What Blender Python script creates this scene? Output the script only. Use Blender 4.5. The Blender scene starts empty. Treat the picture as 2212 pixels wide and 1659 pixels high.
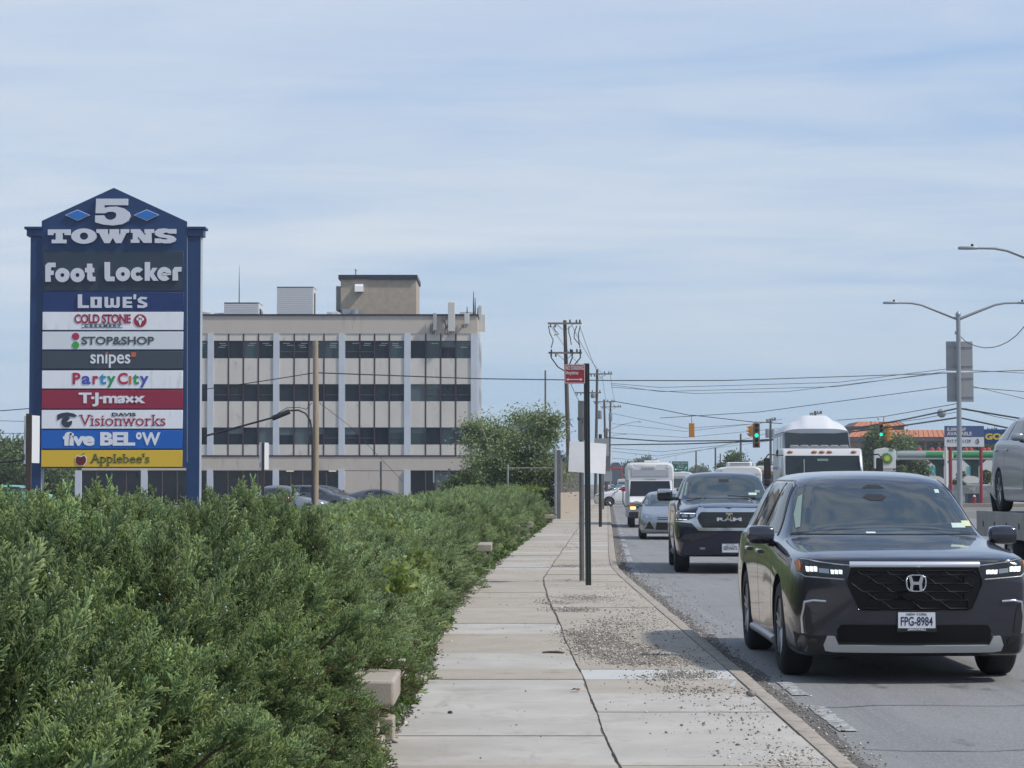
import bpy, bmesh, math, random
import numpy as np
from mathutils import Vector, Matrix
from mathutils.bvhtree import BVHTree
from mathutils.geometry import delaunay_2d_cdt, tessellate_polygon

R = math.radians
SC = bpy.context.scene
COL = SC.collection
random.seed(7)
rng = np.random.default_rng(7)

# ---------------------------------------------------------------- camera
CAMZ = 1.66
FP, CX, CY, HY = 4900.0, 1106.0, 829.5, 1046.0
PITCH = math.atan((HY - CY) / FP)
cd = bpy.data.cameras.new("camera")
cam = bpy.data.objects.new("camera", cd)
COL.objects.link(cam)
cam.location = (0, 0, CAMZ)
cam.rotation_euler = (R(90) + PITCH, 0, 0)
cd.sensor_width = 36
cd.lens = 36 * FP / 2212
cd.clip_start = 0.1
cd.clip_end = 20000
SC.camera = cam

# ---------------------------------------------------------------- light
SUN_DIR = Vector((1.0, -0.34, 1.22)).normalized()
sun_el = math.asin(SUN_DIR.z)
sun_az = math.atan2(SUN_DIR.x, SUN_DIR.y)
sl = bpy.data.lights.new("sun", 'SUN')
sl.energy = 3.1
sl.angle = R(4.0)
sl.color = (1.0, 0.95, 0.87)
so = bpy.data.objects.new("sun", sl)
COL.objects.link(so)
so.rotation_euler = SUN_DIR.to_track_quat('Z', 'Y').to_euler()
so.location = (40, -10, 60)

world = bpy.data.worlds.new("World")
SC.world = world
world.use_nodes = True
nt = world.node_tree
nt.nodes.clear()
def wn(t, **kw):
    n = nt.nodes.new(t)
    for k, v in kw.items():
        setattr(n, k, v)
    return n
def wl(a, b):
    nt.links.new(a, b)
w_out = wn('ShaderNodeOutputWorld')
sky = wn('ShaderNodeTexSky', sky_type='NISHITA', sun_disc=False, sun_elevation=sun_el, sun_rotation=sun_az)
sky.air_density = 1.0
sky.dust_density = 1.2
sky.ozone_density = 1.5
bg1 = wn('ShaderNodeBackground'); bg1.inputs[1].default_value = 0.085
wl(sky.outputs[0], bg1.inputs[0])
tc = wn('ShaderNodeTexCoord')
sep = wn('ShaderNodeSeparateXYZ'); wl(tc.outputs['Generated'], sep.inputs[0])
def wmath(op, a, b=None):
    n = wn('ShaderNodeMath', operation=op)
    for i, v in enumerate((a, b)):
        if v is None: continue
        if isinstance(v, (int, float)): n.inputs[i].default_value = v
        else: wl(v, n.inputs[i])
    return n.outputs[0]
zz = wmath('ADD', wmath('ABSOLUTE', sep.outputs[2]), 0.09)
comb = wn('ShaderNodeCombineXYZ')
wl(wmath('DIVIDE', sep.outputs[0], zz), comb.inputs[0])
wl(wmath('DIVIDE', sep.outputs[1], zz), comb.inputs[1])
def wnoise(scale, detail, rough, loc=(0, 0, 0), sc=(1, 1, 1), dist=0.0):
    mp = wn('ShaderNodeMapping')
    mp.inputs['Location'].default_value = loc
    mp.inputs['Scale'].default_value = sc
    mp.inputs['Rotation'].default_value = (0, 0, R(14))
    wl(comb.outputs[0], mp.inputs[0])
    n = wn('ShaderNodeTexNoise'); n.inputs['Scale'].default_value = scale
    n.inputs['Detail'].default_value = detail; n.inputs['Roughness'].default_value = rough
    n.inputs['Distortion'].default_value = dist
    wl(mp.outputs[0], n.inputs['Vector'])
    return n.outputs[0]
def wramp(v, stops):
    n = wn('ShaderNodeValToRGB'); wl(v, n.inputs[0])
    el = n.color_ramp.elements
    while len(el) < len(stops): el.new(0.5)
    for e, (p, c) in zip(el, stops):
        e.position = p; e.color = c if len(c) == 4 else (*c, 1)
    return n.outputs[0]
def wmix(f, a, b, bt='MIX'):
    n = wn('ShaderNodeMix', data_type='RGBA', blend_type=bt)
    if isinstance(f, (int, float)): n.inputs[0].default_value = f
    else: wl(f, n.inputs[0])
    for i, v in ((6, a), (7, b)):
        if isinstance(v, tuple): n.inputs[i].default_value = (*v, 1)
        else: wl(v, n.inputs[i])
    return n.outputs[2]
# veil of thin high cloud over a pale blue sky
blue = wramp(sep.outputs[2], [(0.0, (0.385, 0.52, 0.67)), (0.06, (0.385, 0.53, 0.70)), (0.20, (0.315, 0.47, 0.73)), (0.6, (0.16, 0.30, 0.60))])
n1 = wnoise(0.55, 8, 0.56, (1.4, 2.2, 0), (0.62, 1.0, 1), 0.35)
n2 = wnoise(2.2, 7, 0.62, (4, 1, 0), (0.45, 1.1, 1), 0.5)
nsum = wmath('ADD', wmath('MULTIPLY', n1, 0.65), wmath('MULTIPLY', n2, 0.35))
n3 = wnoise(9.0, 5, 0.6, (2, 7, 0), (1, 1, 1), 0.8)
high = wramp(sep.outputs[2], [(0.25, (0, 0, 0)), (0.5, (1, 1, 1))])
nsum = wmath('ADD', nsum, wmath('MULTIPLY', wmath('SUBTRACT', n3, 0.5), wmath('MULTIPLY', high, 1.7)))
cfac = wramp(nsum, [(0.37, (0, 0, 0)), (0.49, (0.6, 0.6, 0.6)), (0.59, (1, 1, 1))])
lowfade = wramp(sep.outputs[2], [(0.0, (0.12, 0.12, 0.12)), (0.05, (0.42, 0.42, 0.42)), (0.10, (0.95, 0.95, 0.95)), (0.15, (0.9, 0.9, 0.9)), (0.22, (0.72, 0.72, 0.72)), (0.5, (0.9, 0.9, 0.9))])
cfac = wmix(1.0, cfac, lowfade, 'MULTIPLY')
cloudy = wmix(cfac, blue, (0.635, 0.69, 0.765))
bg2 = wn('ShaderNodeBackground'); bg2.inputs[1].default_value = 1.0
wl(cloudy, bg2.inputs[0])
mixs = wn('ShaderNodeMixShader'); mixs.inputs[0].default_value = 0.88
wl(bg1.outputs[0], mixs.inputs[1]); wl(bg2.outputs[0], mixs.inputs[2])
wl(mixs.outputs[0], w_out.inputs[0])

SC.view_settings.view_transform = 'Standard'
SC.view_settings.look = 'None'
SC.view_settings.exposure = 0.21
SC.view_settings.gamma = 1.0
SC.view_settings.use_curve_mapping = False
SC.cycles.max_bounces = 6
SC.cycles.transparent_max_bounces = 8
SC.cycles.caustics_reflective = False
SC.cycles.caustics_refractive = False

# ---------------------------------------------------------------- helpers
_cp, _sp = math.cos(PITCH), math.sin(PITCH)
def at(px, py, Y):
    """point of the place seen at a photo position, at depth Y"""
    u = (px - CX) / FP; v = -(py - CY) / FP
    dy = _cp - _sp * v; dz = _sp + _cp * v
    t = Y / dy
    return Vector((u * t, Y, CAMZ + dz * t))
def gY(py, z=0.0):
    return (CAMZ - z) * FP / (py - HY)

MATS = {}
def mat(name, col, rough=0.6, metal=0.0, var=0.0, vs=3.0, bump=0.0, bs=40.0, coat=0.0, spec=0.5,
        emit=None, es=0.0, spots=None, stretch=None, detail=5.0, trans=0.0, tint=False, alpha=None):
    if name in MATS: return MATS[name]
    m = bpy.data.materials.new(name); m.use_nodes = True
    t = m.node_tree; b = t.nodes['Principled BSDF']; o = t.nodes['Material Output']
    b.inputs['Base Color'].default_value = (*col, 1)
    b.inputs['Roughness'].default_value = rough
    b.inputs['Metallic'].default_value = metal
    b.inputs['Specular IOR Level'].default_value = spec
    if coat: b.inputs['Coat Weight'].default_value = coat; b.inputs['Coat Roughness'].default_value = 0.04
    if emit: b.inputs['Emission Color'].default_value = (*emit, 1); b.inputs['Emission Strength'].default_value = es
    src = None
    tcn = t.nodes.new('ShaderNodeTexCoord')
    vec = tcn.outputs['Object']
    if stretch:
        mp = t.nodes.new('ShaderNodeMapping'); mp.inputs['Scale'].default_value = stretch
        t.links.new(vec, mp.inputs[0]); vec = mp.outputs[0]
    def noise(scale, det=detail, r=0.6):
        n = t.nodes.new('ShaderNodeTexNoise'); n.inputs['Scale'].default_value = scale
        n.inputs['Detail'].default_value = det; n.inputs['Roughness'].default_value = r
        t.links.new(vec, n.inputs['Vector']); return n.outputs[0]
    def mix(f, a, bb, bt='MIX'):
        n = t.nodes.new('ShaderNodeMix'); n.data_type = 'RGBA'; n.blend_type = bt
        if isinstance(f, float): n.inputs[0].default_value = f
        else: t.links.new(f, n.inputs[0])
        for i, v in ((6, a), (7, bb)):
            if isinstance(v, tuple): n.inputs[i].default_value = (*v, 1)
            else: t.links.new(v, n.inputs[i])
        return n.outputs[2]
    def ramp(v, lo, hi):
        n = t.nodes.new('ShaderNodeMapRange'); t.links.new(v, n.inputs[0])
        n.inputs[1].default_value = lo; n.inputs[2].default_value = hi
        return n.outputs[0]
    if var:
        lo = tuple(c * (1 - var) for c in col); hi = tuple(min(1, c * (1 + var)) for c in col)
        src = mix(ramp(noise(vs), 0.3, 0.7), lo, hi)
    if spots:
        base_vec = vec
        for sp in spots:
            sc_, lo_, hi_, c_ = sp[:4]; vec = base_vec
            if len(sp) > 4:
                mp2 = t.nodes.new('ShaderNodeMapping'); mp2.inputs['Scale'].default_value = sp[4]
                t.links.new(tcn.outputs['Object'], mp2.inputs[0]); vec = mp2.outputs[0]
            f = ramp(noise(sc_, 4.0, 0.65), lo_, hi_); vec = base_vec
            src = mix(f, src if src is not None else col, c_)
    if tint:
        a = t.nodes.new('ShaderNodeAttribute'); a.attribute_name = 'tint'
        src = mix(1.0, a.outputs['Color'], src if src is not None else col, 'MULTIPLY')
    if src is not None: t.links.new(src, b.inputs['Base Color'])
    if bump:
        bn = t.nodes.new('ShaderNodeBump'); bn.inputs['Strength'].default_value = bump
        bn.inputs['Distance'].default_value = 0.02
        t.links.new(noise(bs, 6.0, 0.7), bn.inputs['Height']); t.links.new(bn.outputs[0], b.inputs['Normal'])
    if trans:
        tr = t.nodes.new('ShaderNodeBsdfTranslucent'); mx = t.nodes.new('ShaderNodeMixShader')
        mx.inputs[0].default_value = trans
        if src is not None: t.links.new(src, tr.inputs[0])
        else: tr.inputs[0].default_value = (*col, 1)
        t.links.new(b.outputs[0], mx.inputs[1]); t.links.new(tr.outputs[0], mx.inputs[2])
        t.links.new(mx.outputs[0], o.inputs[0])
    MATS[name] = m
    return m

def tag(o, label, cat, group=None):
    o['label'] = label; o['category'] = cat
    if group: o['group'] = group
    return o
def thing(name, label, cat, loc=(0, 0, 0), rz=0.0, group=None, scale=1.0):
    o = bpy.data.objects.new(name, None); COL.objects.link(o)
    o.empty_display_size = 0.2
    o.location = loc; o.rotation_euler = (0, 0, rz); o.scale = (scale,) * 3
    return tag(o, label, cat, group)
def link_mesh(name, me, mats, parent=None, loc=None, smooth=None, bevel=0.0, bseg=2):
    o = bpy.data.objects.new(name, me); COL.objects.link(o)
    if not isinstance(mats, (list, tuple)): mats = [mats]
    if not me.materials:
        for m in mats: me.materials.append(m)
    if parent is not None: o.parent = parent
    if loc is not None: o.location = loc
    if smooth is not None:
        me.shade_smooth()
        if smooth < 179: me.set_sharp_from_angle(angle=R(smooth))
    if bevel:
        b = o.modifiers.new('bevel', 'BEVEL'); b.width = bevel; b.segments = bseg; b.limit_method = 'ANGLE'; b.angle_limit = R(35)
    return o
def structure(o):
    o['kind'] = 'structure'; return o
def stuff(o):
    o['kind'] = 'stuff'; return o
def copy_tree(o, parent=None):
    c = o.copy(); COL.objects.link(c)
    c.parent = parent
    for ch in list(o.children): copy_tree(ch, c)
    return c

class MB:
    """collects shapes of ONE mesh object"""
    def __init__(self): self.v = []; self.f = []; self.mi = []; self.cm = 0
    def add(self, vs, fs):
        b = len(self.v); self.v.extend([tuple(p) for p in vs])
        for f in fs: self.f.append([b + i for i in f]); self.mi.append(self.cm)
        return self
    def box(self, c, s, rz=0.0, m=None):
        x, y, z = s[0] / 2, s[1] / 2, s[2] / 2
        vs = [Vector((sx * x, sy * y, sz * z)) for sz in (-1, 1) for sy in (-1, 1) for sx in (-1, 1)]
        if rz: m = Matrix.Rotation(rz, 3, 'Z')
        if m is not None: vs = [m @ p for p in vs]
        return self.add([p + Vector(c) for p in vs], [(0, 2, 3, 1), (4, 5, 7, 6), (0, 1, 5, 4), (2, 6, 7, 3), (0, 4, 6, 2), (1, 3, 7, 5)])
    def bb(self, x0, x1, y0, y1, z0, z1):
        return self.box(((x0 + x1) / 2, (y0 + y1) / 2, (z0 + z1) / 2), (x1 - x0, y1 - y0, z1 - z0))
    def tube(self, pts, rad, n=8, cap=True):
        pts = [Vector(p) for p in pts]
        rads = rad if isinstance(rad, (list, tuple)) else [rad] * len(pts)
        rings = []; up = None
        for i, p in enumerate(pts):
            d = (pts[min(i + 1, len(pts) - 1)] - pts[max(i - 1, 0)])
            if d.length < 1e-9: d = Vector((0, 0, 1))
            d.normalize()
            if up is None: up = Vector((0, 0, 1)) if abs(d.z) < 0.9 else Vector((1, 0, 0))
            a = d.cross(up)
            if a.length < 1e-6: a = d.orthogonal()
            a.normalize(); b = a.cross(d).normalized(); up = b
            rings.append([p + a * math.cos(2 * math.pi * k / n) * rads[i] + b * math.sin(2 * math.pi * k / n) * rads[i] for k in range(n)])
        vs = [q for r in rings for q in r]; fs = []
        for i in range(len(pts) - 1):
            for k in range(n):
                k2 = (k + 1) % n
                fs.append((i * n + k, i * n + k2, (i + 1) * n + k2, (i + 1) * n + k))
        if cap:
            fs.append(tuple(range(n - 1, -1, -1))); fs.append(tuple((len(pts) - 1) * n + k for k in range(n)))
        return self.add(vs, fs)
    def cyl(self, a, b, r, n=16): return self.tube([a, b], r, n)
    def lathe(self, prof, c=(0, 0, 0), n=24, axis='Z', closed=True):
        vs = []; fs = []
        for (r, h) in prof:
            for k in range(n):
                a = 2 * math.pi * k / n; p = (r * math.cos(a), r * math.sin(a), h)
                if axis == 'X': p = (p[2], p[0], p[1])
                elif axis == 'Y': p = (p[0], p[2], p[1])
                vs.append(Vector(p) + Vector(c))
        for i in range(len(prof) - 1):
            for k in range(n):
                k2 = (k + 1) % n; fs.append((i * n + k, i * n + k2, (i + 1) * n + k2, (i + 1) * n + k))
        if closed:
            fs.append(tuple(range(n - 1, -1, -1))); fs.append(tuple((len(prof) - 1) * n + k for k in range(n)))
        return self.add(vs, fs)
    def ball(self, c, r, n=12, m=8, sq=(1, 1, 1)):
        vs = []; fs = []
        for i in range(m + 1):
            t = math.pi * i / m
            for k in range(n):
                a = 2 * math.pi * k / n
                vs.append((c[0] + r * sq[0] * math.sin(t) * math.cos(a), c[1] + r * sq[1] * math.sin(t) * math.sin(a), c[2] + r * sq[2] * math.cos(t)))
        for i in range(m):
            for k in range(n):
                k2 = (k + 1) % n; fs.append((i * n + k, (i + 1) * n + k, (i + 1) * n + k2, i * n + k2))
        return self.add(vs, fs)
    def prism(self, poly, fn0, fn1):
        """poly: 2-D points; fn0/fn1 map a 2-D point to the back / front 3-D point"""
        n = len(poly); vs = [fn0(p) for p in poly] + [fn1(p) for p in poly]
        fs = [(i, (i + 1) % n, n + (i + 1) % n, n + i) for i in range(n)]
        tr = tessellate_polygon([[Vector((p[0], p[1], 0)) for p in poly]])
        fs += [tuple(t) for t in tr] + [tuple(n + i for i in t) for t in tr]
        return self.add(vs, fs)
    def fy(self, poly, y0, y1):   # polygon in x,z extruded along y
        return self.prism(poly, lambda p: (p[0], y0, p[1]), lambda p: (p[0], y1, p[1]))
    def fx(self, poly, x0, x1):   # polygon in y,z extruded along x
        return self.prism(poly, lambda p: (x0, p[0], p[1]), lambda p: (x1, p[0], p[1]))
    def fz(self, poly, z0, z1):
        return self.prism(poly, lambda p: (p[0], p[1], z0), lambda p: (p[0], p[1], z1))
    def quad(self, a, b, c, d): return self.add([a, b, c, d], [(0, 1, 2, 3)])
    def mesh(self, name='mesh', origin=None, fix=True):
        me = bpy.data.meshes.new(name)
        o = Vector(origin) if origin is not None else Vector((0, 0, 0))
        me.from_pydata([tuple(Vector(p) - o) for p in self.v], [], self.f)
        if max(self.mi, default=0) > 0: me.polygons.foreach_set('material_index', self.mi)
        if fix:
            bm = bmesh.new(); bm.from_mesh(me); bmesh.ops.recalc_face_normals(bm, faces=bm.faces); bm.to_mesh(me); bm.free()
        me.update()
        return me
    def build(self, name, mats, parent=None, origin=None, loc=None, smooth=40, bevel=0.0, bseg=2, fix=True):
        """origin: subtracted from the vertices; without parent the object is put there"""
        me = self.mesh(name, origin, fix)
        if parent is None and origin is not None and loc is None: loc = origin
        return link_mesh(name, me, mats, parent, loc, smooth, bevel, bseg)

def np_mesh(name, V, F, tint=None):
    """quads from numpy arrays, with a colour per vertex"""
    me = bpy.data.meshes.new(name)
    nv, nf, k = len(V), len(F), F.shape[1]
    me.vertices.add(nv); me.vertices.foreach_set('co', V.astype(np.float32).ravel())
    me.loops.add(nf * k); me.loops.foreach_set('vertex_index', F.astype(np.int32).ravel())
    me.polygons.add(nf); me.polygons.foreach_set('loop_start', np.arange(0, nf * k, k, dtype=np.int32))
    me.update(calc_edges=True)
    if tint is not None:
        a = me.attributes.new('tint', 'FLOAT_COLOR', 'POINT')
        c = np.ones((nv, 4), np.float32); c[:, :3] = tint
        a.data.foreach_set('color', c.ravel())
    return me

# ---- lettering: builtin font turned into a solid of a given width and height, facing -Y
def text_mesh(s, w, h, x0, z0, y, depth=0.02, bold=0.0, serif=False, shear=0.0, slab=0.0, space=1.0):
    """lettering filling the box x0..x0+w, z0..z0+h, front face at y"""
    cu = bpy.data.curves.new('t', 'FONT'); cu.body = s; cu.size = 1.0; cu.offset = bold; cu.shear = shear
    cu.resolution_u = 4; cu.space_character = space
    ob = bpy.data.objects.new('t', cu); COL.objects.link(ob)
    dg = bpy.context.evaluated_depsgraph_get()
    me = bpy.data.meshes.new_from_object(ob.evaluated_get(dg))
    bpy.data.objects.remove(ob); bpy.data.curves.remove(cu)
    bm = bmesh.new(); bm.from_mesh(me); bpy.data.meshes.remove(me)
    bmesh.ops.remove_doubles(bm, verts=bm.verts, dist=1e-5)
    if serif:
        bars = []
        for e in bm.edges:
            if e.is_boundary:
                a, b = e.verts[0].co, e.verts[1].co
                if abs(a.y - b.y) < 1e-4 and 0.02 < abs(a.x - b.x) < 0.26:
                    low = min((e.link_faces[0].calc_center_median().y - a.y), 0) == 0
                    bars.append((min(a.x, b.x), max(a.x, b.x), a.y, low))
        for (xa, xb, yy, low) in bars:
            g = 0.07 + slab; t = 0.045 + slab * 0.6
            y2 = yy + t if low else yy - t
            bm.faces.new([bm.verts.new((xa - g, yy, 0)), bm.verts.new((xb + g, yy, 0)), bm.verts.new((xb + g, y2, 0)), bm.verts.new((xa - g, y2, 0))])
    xs = [v.co.x for v in bm.verts]; ys = [v.co.y for v in bm.verts]
    ax, bx, ay, by = min(xs), max(xs), min(ys), max(ys)
    ex = bmesh.ops.extrude_face_region(bm, geom=list(bm.faces))
    new = set(g for g in ex['geom'] if isinstance(g, bmesh.types.BMVert))
    vs = list(bm.verts); idx = {v: i for i, v in enumerate(vs)}
    V = []
    for v in vs:
        V.append((x0 + (v.co.x - ax) / max(bx - ax, 1e-6) * w, y + (depth if v in new else 0.0), z0 + (v.co.y - ay) / max(by - ay, 1e-6) * h))
    F = [[idx[v] for v in f.verts] for f in bm.faces]
    bm.free()
    return V, F
def text(name, s, w, h, x0, z0, y, m, parent, depth=0.02, **kw):
    b = MB(); b.add(*text_mesh(s, w, h, x0, z0, y, depth, **kw))
    return b.build(name, m, parent, smooth=None)

def noise1(x, seed=0.0):
    return math.sin(x * 1.7 + seed) * 0.5 + math.sin(x * 4.1 + seed * 2.3) * 0.3 + math.sin(x * 9.7 + seed * 1.1) * 0.2
# ================================================================ ground, road, sidewalk
SW = 0.09            # sidewalk height above the road
def smoothbend(Y, Y0, s, k=5.0):
    d = Y - Y0
    return s * (math.sqrt(d * d + k * k) + d) / 2
def XK(Y): return 1.97 + smoothbend(Y, 43, 0.042, 3.0) - 0.0 + (0.0035 * (Y - 20) if Y < 20 else 0)
def XL(Y): return -0.74 + smoothbend(Y, 33, 0.038, 6.0) + 0.03 * math.sin(Y * 1.3)
def XC(Y): return 0.62 - 0.0052 * (Y - 8) + smoothbend(Y, 37, 0.048, 2.0) + 0.004 * math.sin(Y * 2.1) + 0.008 * math.sin(Y * 0.77)

m_ground = mat('ground', (0.16, 0.155, 0.14), 0.95, var=0.3, vs=0.15)
m_lot = mat('lot_asphalt', (0.13, 0.13, 0.13), 0.95, var=0.2, vs=0.6)
m_road = mat('road_asphalt', (0.215, 0.214, 0.211), 0.88, var=0.10, vs=0.8, bump=0.35, bs=90,
             spots=[(0.35, 0.52, 0.75, (0.178, 0.178, 0.177)), (1.0, .50, .66, (.165, .164, .163), (1.3, .025, 1)), (1.0, .56, .68, (.245, .244, .24), (2.1, .02, 1)), (9, .60, .70, (.16, .16, .16)), (26, .54, .66, (.29, .29, .285)), (34, .57, .67, (.12, .12, .12)), (110, 0.54, 0.66, (0.33, 0.33, 0.325)), (150, 0.58, 0.68, (0.085, 0.085, 0.085)), (1.1, .60, .68, (.125, .124, .122))], stretch=(1.6, 0.6, 1))
m_dirt = mat('dirt', (0.105, 0.09, 0.068), 1.0, var=0.35, vs=8, bump=0.6, bs=60)
m_conc = [
    mat('concrete_grey', (0.415, 0.39, 0.352), 0.9, var=0.13, vs=1.3, bump=0.12, bs=120, spots=[(5.0, 0.58, 0.75, (0.33, 0.305, 0.265)), (1.7, .58, .68, (.35, .325, .285)), (1.2, .60, .70, (.33, .305, .27), (3.0, .5, 1)), (150, 0.60, 0.72, (0.26, 0.245, 0.22)), (0.9, 0.58, 0.72, (0.33, 0.305, 0.265))]),
    mat('concrete_beige', (0.385, 0.342, 0.286), 0.95, var=0.10, vs=2.0, bump=0.35, bs=150, spots=[(95, 0.52, 0.66, (0.25, 0.21, 0.165)), (130, 0.56, 0.70, (0.52, 0.46, 0.385)), (4.0, 0.58, 0.72, (0.29, 0.245, 0.195))]),
    mat('concrete_worn', (0.39, 0.345, 0.29), 0.95, var=0.12, vs=1.4, bump=0.25, bs=120, spots=[(70, 0.55, 0.70, (0.27, 0.24, 0.195)), (3.0, 0.55, 0.7, (0.31, 0.275, 0.23)), (0.7, .56, .66, (.34, .31, .265))]),
    mat('concrete_new', (0.47, 0.47, 0.455), 0.9, var=0.05, vs=2.0, bump=0.06, bs=100),
]
m_joint = mat('joint_dirt', (0.15, 0.13, 0.105), 1.0, var=0.3, vs=14)
m_kerb = mat('kerb_stone', (0.31, 0.275, 0.235), 0.95, var=0.15, vs=3, bump=0.3, bs=70, spots=[(9, 0.52, 0.7, (0.16, 0.125, 0.095)), (60, 0.58, 0.7, (0.38, 0.33, 0.28))])
m_gutter = mat('gutter_grime', (0.125, 0.115, 0.105), 1.0, var=0.25, vs=6, bump=0.5, bs=80, spots=[(30, 0.55, 0.7, (0.24, 0.22, 0.20)), (3, 0.5, 0.7, (0.075, 0.068, 0.06))])
m_line = mat('road_paint', (0.40, 0.40, 0.385), 0.85, var=0.12, vs=6, spots=[(9, 0.46, 0.54, (0.18, 0.18, 0.18)), (40, .56, .64, (.2, .2, .2))])

b = MB(); b.bb(-6000, 6000, -300, 9000, -0.30, -0.12)
structure(b.build('ground', m_ground))
b = MB(); b.add([(-70, 60, -0.05), (-1, 60, -0.05), (6, 260, -0.05), (-70, 260, -0.05)], [(0, 1, 2, 3)])
structure(b.build('parking_lot', m_lot))
# road: kerb line to far right, bending with the kerb
ys = [2 + 2 * i for i in range(30)] + [62 + 8 * i for i in range(120)]
b = MB(); vs = []; fs = []
for i, Y in enumerate(ys):
    vs += [(XK(Y) - 0.05, Y, 0.0), (XK(Y) + 17.5 + max(0, Y - 140) * 0.04, Y, 0.0)]
    if i: fs.append((2 * i - 2, 2 * i - 1, 2 * i + 1, 2 * i))
b.add(vs, fs); structure(b.build('road', m_road))

m_tar = mat('tar_seam', (0.115, 0.115, 0.116), 0.8, var=.2, vs=5)
b = MB()
def seam(P, w):
    vs = []; fs = []
    for i, (x, y) in enumerate(P):
        x2, y2 = P[min(i + 1, len(P) - 1)]; x1, y1 = P[max(i - 1, 0)]; L = math.hypot(x2 - x1, y2 - y1); nx, ny = -(y2 - y1) / L * w / 2, (x2 - x1) / L * w / 2
        j = random.uniform(.6, 1.3); vs += [(x - nx * j, y - ny * j, .004), (x + nx * j, y + ny * j, .004)]
        if i: fs.append((2 * i - 2, 2 * i - 1, 2 * i + 1, 2 * i))
    b.add(vs, fs)
for off in (3.35, 6.7): seam([(XK(y) + off + .03 * noise1(y, off), y) for y in np.arange(10, 200, .5)], .035)
for y0 in (14.2, 17.0, 24.5, 31, 40.5, 56): seam([(XK(y0) + .25 + k * .25, y0 + .12 * noise1(k * .7, y0) + .02 * k) for k in range(38)], .022)
structure(b.build('tar_seams', m_tar, smooth=None))
# --- slabs: joints across, a long wandering crack between the two lanes of slabs
joints = [5.2, 6.9, 8.4, 9.9, 11.4, 12.75, 14.25, 15.75, 17.15, 18.35, 19.35, 21.2, 23.9, 25.7, 27.3, 29.0, 31.5, 33.0, 34.9, 36.6, 38.0]
while joints[-1] < 230: joints.append(joints[-1] + random.choice((1.5, 1.5, 1.55, 2.2, 1.2)))
left_m = {12.75: 0, 14.25: 0, 15.75: 0, 17.15: 0, 18.35: 1, 19.35: 0, 21.2: 1, 23.9: 0, 25.7: 1, 27.3: 2, 29.0: 1, 31.5: 2, 33.0: 1}
right_m = {12.75: 0, 14.25: 0, 15.75: 0, 17.15: 2, 18.35: 3, 19.35: 1, 21.2: 1, 23.9: 2, 25.7: 1, 27.3: 2, 29.0: 1}
lowb = MB(); vs = []; fs = []
for i, Y in enumerate(ys):
    if Y > 235: break
    vs += [(XL(Y) - 0.05, Y, SW - 0.013), (XK(Y) - 0.13, Y, SW - 0.013)]
    if i: fs.append((2 * i - 2, 2 * i - 1, 2 * i + 1, 2 * i))
b = MB(); b.cm = 4; b.add(vs, fs)
for j in range(len(joints) - 1):
    y0, y1 = joints[j] + 0.008, joints[j + 1] - 0.008
    for side in (0, 1):
        n = 14 if Y < 999 and joints[j] < 40 else 4; top = []
        dz = random.uniform(-0.004, 0.005)
        g0 = 0.004 + (0.012 if joints[j] > 24 else 0) * (side == 0)
        for k in range(n + 1):
            Y = y0 + (y1 - y0) * k / n; g = g0 + max(0, .010 * noise1(Y * 2.3, 7) + .006 * random.random())
            if side == 0: a, c = XL(Y) + random.uniform(-.02, .02), XC(Y) - g
            else: a, c = XC(Y) + 0.006 + random.uniform(0, 0.006), XK(Y) - 0.155
            top.append((a, c, Y))
        dflt = random.choice((0, 1, 1, 2, 2))
        b.cm = (left_m if side == 0 else right_m).get(joints[j], dflt)
        vs = []; fs = []
        for (a, c, Y) in top:
            vs += [(a, Y, SW - 0.02), (a, Y, SW + dz), (c, Y, SW + dz), (c, Y, SW - 0.02)]
        for k in range(n):
            q = 4 * k
            for s in range(3): fs.append((q + s, q + s + 1, q + s + 5, q + s + 4))
        fs += [(0, 1, 2, 3), (4 * n, 4 * n + 3, 4 * n + 2, 4 * n + 1)]
        b.add(vs, fs)
structure(b.build('sidewalk', m_conc + [m_joint], smooth=None))

# tooled margins beside the crack near the camera, and a patch seam
# kerb stones and gutter
b = MB()
Y = 3.0
while Y < 240:
    L = random.uniform(2.2, 3.0); n = 4; vs = []; fs = []
    for k in range(n + 1):
        y = Y + 0.006 + (L - 0.012) * k / n; x = XK(y)
        w = 0.012 * noise1(y, 1.0)
        vs += [(x - 0.145, y, -0.02), (x - 0.145, y, SW + 0.006), (x - 0.03 + w, y, SW + 0.004), (x + w * 0.5, y, SW - 0.03), (x + 0.01, y, -0.02)]
    for k in range(n):
        for s in range(4): fs.append((5 * k + s, 5 * k + s + 1, 5 * k + s + 6, 5 * k + s + 5))
    fs += [(0, 1, 2, 3, 4), (5 * n + 4, 5 * n + 3, 5 * n + 2, 5 * n + 1, 5 * n)]
    b.add(vs, fs); Y += L
structure(b.build('kerb', m_kerb, smooth=50))
b = MB(); vs = []; fs = []
yy = np.arange(3, 200, 0.35)
for i, Y in enumerate(yy):
    vs += [(XK(Y) + 0.0, Y, 0.012), (XK(Y) + 0.20 + 0.07 * noise1(Y * 0.9, 2) + 0.03 * noise1(Y * 5, 4), Y, 0.004)]
    if i: fs.append((2 * i - 2, 2 * i - 1, 2 * i + 1, 2 * i))
b.add(vs, fs); structure(b.build('gutter', m_gutter))
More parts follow.
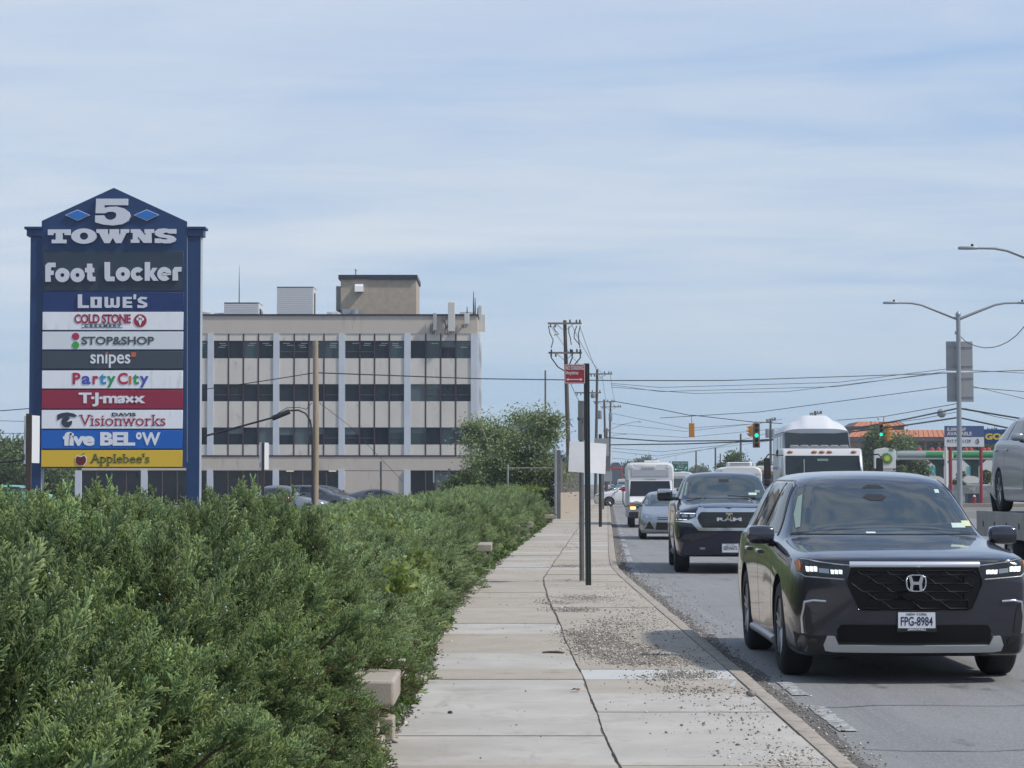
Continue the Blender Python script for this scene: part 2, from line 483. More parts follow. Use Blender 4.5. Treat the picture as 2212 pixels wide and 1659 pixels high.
# worn white edge line
b = MB()
def dash(y0, y1, off, w=0.13, rag=0.006):
    n = max(2, int((y1 - y0) / 0.3)); vs = []; fs = []
    for k in range(n + 1):
        y = y0 + (y1 - y0) * k / n; x = XK(y) + off
        vs += [(x - w / 2 + random.uniform(-rag, rag), y, 0.008), (x + w / 2 + random.uniform(-rag, rag), y, 0.008)]
        if k: fs.append((2 * k - 2, 2 * k - 1, 2 * k + 1, 2 * k))
    b.add(vs, fs)
for (y0, y1) in ((9.5, 11), (12.2, 13.2), (15.3, 17.1), (17.9, 19.1), (33.5, 35.0), (41.5, 44.5), (45, 47), (48.5, 52), (53, 58), (60, 63)):
    dash(y0, y1, 0.30)
yq = 66
while yq < 190:
    dash(yq, yq + 3.2, 0.30); yq += random.uniform(4.2, 5.5)
structure(b.build('edge_line', m_line, smooth=None))
# dirt bed under the hedge
b = MB(); vs = []; fs = []
for i, Y in enumerate(np.arange(2, 112, 1.0)):
    vs += [(XL(Y) - 9.0, Y, 0.02), (XL(Y) + 0.02 + 0.04 * noise1(Y, 5), Y, SW - 0.012)]
    if i: fs.append((2 * i - 2, 2 * i - 1, 2 * i + 1, 2 * i))
b.add(vs, fs); structure(b.build('planting_bed', m_dirt, smooth=None))

# --- gravel drifts, stones, litter on the walk
def stone_verts(r):
    a = rng.normal(size=(6, 3)); base = np.array([(1, 0, 0), (-1, 0, 0), (0, 1, 0), (0, -1, 0), (0, 0, .7), (0, 0, -.7)], float)
    return base * r * (1 + 0.25 * a)
SF = np.array([(0, 2, 4), (2, 1, 4), (1, 3, 4), (3, 0, 4), (2, 0, 5), (1, 2, 5), (3, 1, 5), (0, 3, 5)])
def stones(name, pts, rr, m, dark=0.5):
    V = []; F = []; T = []
    for i, (p, r) in enumerate(zip(pts, rr)):
        V.append(stone_verts(r) + np.array(p)); F.append(SF + 6 * i)
        g = random.uniform(0.25, 1.0) if random.random() > 0.12 else 1.9
        T.append(np.tile((g, g * 0.98, g * 0.95), (6, 1)))
    me = np_mesh(name, np.concatenate(V), np.concatenate(F), np.concatenate(T))
    return stuff(link_mesh(name, me, m))
m_gravel = mat('gravel', (0.34, 0.315, 0.285), 0.9, tint=True)
pts = []; rr = []
def drift(cx, cy, sx, sy, n, r0=0.004, r1=0.0115):
    for _ in range(int(n * 1.5)):
        x = random.gauss(cx, sx * .78); y = random.gauss(cy, sy * .72)
        if x > XK(y) - 0.17: x = XK(y) - 0.17 - abs(random.gauss(0, .2))
        r = random.uniform(r0, r1) * (1.4 if random.random() < .08 else 1)
        pts.append((x, y, SW + r * 0.35)); rr.append(r)
def px2(px, py): Y = gY(py, SW); return at(px, py, Y).x, Y
for (px, py, sx, sy, n) in ((1330, 1405, .22, .75, 1900), (1400, 1425, .25, .45, 1100), (1290, 1380, .2, .8, 900), (1260, 1366, .15, .4, 420), (1330, 1350, .3, 1.2, 420),
                            (1485, 1455, .16, .3, 330), (1430, 1462, .2, .3, 90), (1260, 1292, .28, .7, 620), (1205, 1301, .18, .3, 200), (1240, 1316, .22, .4, 260),
                            (1225, 1223, .32, .7, 380), (1230, 1253, .3, .35, 260), (1380, 1330, .3, 3.5, 220), (1500, 1490, .2, .4, 110), (1600, 1560, .3, 1.0, 60),
                            (1550, 1500, .4, 2.5, 90), (1700, 1640, .2, .6, 130), (1350, 1300, .35, 4.5, 180), (1225, 1180, .4, 2, 160), (1240, 1150, .4, 5, 90)):
    x, y = px2(px, py); drift(x, y, sx, sy, n)
base_n = len(pts)
for i in range(base_n):   # fine chips and sand between the stones
    for _ in range(2):
        x, y, z = pts[i]; x += random.gauss(0, .05); y += random.gauss(0, .12)
        if x < XK(y) - .16: r = random.uniform(.0018, .0042); pts.append((x, y, SW + .004)); rr.append(r)
for _ in range(260):   # sprinkle everywhere
    y = random.uniform(11, 60); x = random.uniform(XL(y), XK(y)); r = random.uniform(.004, .01)
    pts.append((x, y, SW + r * .4)); rr.append(r)
stones('gravel', pts, rr, m_gravel)
pts = []; rr = []
for _ in range(3800):   # gutter grit
    y = 8 + 52 * random.random() ** 1.3; x = XK(y) + 0.02 + abs(random.gauss(0, .12)); r = random.uniform(.004, .012)
    pts.append((x, y, 0.008 + r * .3)); rr.append(r)
for _ in range(1000):
    y = 25 + 22 * random.random(); x = XK(y) + 0.05 + abs(random.gauss(0, .3)); r = random.uniform(.004, .011)
    pts.append((x, y, 0.006 + r * .3)); rr.append(r)
for _ in range(1500):   # bed edge crumbs
    y = 11 + 40 * random.random(); x = XL(y) + random.gauss(-.03, .05); r = random.uniform(.006, .018)
    pts.append((x, y, SW + r * .2)); rr.append(r)
stones('grit', pts, rr, m_gravel)

m_stick = mat('dead_wood', (0.10, 0.075, 0.055), 0.9, var=0.3, vs=20)
m_leafdry = mat('dry_leaf', (0.20, 0.11, 0.045), 0.8, var=0.3, vs=20)
m_paper = mat('white_scrap', (0.66, 0.66, 0.64), 0.8)
m_rock = mat('rock', (0.23, 0.21, 0.19), 0.95, var=0.2, vs=20, bump=.5, bs=50)
x, y = px2(1195, 1410)
b = MB(); b.tube([(x - .10, y, SW + .012), (x - .03, y + .02, SW + .014), (x + .05, y + .01, SW + .012), (x + .10, y - .05, SW + .012)], [.008, .011, .012, .006], 7)
tag(b.build('fallen_twig', m_stick, origin=(x, y, SW)), 'dark curved twig lying across the long sidewalk crack', 'twig')
x, y = px2(1250, 1492)
b = MB()
for k in range(4):
    a = random.uniform(0, 6.28); c, s = math.cos(a) * .07, math.sin(a) * .05
    b.add([(x, y, SW + .008), (x + c * .5 - s * .3, y + s * .5 + c * .2, SW + .03), (x + c, y + s, SW + .012), (x + c * .5 + s * .3, y + s * .5 - c * .2, SW + .022)], [(0, 1, 2, 3)])
tag(b.build('dry_leaf', m_leafdry, origin=(x, y, SW)), 'curled brown dead leaf beside the sidewalk crack', 'leaf')
def rock(px, py, r, label, m=m_rock, z=SW):
    Y = gY(py, z); p = at(px, py, Y)
    bm = bmesh.new(); bmesh.ops.create_icosphere(bm, subdivisions=2, radius=r)
    for v in bm.verts:
        f = 1 + .18 * math.sin(v.co.x * 90 / (r * 30) + 1) + .14 * math.sin(v.co.y * 4 / r + v.co.z * 3 / r)
        v.co = Vector((v.co.x * 1.2 * f, v.co.y * f, v.co.z * .75 * f))
    me = bpy.data.meshes.new('stone'); bm.to_mesh(me); bm.free()
    tag(link_mesh('loose_stone', me, m, loc=(p.x, p.y, z + r * .55), smooth=60), label, 'stone')
rock(1622, 1501, .035, 'fist-sized grey stone lying on the kerb edge')
rock(972, 1539, .016, 'small black stone alone on the near left paving slab', mat('black_stone', (.03, .03, .03), .8))
x, y = px2(1575, 1482)
b = MB(); b.add([(x, y, SW + .01), (x + .035, y - .05, SW + .012), (x + .06, y + .01, SW + .055), (x + .02, y + .05, SW + .03)], [(0, 1, 2), (0, 2, 3)])
tag(b.build('paper_scrap', m_paper, origin=(x, y, SW)), 'white paper scrap at the corner of the pale new slab', 'litter')
for (px, py) in ():
    Y = gY(py, .01); p = at(px, py, Y); b = MB()
    for k in range(5):
        q = Vector((random.uniform(-.06, .06), random.uniform(-.1, .1), 0.012)) + Vector((p.x, p.y, 0))
        b.add([q, q + Vector((.05, .01, .01)), q + Vector((.04, .05, .025)), q + Vector((0, .05, .0))], [(0, 1, 2, 3)])
    tag(b.build('litter_flakes', m_paper, origin=(p.x, p.y, 0)), 'flakes of white litter in the gutter', 'litter', 'white litter along the gutter')

# ================================================================ foliage
m_jun = mat('juniper', (0.232, 0.335, 0.182), 0.6, tint=True, trans=0.30, spec=0.35)
m_twig = mat('juniper_wood', (0.10, 0.065, 0.042), 0.95, var=0.3, vs=10)
m_berry = mat('juniper_berry', (0.33, 0.44, 0.42), 0.5)
m_leaf = mat('broad_leaf', (0.085, 0.155, 0.035), 0.5, tint=True, trans=0.3, spec=0.4)
m_vine = mat('vine_leaf', (0.17, 0.235, 0.05), 0.5, tint=True, trans=0.35)
m_grass = mat('grass', (0.10, 0.19, 0.035), 0.6, tint=True, trans=0.25)

def spray_template(n, L, bl, wid, seed):
    """one flat-ish juniper plume along +X: list of (p0, p1, width)"""
    r = random.Random(seed); out = []
    P = lambda t: np.array([t * L, 0.02 * L * math.sin(t * 5 + seed), 0.10 * L * t * t])
    m = 4
    for k in range(m): out.append((P(k / m), P((k + 1) / m), wid * 1.1))
    for k in range(n):
        t = 0.12 + 0.86 * k / n; s = 1 if k % 2 else -1
        a = R(r.uniform(24, 48)) * s; e = R(r.uniform(-5, 48)); l = bl * (1.12 - 0.62 * t) * r.uniform(.75, 1.25)
        d = np.array([math.cos(a) * math.cos(e), math.sin(a) * math.cos(e), math.sin(e)])
        p = P(t); q = p + d * l
        out.append((p, q, wid))
        if l > bl * .5:   # two side shoots
            for u, ss in ((.35, 1), (.62, -1)):
                a2 = a + ss * R(r.uniform(22, 40)); e2 = e + R(r.uniform(0, 25))
                d2 = np.array([math.cos(a2) * math.cos(e2), math.sin(a2) * math.cos(e2), math.sin(e2)])
                pp = p + (q - p) * u; out.append((pp, pp + d2 * l * .48, wid * .9))
    return out
def spray_arrays(segs, cross=True):
    V = []; F = []; T = []
    for (p, q, w) in segs:
        d = q - p; ln = np.linalg.norm(d) + 1e-9; d = d / ln
        a = np.cross(d, (0, 0, 1)); a = a / (np.linalg.norm(a) + 1e-9); c = np.cross(d, a)
        for ax in ((a, c) if cross else (a * .8 + c * .6,)):
            b0 = len(V)
            V += [p - ax * w * .5, p + ax * w * .5, q + ax * w * .32, q - ax * w * .32]; F.append((b0, b0 + 1, b0 + 2, b0 + 3))
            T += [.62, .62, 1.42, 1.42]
    return np.array(V), np.array(F), np.array(T)
def juniper_mesh(name, n_branch, n_spray, Rad, H, seed, n=11, L=.17, bl=.075, wid=.0055, cross=True, flat=.5):
    r = random.Random(seed)
    temps = [spray_arrays(spray_template(n, L, bl, wid, seed * 10 + i), cross) for i in range(5)]
    Vs = []; Fs = []; Ts = []; off = 0; branches = []; tips = []
    for i in range(n_branch):
        az = 2 * math.pi * (i * 0.618034 + r.uniform(-.03, .03)); u = ((i + .5) / n_branch)
        ph = math.acos(1 - u * 0.97) if True else 0
        lump = 1 + .17 * math.sin(az * 3 + seed) + .15 * math.sin(az * 5 + ph * 7 + seed * 2) + r.uniform(-.12, .10) + (.20 if i % 13 == 0 else 0)
        end = np.array([math.cos(az) * math.sin(ph) * Rad * lump, math.sin(az) * math.sin(ph) * Rad * lump, H * (0.12 + .86 * math.cos(ph)) * (0.9 + .1 * lump)])
        st = np.array([math.cos(az) * .1 * Rad, math.sin(az) * .1 * Rad, .05])
        mid = st * .45 + end * .55 + np.array([0, 0, .22 * H * math.sin(ph)])
        bez = lambda t: (1 - t) ** 2 * st + 2 * t * (1 - t) * mid + t * t * end
        branches.append([bez(t) for t in (0, .3, .6, .85, .98)])
        btint = r.uniform(.68, 1.22); yel = max(0, r.gauss(0, .28))
        for k in range(n_spray):
            t = 1.04 - .62 * (k / n_spray) ** 1.2
            p = bez(t) if t <= 1 else end + (end - mid) * (t - 1) * 1.3
            dd = bez(min(t + .05, 1.0)) - bez(min(t, 1.0) - .05); dd = dd / (np.linalg.norm(dd) + 1e-9)
            dd = dd * 1.0 + np.array([r.gauss(0, .42), r.gauss(0, .42), r.gauss(.27, .36)])
            dd = dd / np.linalg.norm(dd)
            p = p + np.array([r.gauss(0, .045), r.gauss(0, .045), r.gauss(0, .035)]) * Rad
            V, F, T = temps[r.randrange(5)]
            up = np.array([r.gauss(0, .5), r.gauss(0, .5), 1.0]); sx = dd; sy = np.cross(up, sx); sy /= np.linalg.norm(sy) + 1e-9; sz = np.cross(sx, sy)
            sc = r.uniform(.75, 1.25) * (1.0 if k else 1.35) * (1.3 if k < 7 and r.random() < .12 else 1.0)
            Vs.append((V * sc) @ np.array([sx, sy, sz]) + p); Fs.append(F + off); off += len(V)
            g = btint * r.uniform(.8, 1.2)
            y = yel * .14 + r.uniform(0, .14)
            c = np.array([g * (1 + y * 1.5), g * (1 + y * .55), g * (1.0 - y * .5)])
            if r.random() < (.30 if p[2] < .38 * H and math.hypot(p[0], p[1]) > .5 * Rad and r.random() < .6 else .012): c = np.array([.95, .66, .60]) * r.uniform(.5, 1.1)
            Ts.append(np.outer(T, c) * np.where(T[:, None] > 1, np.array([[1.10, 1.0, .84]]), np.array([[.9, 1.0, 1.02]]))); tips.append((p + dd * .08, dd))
    me = np_mesh(name, np.concatenate(Vs), np.concatenate(Fs), np.concatenate(Ts))
    wb = MB()
    for br in branches: wb.tube(br, [.016, .013, .010, .006, .003], 5, cap=False)
    wood = wb.mesh('wood', fix=False)
    return me, wood, tips
# four close bushes' meshes and three coarser ones for the far hedge
near_meshes = []
for s in range(3):
    me, wd, tips = juniper_mesh('juniper_foliage', 140, 68, .95, 1.66, 21 + s, n=11, L=.12, bl=.052, wid=.0056)
    bb = MB(); rb = random.Random(s)
    for (p, d) in rb.sample(tips, 1500):
        q = p + np.array([rb.gauss(0, .03), rb.gauss(0, .03), rb.gauss(0, .02)])
        bb.ball(q, rb.uniform(.0035, .0055), 6, 4)
    me.materials.append(m_jun); wd.materials.append(m_twig)
    bme = bb.mesh('berries', fix=False); bme.materials.append(m_berry); bme.shade_smooth()
    near_meshes.append((me, wd, bme))
far_meshes = []
for s in range(3):
    me, wd, tips = juniper_mesh('juniper_foliage', 120, 50, 1.25, 1.28, 51 + s, n=7, L=.15, bl=.075, wid=.0115, cross=False)
    me.materials.append(m_jun); wd.materials.append(m_twig)
    far_meshes.append((me, wd, None))
def juniper(kind, i, x, y, sc, rz, label, group, hz=1.0):
    me, wd, bme = kind[i % len(kind)]
    t = thing('juniper_shrub', label, 'shrub', (x, y, 0.0), rz, group)
    t.scale = (sc, sc, hz)
    f = bpy.data.objects.new('foliage', me); COL.objects.link(f); f.parent = t
    w = bpy.data.objects.new('branches', wd); COL.objects.link(w); w.parent = t
    if bme: bo = bpy.data.objects.new('berries', bme); COL.objects.link(bo); bo.parent = t; stuff(bo)
    return t
near = [(-1.76, 5.6, .88, .87), (-1.62, 7.2, .84, .81), (-1.74, 8.8, .88, .89), (-1.72, 10.4, .82, .82), (-1.60, 11.9, .84, .86), (-1.58, 13.8, .80, .915), (-2.1, 13.2, .85, .87),
        (-2.85, 9.4, 1.0, .89), (-2.95, 11.2, 1.0, .905), (-3.0, 13.0, 1.0, .91), (-4.0, 14.6, 1.0, .88), (-2.6, 14.6, .92, .915), (-3.5, 16.3, 1.0, .89), (-4.7, 17.3, 1.0, .89)]
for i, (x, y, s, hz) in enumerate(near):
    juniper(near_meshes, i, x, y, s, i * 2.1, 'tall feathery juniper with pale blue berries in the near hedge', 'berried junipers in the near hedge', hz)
yy = 14.9; i = 0
while yy < 101:
    step = 1.7 if yy < 50 else 2.2
    for k in range(4):
        x = XL(yy) - (1.28 if yy < 34 else 1.42) - k * 1.6 + random.uniform(-.15, .15) - (0.0 if yy > 17 else 0.1)
        if yy < 18.5 and k > 0: continue
        h = (1.0, .92, .80, .68)[k] * random.uniform(.86, 1.12) * (.79 + .30 * min(1, max(0, (yy - 35) / 55)))
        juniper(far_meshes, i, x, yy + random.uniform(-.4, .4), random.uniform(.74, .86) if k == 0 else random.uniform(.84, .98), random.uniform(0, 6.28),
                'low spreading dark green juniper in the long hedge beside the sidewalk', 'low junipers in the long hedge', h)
        i += 1
    yy += step

# leaves in clumps -------------------------------------------------
def leaf_arrays(P, size, r, droop=.2, asp=.5):
    """rhombic leaves at points P (n,3)"""
    n = len(P)
    d = r.normal(size=(n, 3)); d[:, 2] -= droop; d /= np.linalg.norm(d, axis=1)[:, None]
    a = np.cross(d, r.normal(size=(n, 3))); a /= np.linalg.norm(a, axis=1)[:, None] + 1e-9
    s = size * r.uniform(.6, 1.3, n)[:, None]
    V = np.stack([P, P + d * s * .45 + a * s * asp * .5, P + d * s, P + d * s * .45 - a * s * asp * .5], 1).reshape(-1, 3)
    F = np.arange(4 * n).reshape(n, 4)
    return V, F
def leaf_tint(n, r, lo=.6, hi=1.3, yel=.15):
    g = r.uniform(lo, hi, n); y = np.abs(r.normal(0, yel, n))
    c = np.stack([g * (1 + y), g * (1 + y * .4), g * (1 - y * .4)], 1)
    return np.repeat(c, 4, 0)
def weed(x, y, z, n, rad, h, size, m, name, label, cat, group, seed):
    r = np.random.default_rng(seed)
    P = np.stack([np.clip(r.normal(0, rad * .34, n), -rad * .7, rad * .7), np.clip(r.normal(0, rad * .34, n), -rad * .7, rad * .7), np.clip(np.abs(r.normal(0, h * .45, n)), 0, h)], 1)
    V, F = leaf_arrays(P, size, r, -.2, .55)
    me = np_mesh(name, V, F, leaf_tint(n, r))
    return tag(link_mesh(name, me, m, loc=(x, y, z)), label, cat, group)
for i in range(46):
    y = 11.5 + 26 * (i / 46) ** 1.2 + random.uniform(-.3, .3)
    if random.random() < .2: continue
    weed(XL(y) - .13 + random.uniform(-.1, .06), y, SW - .03, random.randint(60, 150), .16, random.uniform(.10, .24), .06, m_leaf, 'weed_clump',
         'bright green weeds at the foot of the hedge by the walk', 'weed', 'weeds along the sidewalk edge', i)
for i in range(30):
    y = 38 + i * 2.0
    weed(XL(y) - .2, y, SW - .03, 90, .3, .14, .10, m_leaf, 'weed_clump', 'bright green weeds at the foot of the hedge by the walk', 'weed', 'weeds along the sidewalk edge', 90 + i)
# yellow-green climbers in the hedge
vines = [(-1.55, 15.3, 1.15, 60, .3, 'yellow green climber leaves over the top of the tall juniper edge'), (-.95, 19.5, .75, 150, .2, 'creeper with yellowing leaves down the hedge face beside the concrete bench'), (-1.0, 24.5, .72, 170, .25, 'creeper spilling over the hedge face before the second bench'),
         (-1.5, 28, 1.1, 60, .4, 'scattered light green creeper on top of the middle hedge'), (-2.3, 33, 1.1, 70, .5, 'wide patch of light creeper leaves far up the hedge'), (.6, 92, 1.4, 240, 1.1, 'leafy creeper over the far end of the hedge by the fence')]
for i, (x, y, z, n, rad, lb) in enumerate(vines):
    o = weed(x, y, z, n, rad, .22, .075 if y < 50 else .16, m_vine, 'creeper_vine', lb, 'vine', None, 300 + i)

# grass tufts at the near bottom edge
V = []; F = []; T = []
def blade(p, h, lean, w):
    i = len(V); d = np.array([-lean[1], lean[0], 0]); d = d / (np.linalg.norm(d) + 1e-9) * w
    top = p + np.array([lean[0], lean[1], h])
    V.extend([p - d, p + d, top + d * .2, top - d * .2]); F.append((i, i + 1, i + 2, i + 3))
    g = random.uniform(.6, 1.3); T.extend([(g, g, g * .8)] * 4)
for _ in range(5200):
    y = 8.5 + 32 * random.random() ** 1.5
    x = XL(y) - .02 - abs(random.gauss(0, .13)); h = random.uniform(.04, .13) * max(.3, 1 - .5 * random.random())
    if noise1(y * 1.6, 3) < -.15 and y > 13.5: continue
    blade(np.array([x, y, SW - .02]), h, (random.gauss(0, .04), random.gauss(0, .04)), .0035)
me = np_mesh('grass', np.array(V), np.array(F), np.array(T)); stuff(link_mesh('grass', me, m_grass))

# ---- trees
def tree(name, label, x, y, H, crad, cbase, n_limb, n_leaf, leaf, seed, trunk_r=.15, group=None, leafm=None, barkm=None, gap=.5, multi=1, asp=.5, z0=0.0, cat='tree', flat=1.0, droop=.2):
    r = np.random.default_rng(seed); rp = random.Random(seed)
    t = thing(name, label, cat, (x, y, z0), 0, group)
    wb = MB(); clumps = []
    for mtr in range(multi):
        lean = np.array([rp.gauss(0, .12), rp.gauss(0, .12), 0]) * (2.0 if multi > 1 else .5)
        top = np.array([0, 0, H * .8]) + lean * H
        tp = [top * t_ + np.array([rp.gauss(0, .02) * H * .4, rp.gauss(0, .02) * H * .4, 0]) * (t_ > 0) for t_ in (0, .25, .5, .75, 1)]
        wb.tube(tp, [trunk_r * k for k in (1.25, 1, .75, .5, .2)], 8)
        for i in range(n_limb // multi):
            f = rp.uniform(cbase / H, .98); st = top * f / 1.0 * .95
            az = rp.uniform(0, 6.28); hh = (f * H - cbase) / (H - cbase)
            env = math.sqrt(max(.05, 1 - (2 * hh - .85) ** 2 / 1.4)) * crad * flat
            d = np.array([math.cos(az) * env, math.sin(az) * env, rp.uniform(.05, .35) * crad]) * rp.uniform(.45, 1.05)
            mid = st + d * .5 + np.array([0, 0, -.05 * crad]); en = st + d
            wb.tube([st, mid, en], [trunk_r * .35, trunk_r * .2, trunk_r * .06], 5, cap=False)
            clumps += [en, mid * .4 + en * .6 + np.array([rp.gauss(0, .1), rp.gauss(0, .1), rp.gauss(0.1, .08)]) * crad]
    C = np.array(clumps); k = len(C); per = n_leaf // k
    P = np.repeat(C, per, 0) + r.normal(0, 1, (k * per, 3)) * np.array([.17, .17, .12]) * crad * gap * 2 * np.repeat(r.uniform(.5, 1.3, k), per)[:, None]
    P[:, 2] = np.maximum(P[:, 2], .15)
    V, F = leaf_arrays(P, leaf, r, droop, asp)
    ct = np.repeat(np.repeat(r.uniform(.72, 1.25, k), per), 4)[:, None]
    me = np_mesh('crown', V, F, leaf_tint(len(P), r) * ct)
    link_mesh('crown', me, leafm or m_treeleaf, t)
    wb.build('trunk', barkm or m_bark, t, smooth=60, fix=False)
    return t
m_treeleaf = mat('tree_leaf', (0.11, 0.165, 0.062), 0.55, tint=True, trans=0.25)
m_treepale = mat('tree_leaf_grey', (0.20, 0.27, 0.13), 0.6, tint=True, trans=0.25)
m_bark = mat('bark', (0.13, 0.10, 0.08), 0.95, var=0.3, vs=6)
m_barkpale = mat('bark_pale', (0.42, 0.37, 0.30), 0.9, var=0.2, vs=6)
p = at(1108, 1046, 112)
tree('leafy_tree', 'bushy tree with pale bare stems between the office building and the slatted fence', p.x, 112, 6.4, 2.0, .5, 84, 62000, .14, 5, .06, leafm=m_treepale, barkm=m_barkpale, gap=.58, multi=6)
p = at(1205, 1046, 118)
tree('leafy_tree', 'small dark green tree hugging the near end of the slatted fence', p.x - .75, 118, 3.9, .95, .4, 26, 9000, .16, 6, .05, leafm=m_treeleaf, gap=.6, multi=3)
p = at(1030, 1046, 100)
tree('leafy_bush', 'rounded dark bush at the foot of the bushy tree', p.x, 100, 2.5, 1.3, .2, 24, 9000, .15, 8, .05, leafm=m_treeleaf, gap=.6, multi=3, cat='bush')
for i, (px, Y, h, cr) in enumerate(((30, 215, 6.2, 5.0), (-60, 205, 6.6, 5), (95, 225, 4.2, 3.5), (165, 240, 3.6, 3.6), (235, 245, 3.4, 3.0))):
    p = at(px, 1046, Y)
    tree('leafy_tree', ['round hazy tree at the far left behind the pole sign', 'dark tree at the left edge beyond the hedge', 'low tree behind the foot of the shopping centre pylon', 'low tree seen under the pylon panels', 'small tree seen under the pylon by the office columns'][i], p.x, Y, h, cr, .8, 30, 9000, .42, 30 + i, .2, gap=.55)
# ================================================================ shopping centre pylon
YS = 85.0
m_navy = mat('navy_paint', (0.012, 0.042, 0.128), 0.45, var=0.06, vs=1.0)
m_navyside = mat('pale_side', (0.42, 0.45, 0.50), 0.5)
m_letter = mat('letter_face', (0.66, 0.68, 0.74), 0.45)
m_dkpanel = mat('dark_panel', (0.028, 0.046, 0.072), 0.5)
def S(cx, cy):
    p = at(cx * .4464, 329.2 + cy * .4464, YS); return (p.x, p.z)
def S4(cx, cy): return S(122.9 + cx * .3889, 147.5 + cy * .3889)
c0 = S(552, 1600)
py = thing('pylon_sign', 'tall navy blue shopping centre pylon sign with gabled top and ten store panels', 'sign', (c0[0], YS, 0))
OR = Vector((c0[0], YS, 0))
def sx(cx): return S(cx, 900)[0]
def sz(cy): return S(550, cy)[1]
b = MB()
ped = [S(203, 1527), S(203, 332), S(552, 172), S(905, 335), S(905, 1527)]
b.fy(ped, YS - .05, YS + .42); b.build('cabinet', [m_navy], py, OR)
b = MB(); b.fy([(S(905, 335)[0] + .004, S(905, 335)[1]), (S(905, 335)[0] + .012, S(905, 335)[1] - .01), (S(905, 1500)[0] + .012, sz(1500)), (S(905, 1500)[0] + .004, sz(1500))], YS - .03, YS + .41)
b.build('side_trim', m_navyside, py, OR)
for (a, c_) in ((143, 203), (905, 967)):
    b = MB(); b.bb(sx(a), sx(c_), YS + .02, YS + .55, -.05, sz(405)); cl = b.build('column', m_navy, py, OR)
    b = MB(); b.bb(sx(c_) + .003, sx(c_) + .018, YS + .03, YS + .54, 0, sz(405) - .02); b.build('column_side', m_navyside, cl, OR)
    b = MB(); e0, e1 = (sx(a) - .22, sx(c_)) if a < 300 else (sx(a), sx(c_) + .20)
    f0, f1 = (sx(a) - .14, sx(c_)) if a < 300 else (sx(a), sx(c_) + .11)
    b.bb(e0, e1, YS - .10, YS + .68, sz(372), sz(360)); b.bb(f0, f1, YS - .04, YS + .62, sz(405), sz(372) - .002)
    b.build('cap', m_navy, py, OR, bevel=.01)
def glyph(polys, rings, name, m, parent, conv=S4, y=YS - .07, d=.10):
    b = MB()
    for pl in polys: b.fy([conv(*p) for p in pl], y, y - d)
    for (cx, cy, rx, ry, ix, iy, a0, a1) in rings:
        n = 40 if abs(a1 - a0) > 300 else 30
        for k in range(n):
            q = []
            for (rx_, ry_, kk) in ((ix, iy, k), (rx, ry, k), (rx, ry, k + 1), (ix, iy, k + 1)):
                a = R(a0 + (a1 - a0) * kk / n); q.append(conv(cx + rx_ * math.cos(a), cy - ry_ * math.sin(a)))
            b.fy(q, y, y - d)
    me = b.build(name, m, parent, OR, smooth=None)
    return me
TOWNS = [[(290, 585), (570, 585), (570, 655), (497, 655), (497, 630), (473, 630), (473, 712), (520, 712), (518, 757), (338, 757), (338, 712), (388, 712), (388, 630), (362, 630), (362, 655), (290, 655)],
 [(893, 582), (1036, 582), (1036, 625), (1046, 658), (1056, 625), (1056, 582), (1173, 582), (1173, 625), (1183, 658), (1193, 625), (1193, 582), (1297, 582), (1297, 625), (1265, 630), (1200, 755), (1135, 755), (1097, 690), (1058, 755), (992, 755), (925, 630), (893, 625)],
 [(1320, 582), (1430, 582), (1503, 660), (1503, 628), (1490, 628), (1490, 582), (1607, 582), (1607, 628), (1578, 628), (1578, 752), (1480, 752), (1408, 672), (1408, 710), (1428, 710), (1428, 752), (1320, 752), (1320, 710), (1345, 710), (1345, 628), (1320, 628)],
 [(1883, 580), (1883, 637), (1800, 637), (1760, 622), (1720, 632), (1740, 650), (1800, 655), (1850, 670), (1885, 700), (1870, 735), (1810, 757), (1730, 757), (1690, 748), (1690, 755), (1618, 752), (1618, 697), (1690, 697), (1720, 708), (1770, 710), (1775, 697), (1740, 690), (1670, 680), (1620, 650), (1618, 610), (1660, 578), (1740, 572), (1800, 582), (1820, 580)]]
FIVE = [[(893, 205), (1285, 205), (1283, 285), (995, 285), (995, 318), (1060, 305), (1150, 303), (1240, 325), (1300, 370), (1318, 420), (1290, 480), (1220, 520), (1100, 537), (980, 525), (880, 497), (880, 413), (990, 410), (1010, 445), (1050, 467), (1090, 467), (1130, 445), (1145, 410), (1135, 380), (1095, 366), (1040, 368), (1000, 385), (885, 385)]]
glyph(TOWNS, [(738, 668, 158, 95, 52, 45, 0, 360)], 'lettering', m_letter, py)
glyph(FIVE, [], 'numeral', m_letter, py, d=.14)
m_dia = mat('diamond_blue', (0.02, 0.17, 0.52), 0.5)
for dd in ([(500, 405), (657, 337), (815, 405), (657, 475)], [(1353, 405), (1515, 335), (1673, 402), (1515, 475)]):
    o = glyph([dd], [], 'diamond', m_letter, py, d=.05)
    cx_ = sum(p[0] for p in dd) / 4; cy_ = sum(p[1] for p in dd) / 4
    glyph([[(cx_ + (p[0] - cx_) * .9, cy_ + (p[1] - cy_) * .88) for p in dd]], [], 'diamond_face', m_dia, o, y=YS - .115, d=.02)
def panel(y0, y1, m, proud=.06):
    b = MB(); b.bb(sx(208), sx(888), YS - .05 - proud, YS - .055, sz(y1), sz(y0)); return b.build('store_panel', m, py, OR, bevel=.006, bseg=1)
YP = YS - .115
def ptext(s, x0, x1, yt, yb, m, par, depth=.012, **kw):
    b = MB(); b.add(*text_mesh(s, sx(x1) - sx(x0), sz(yt) - sz(yb), sx(x0), sz(yb), YP - depth, depth + .003, **kw))
    return b.build('lettering', m, par, OR, smooth=None)
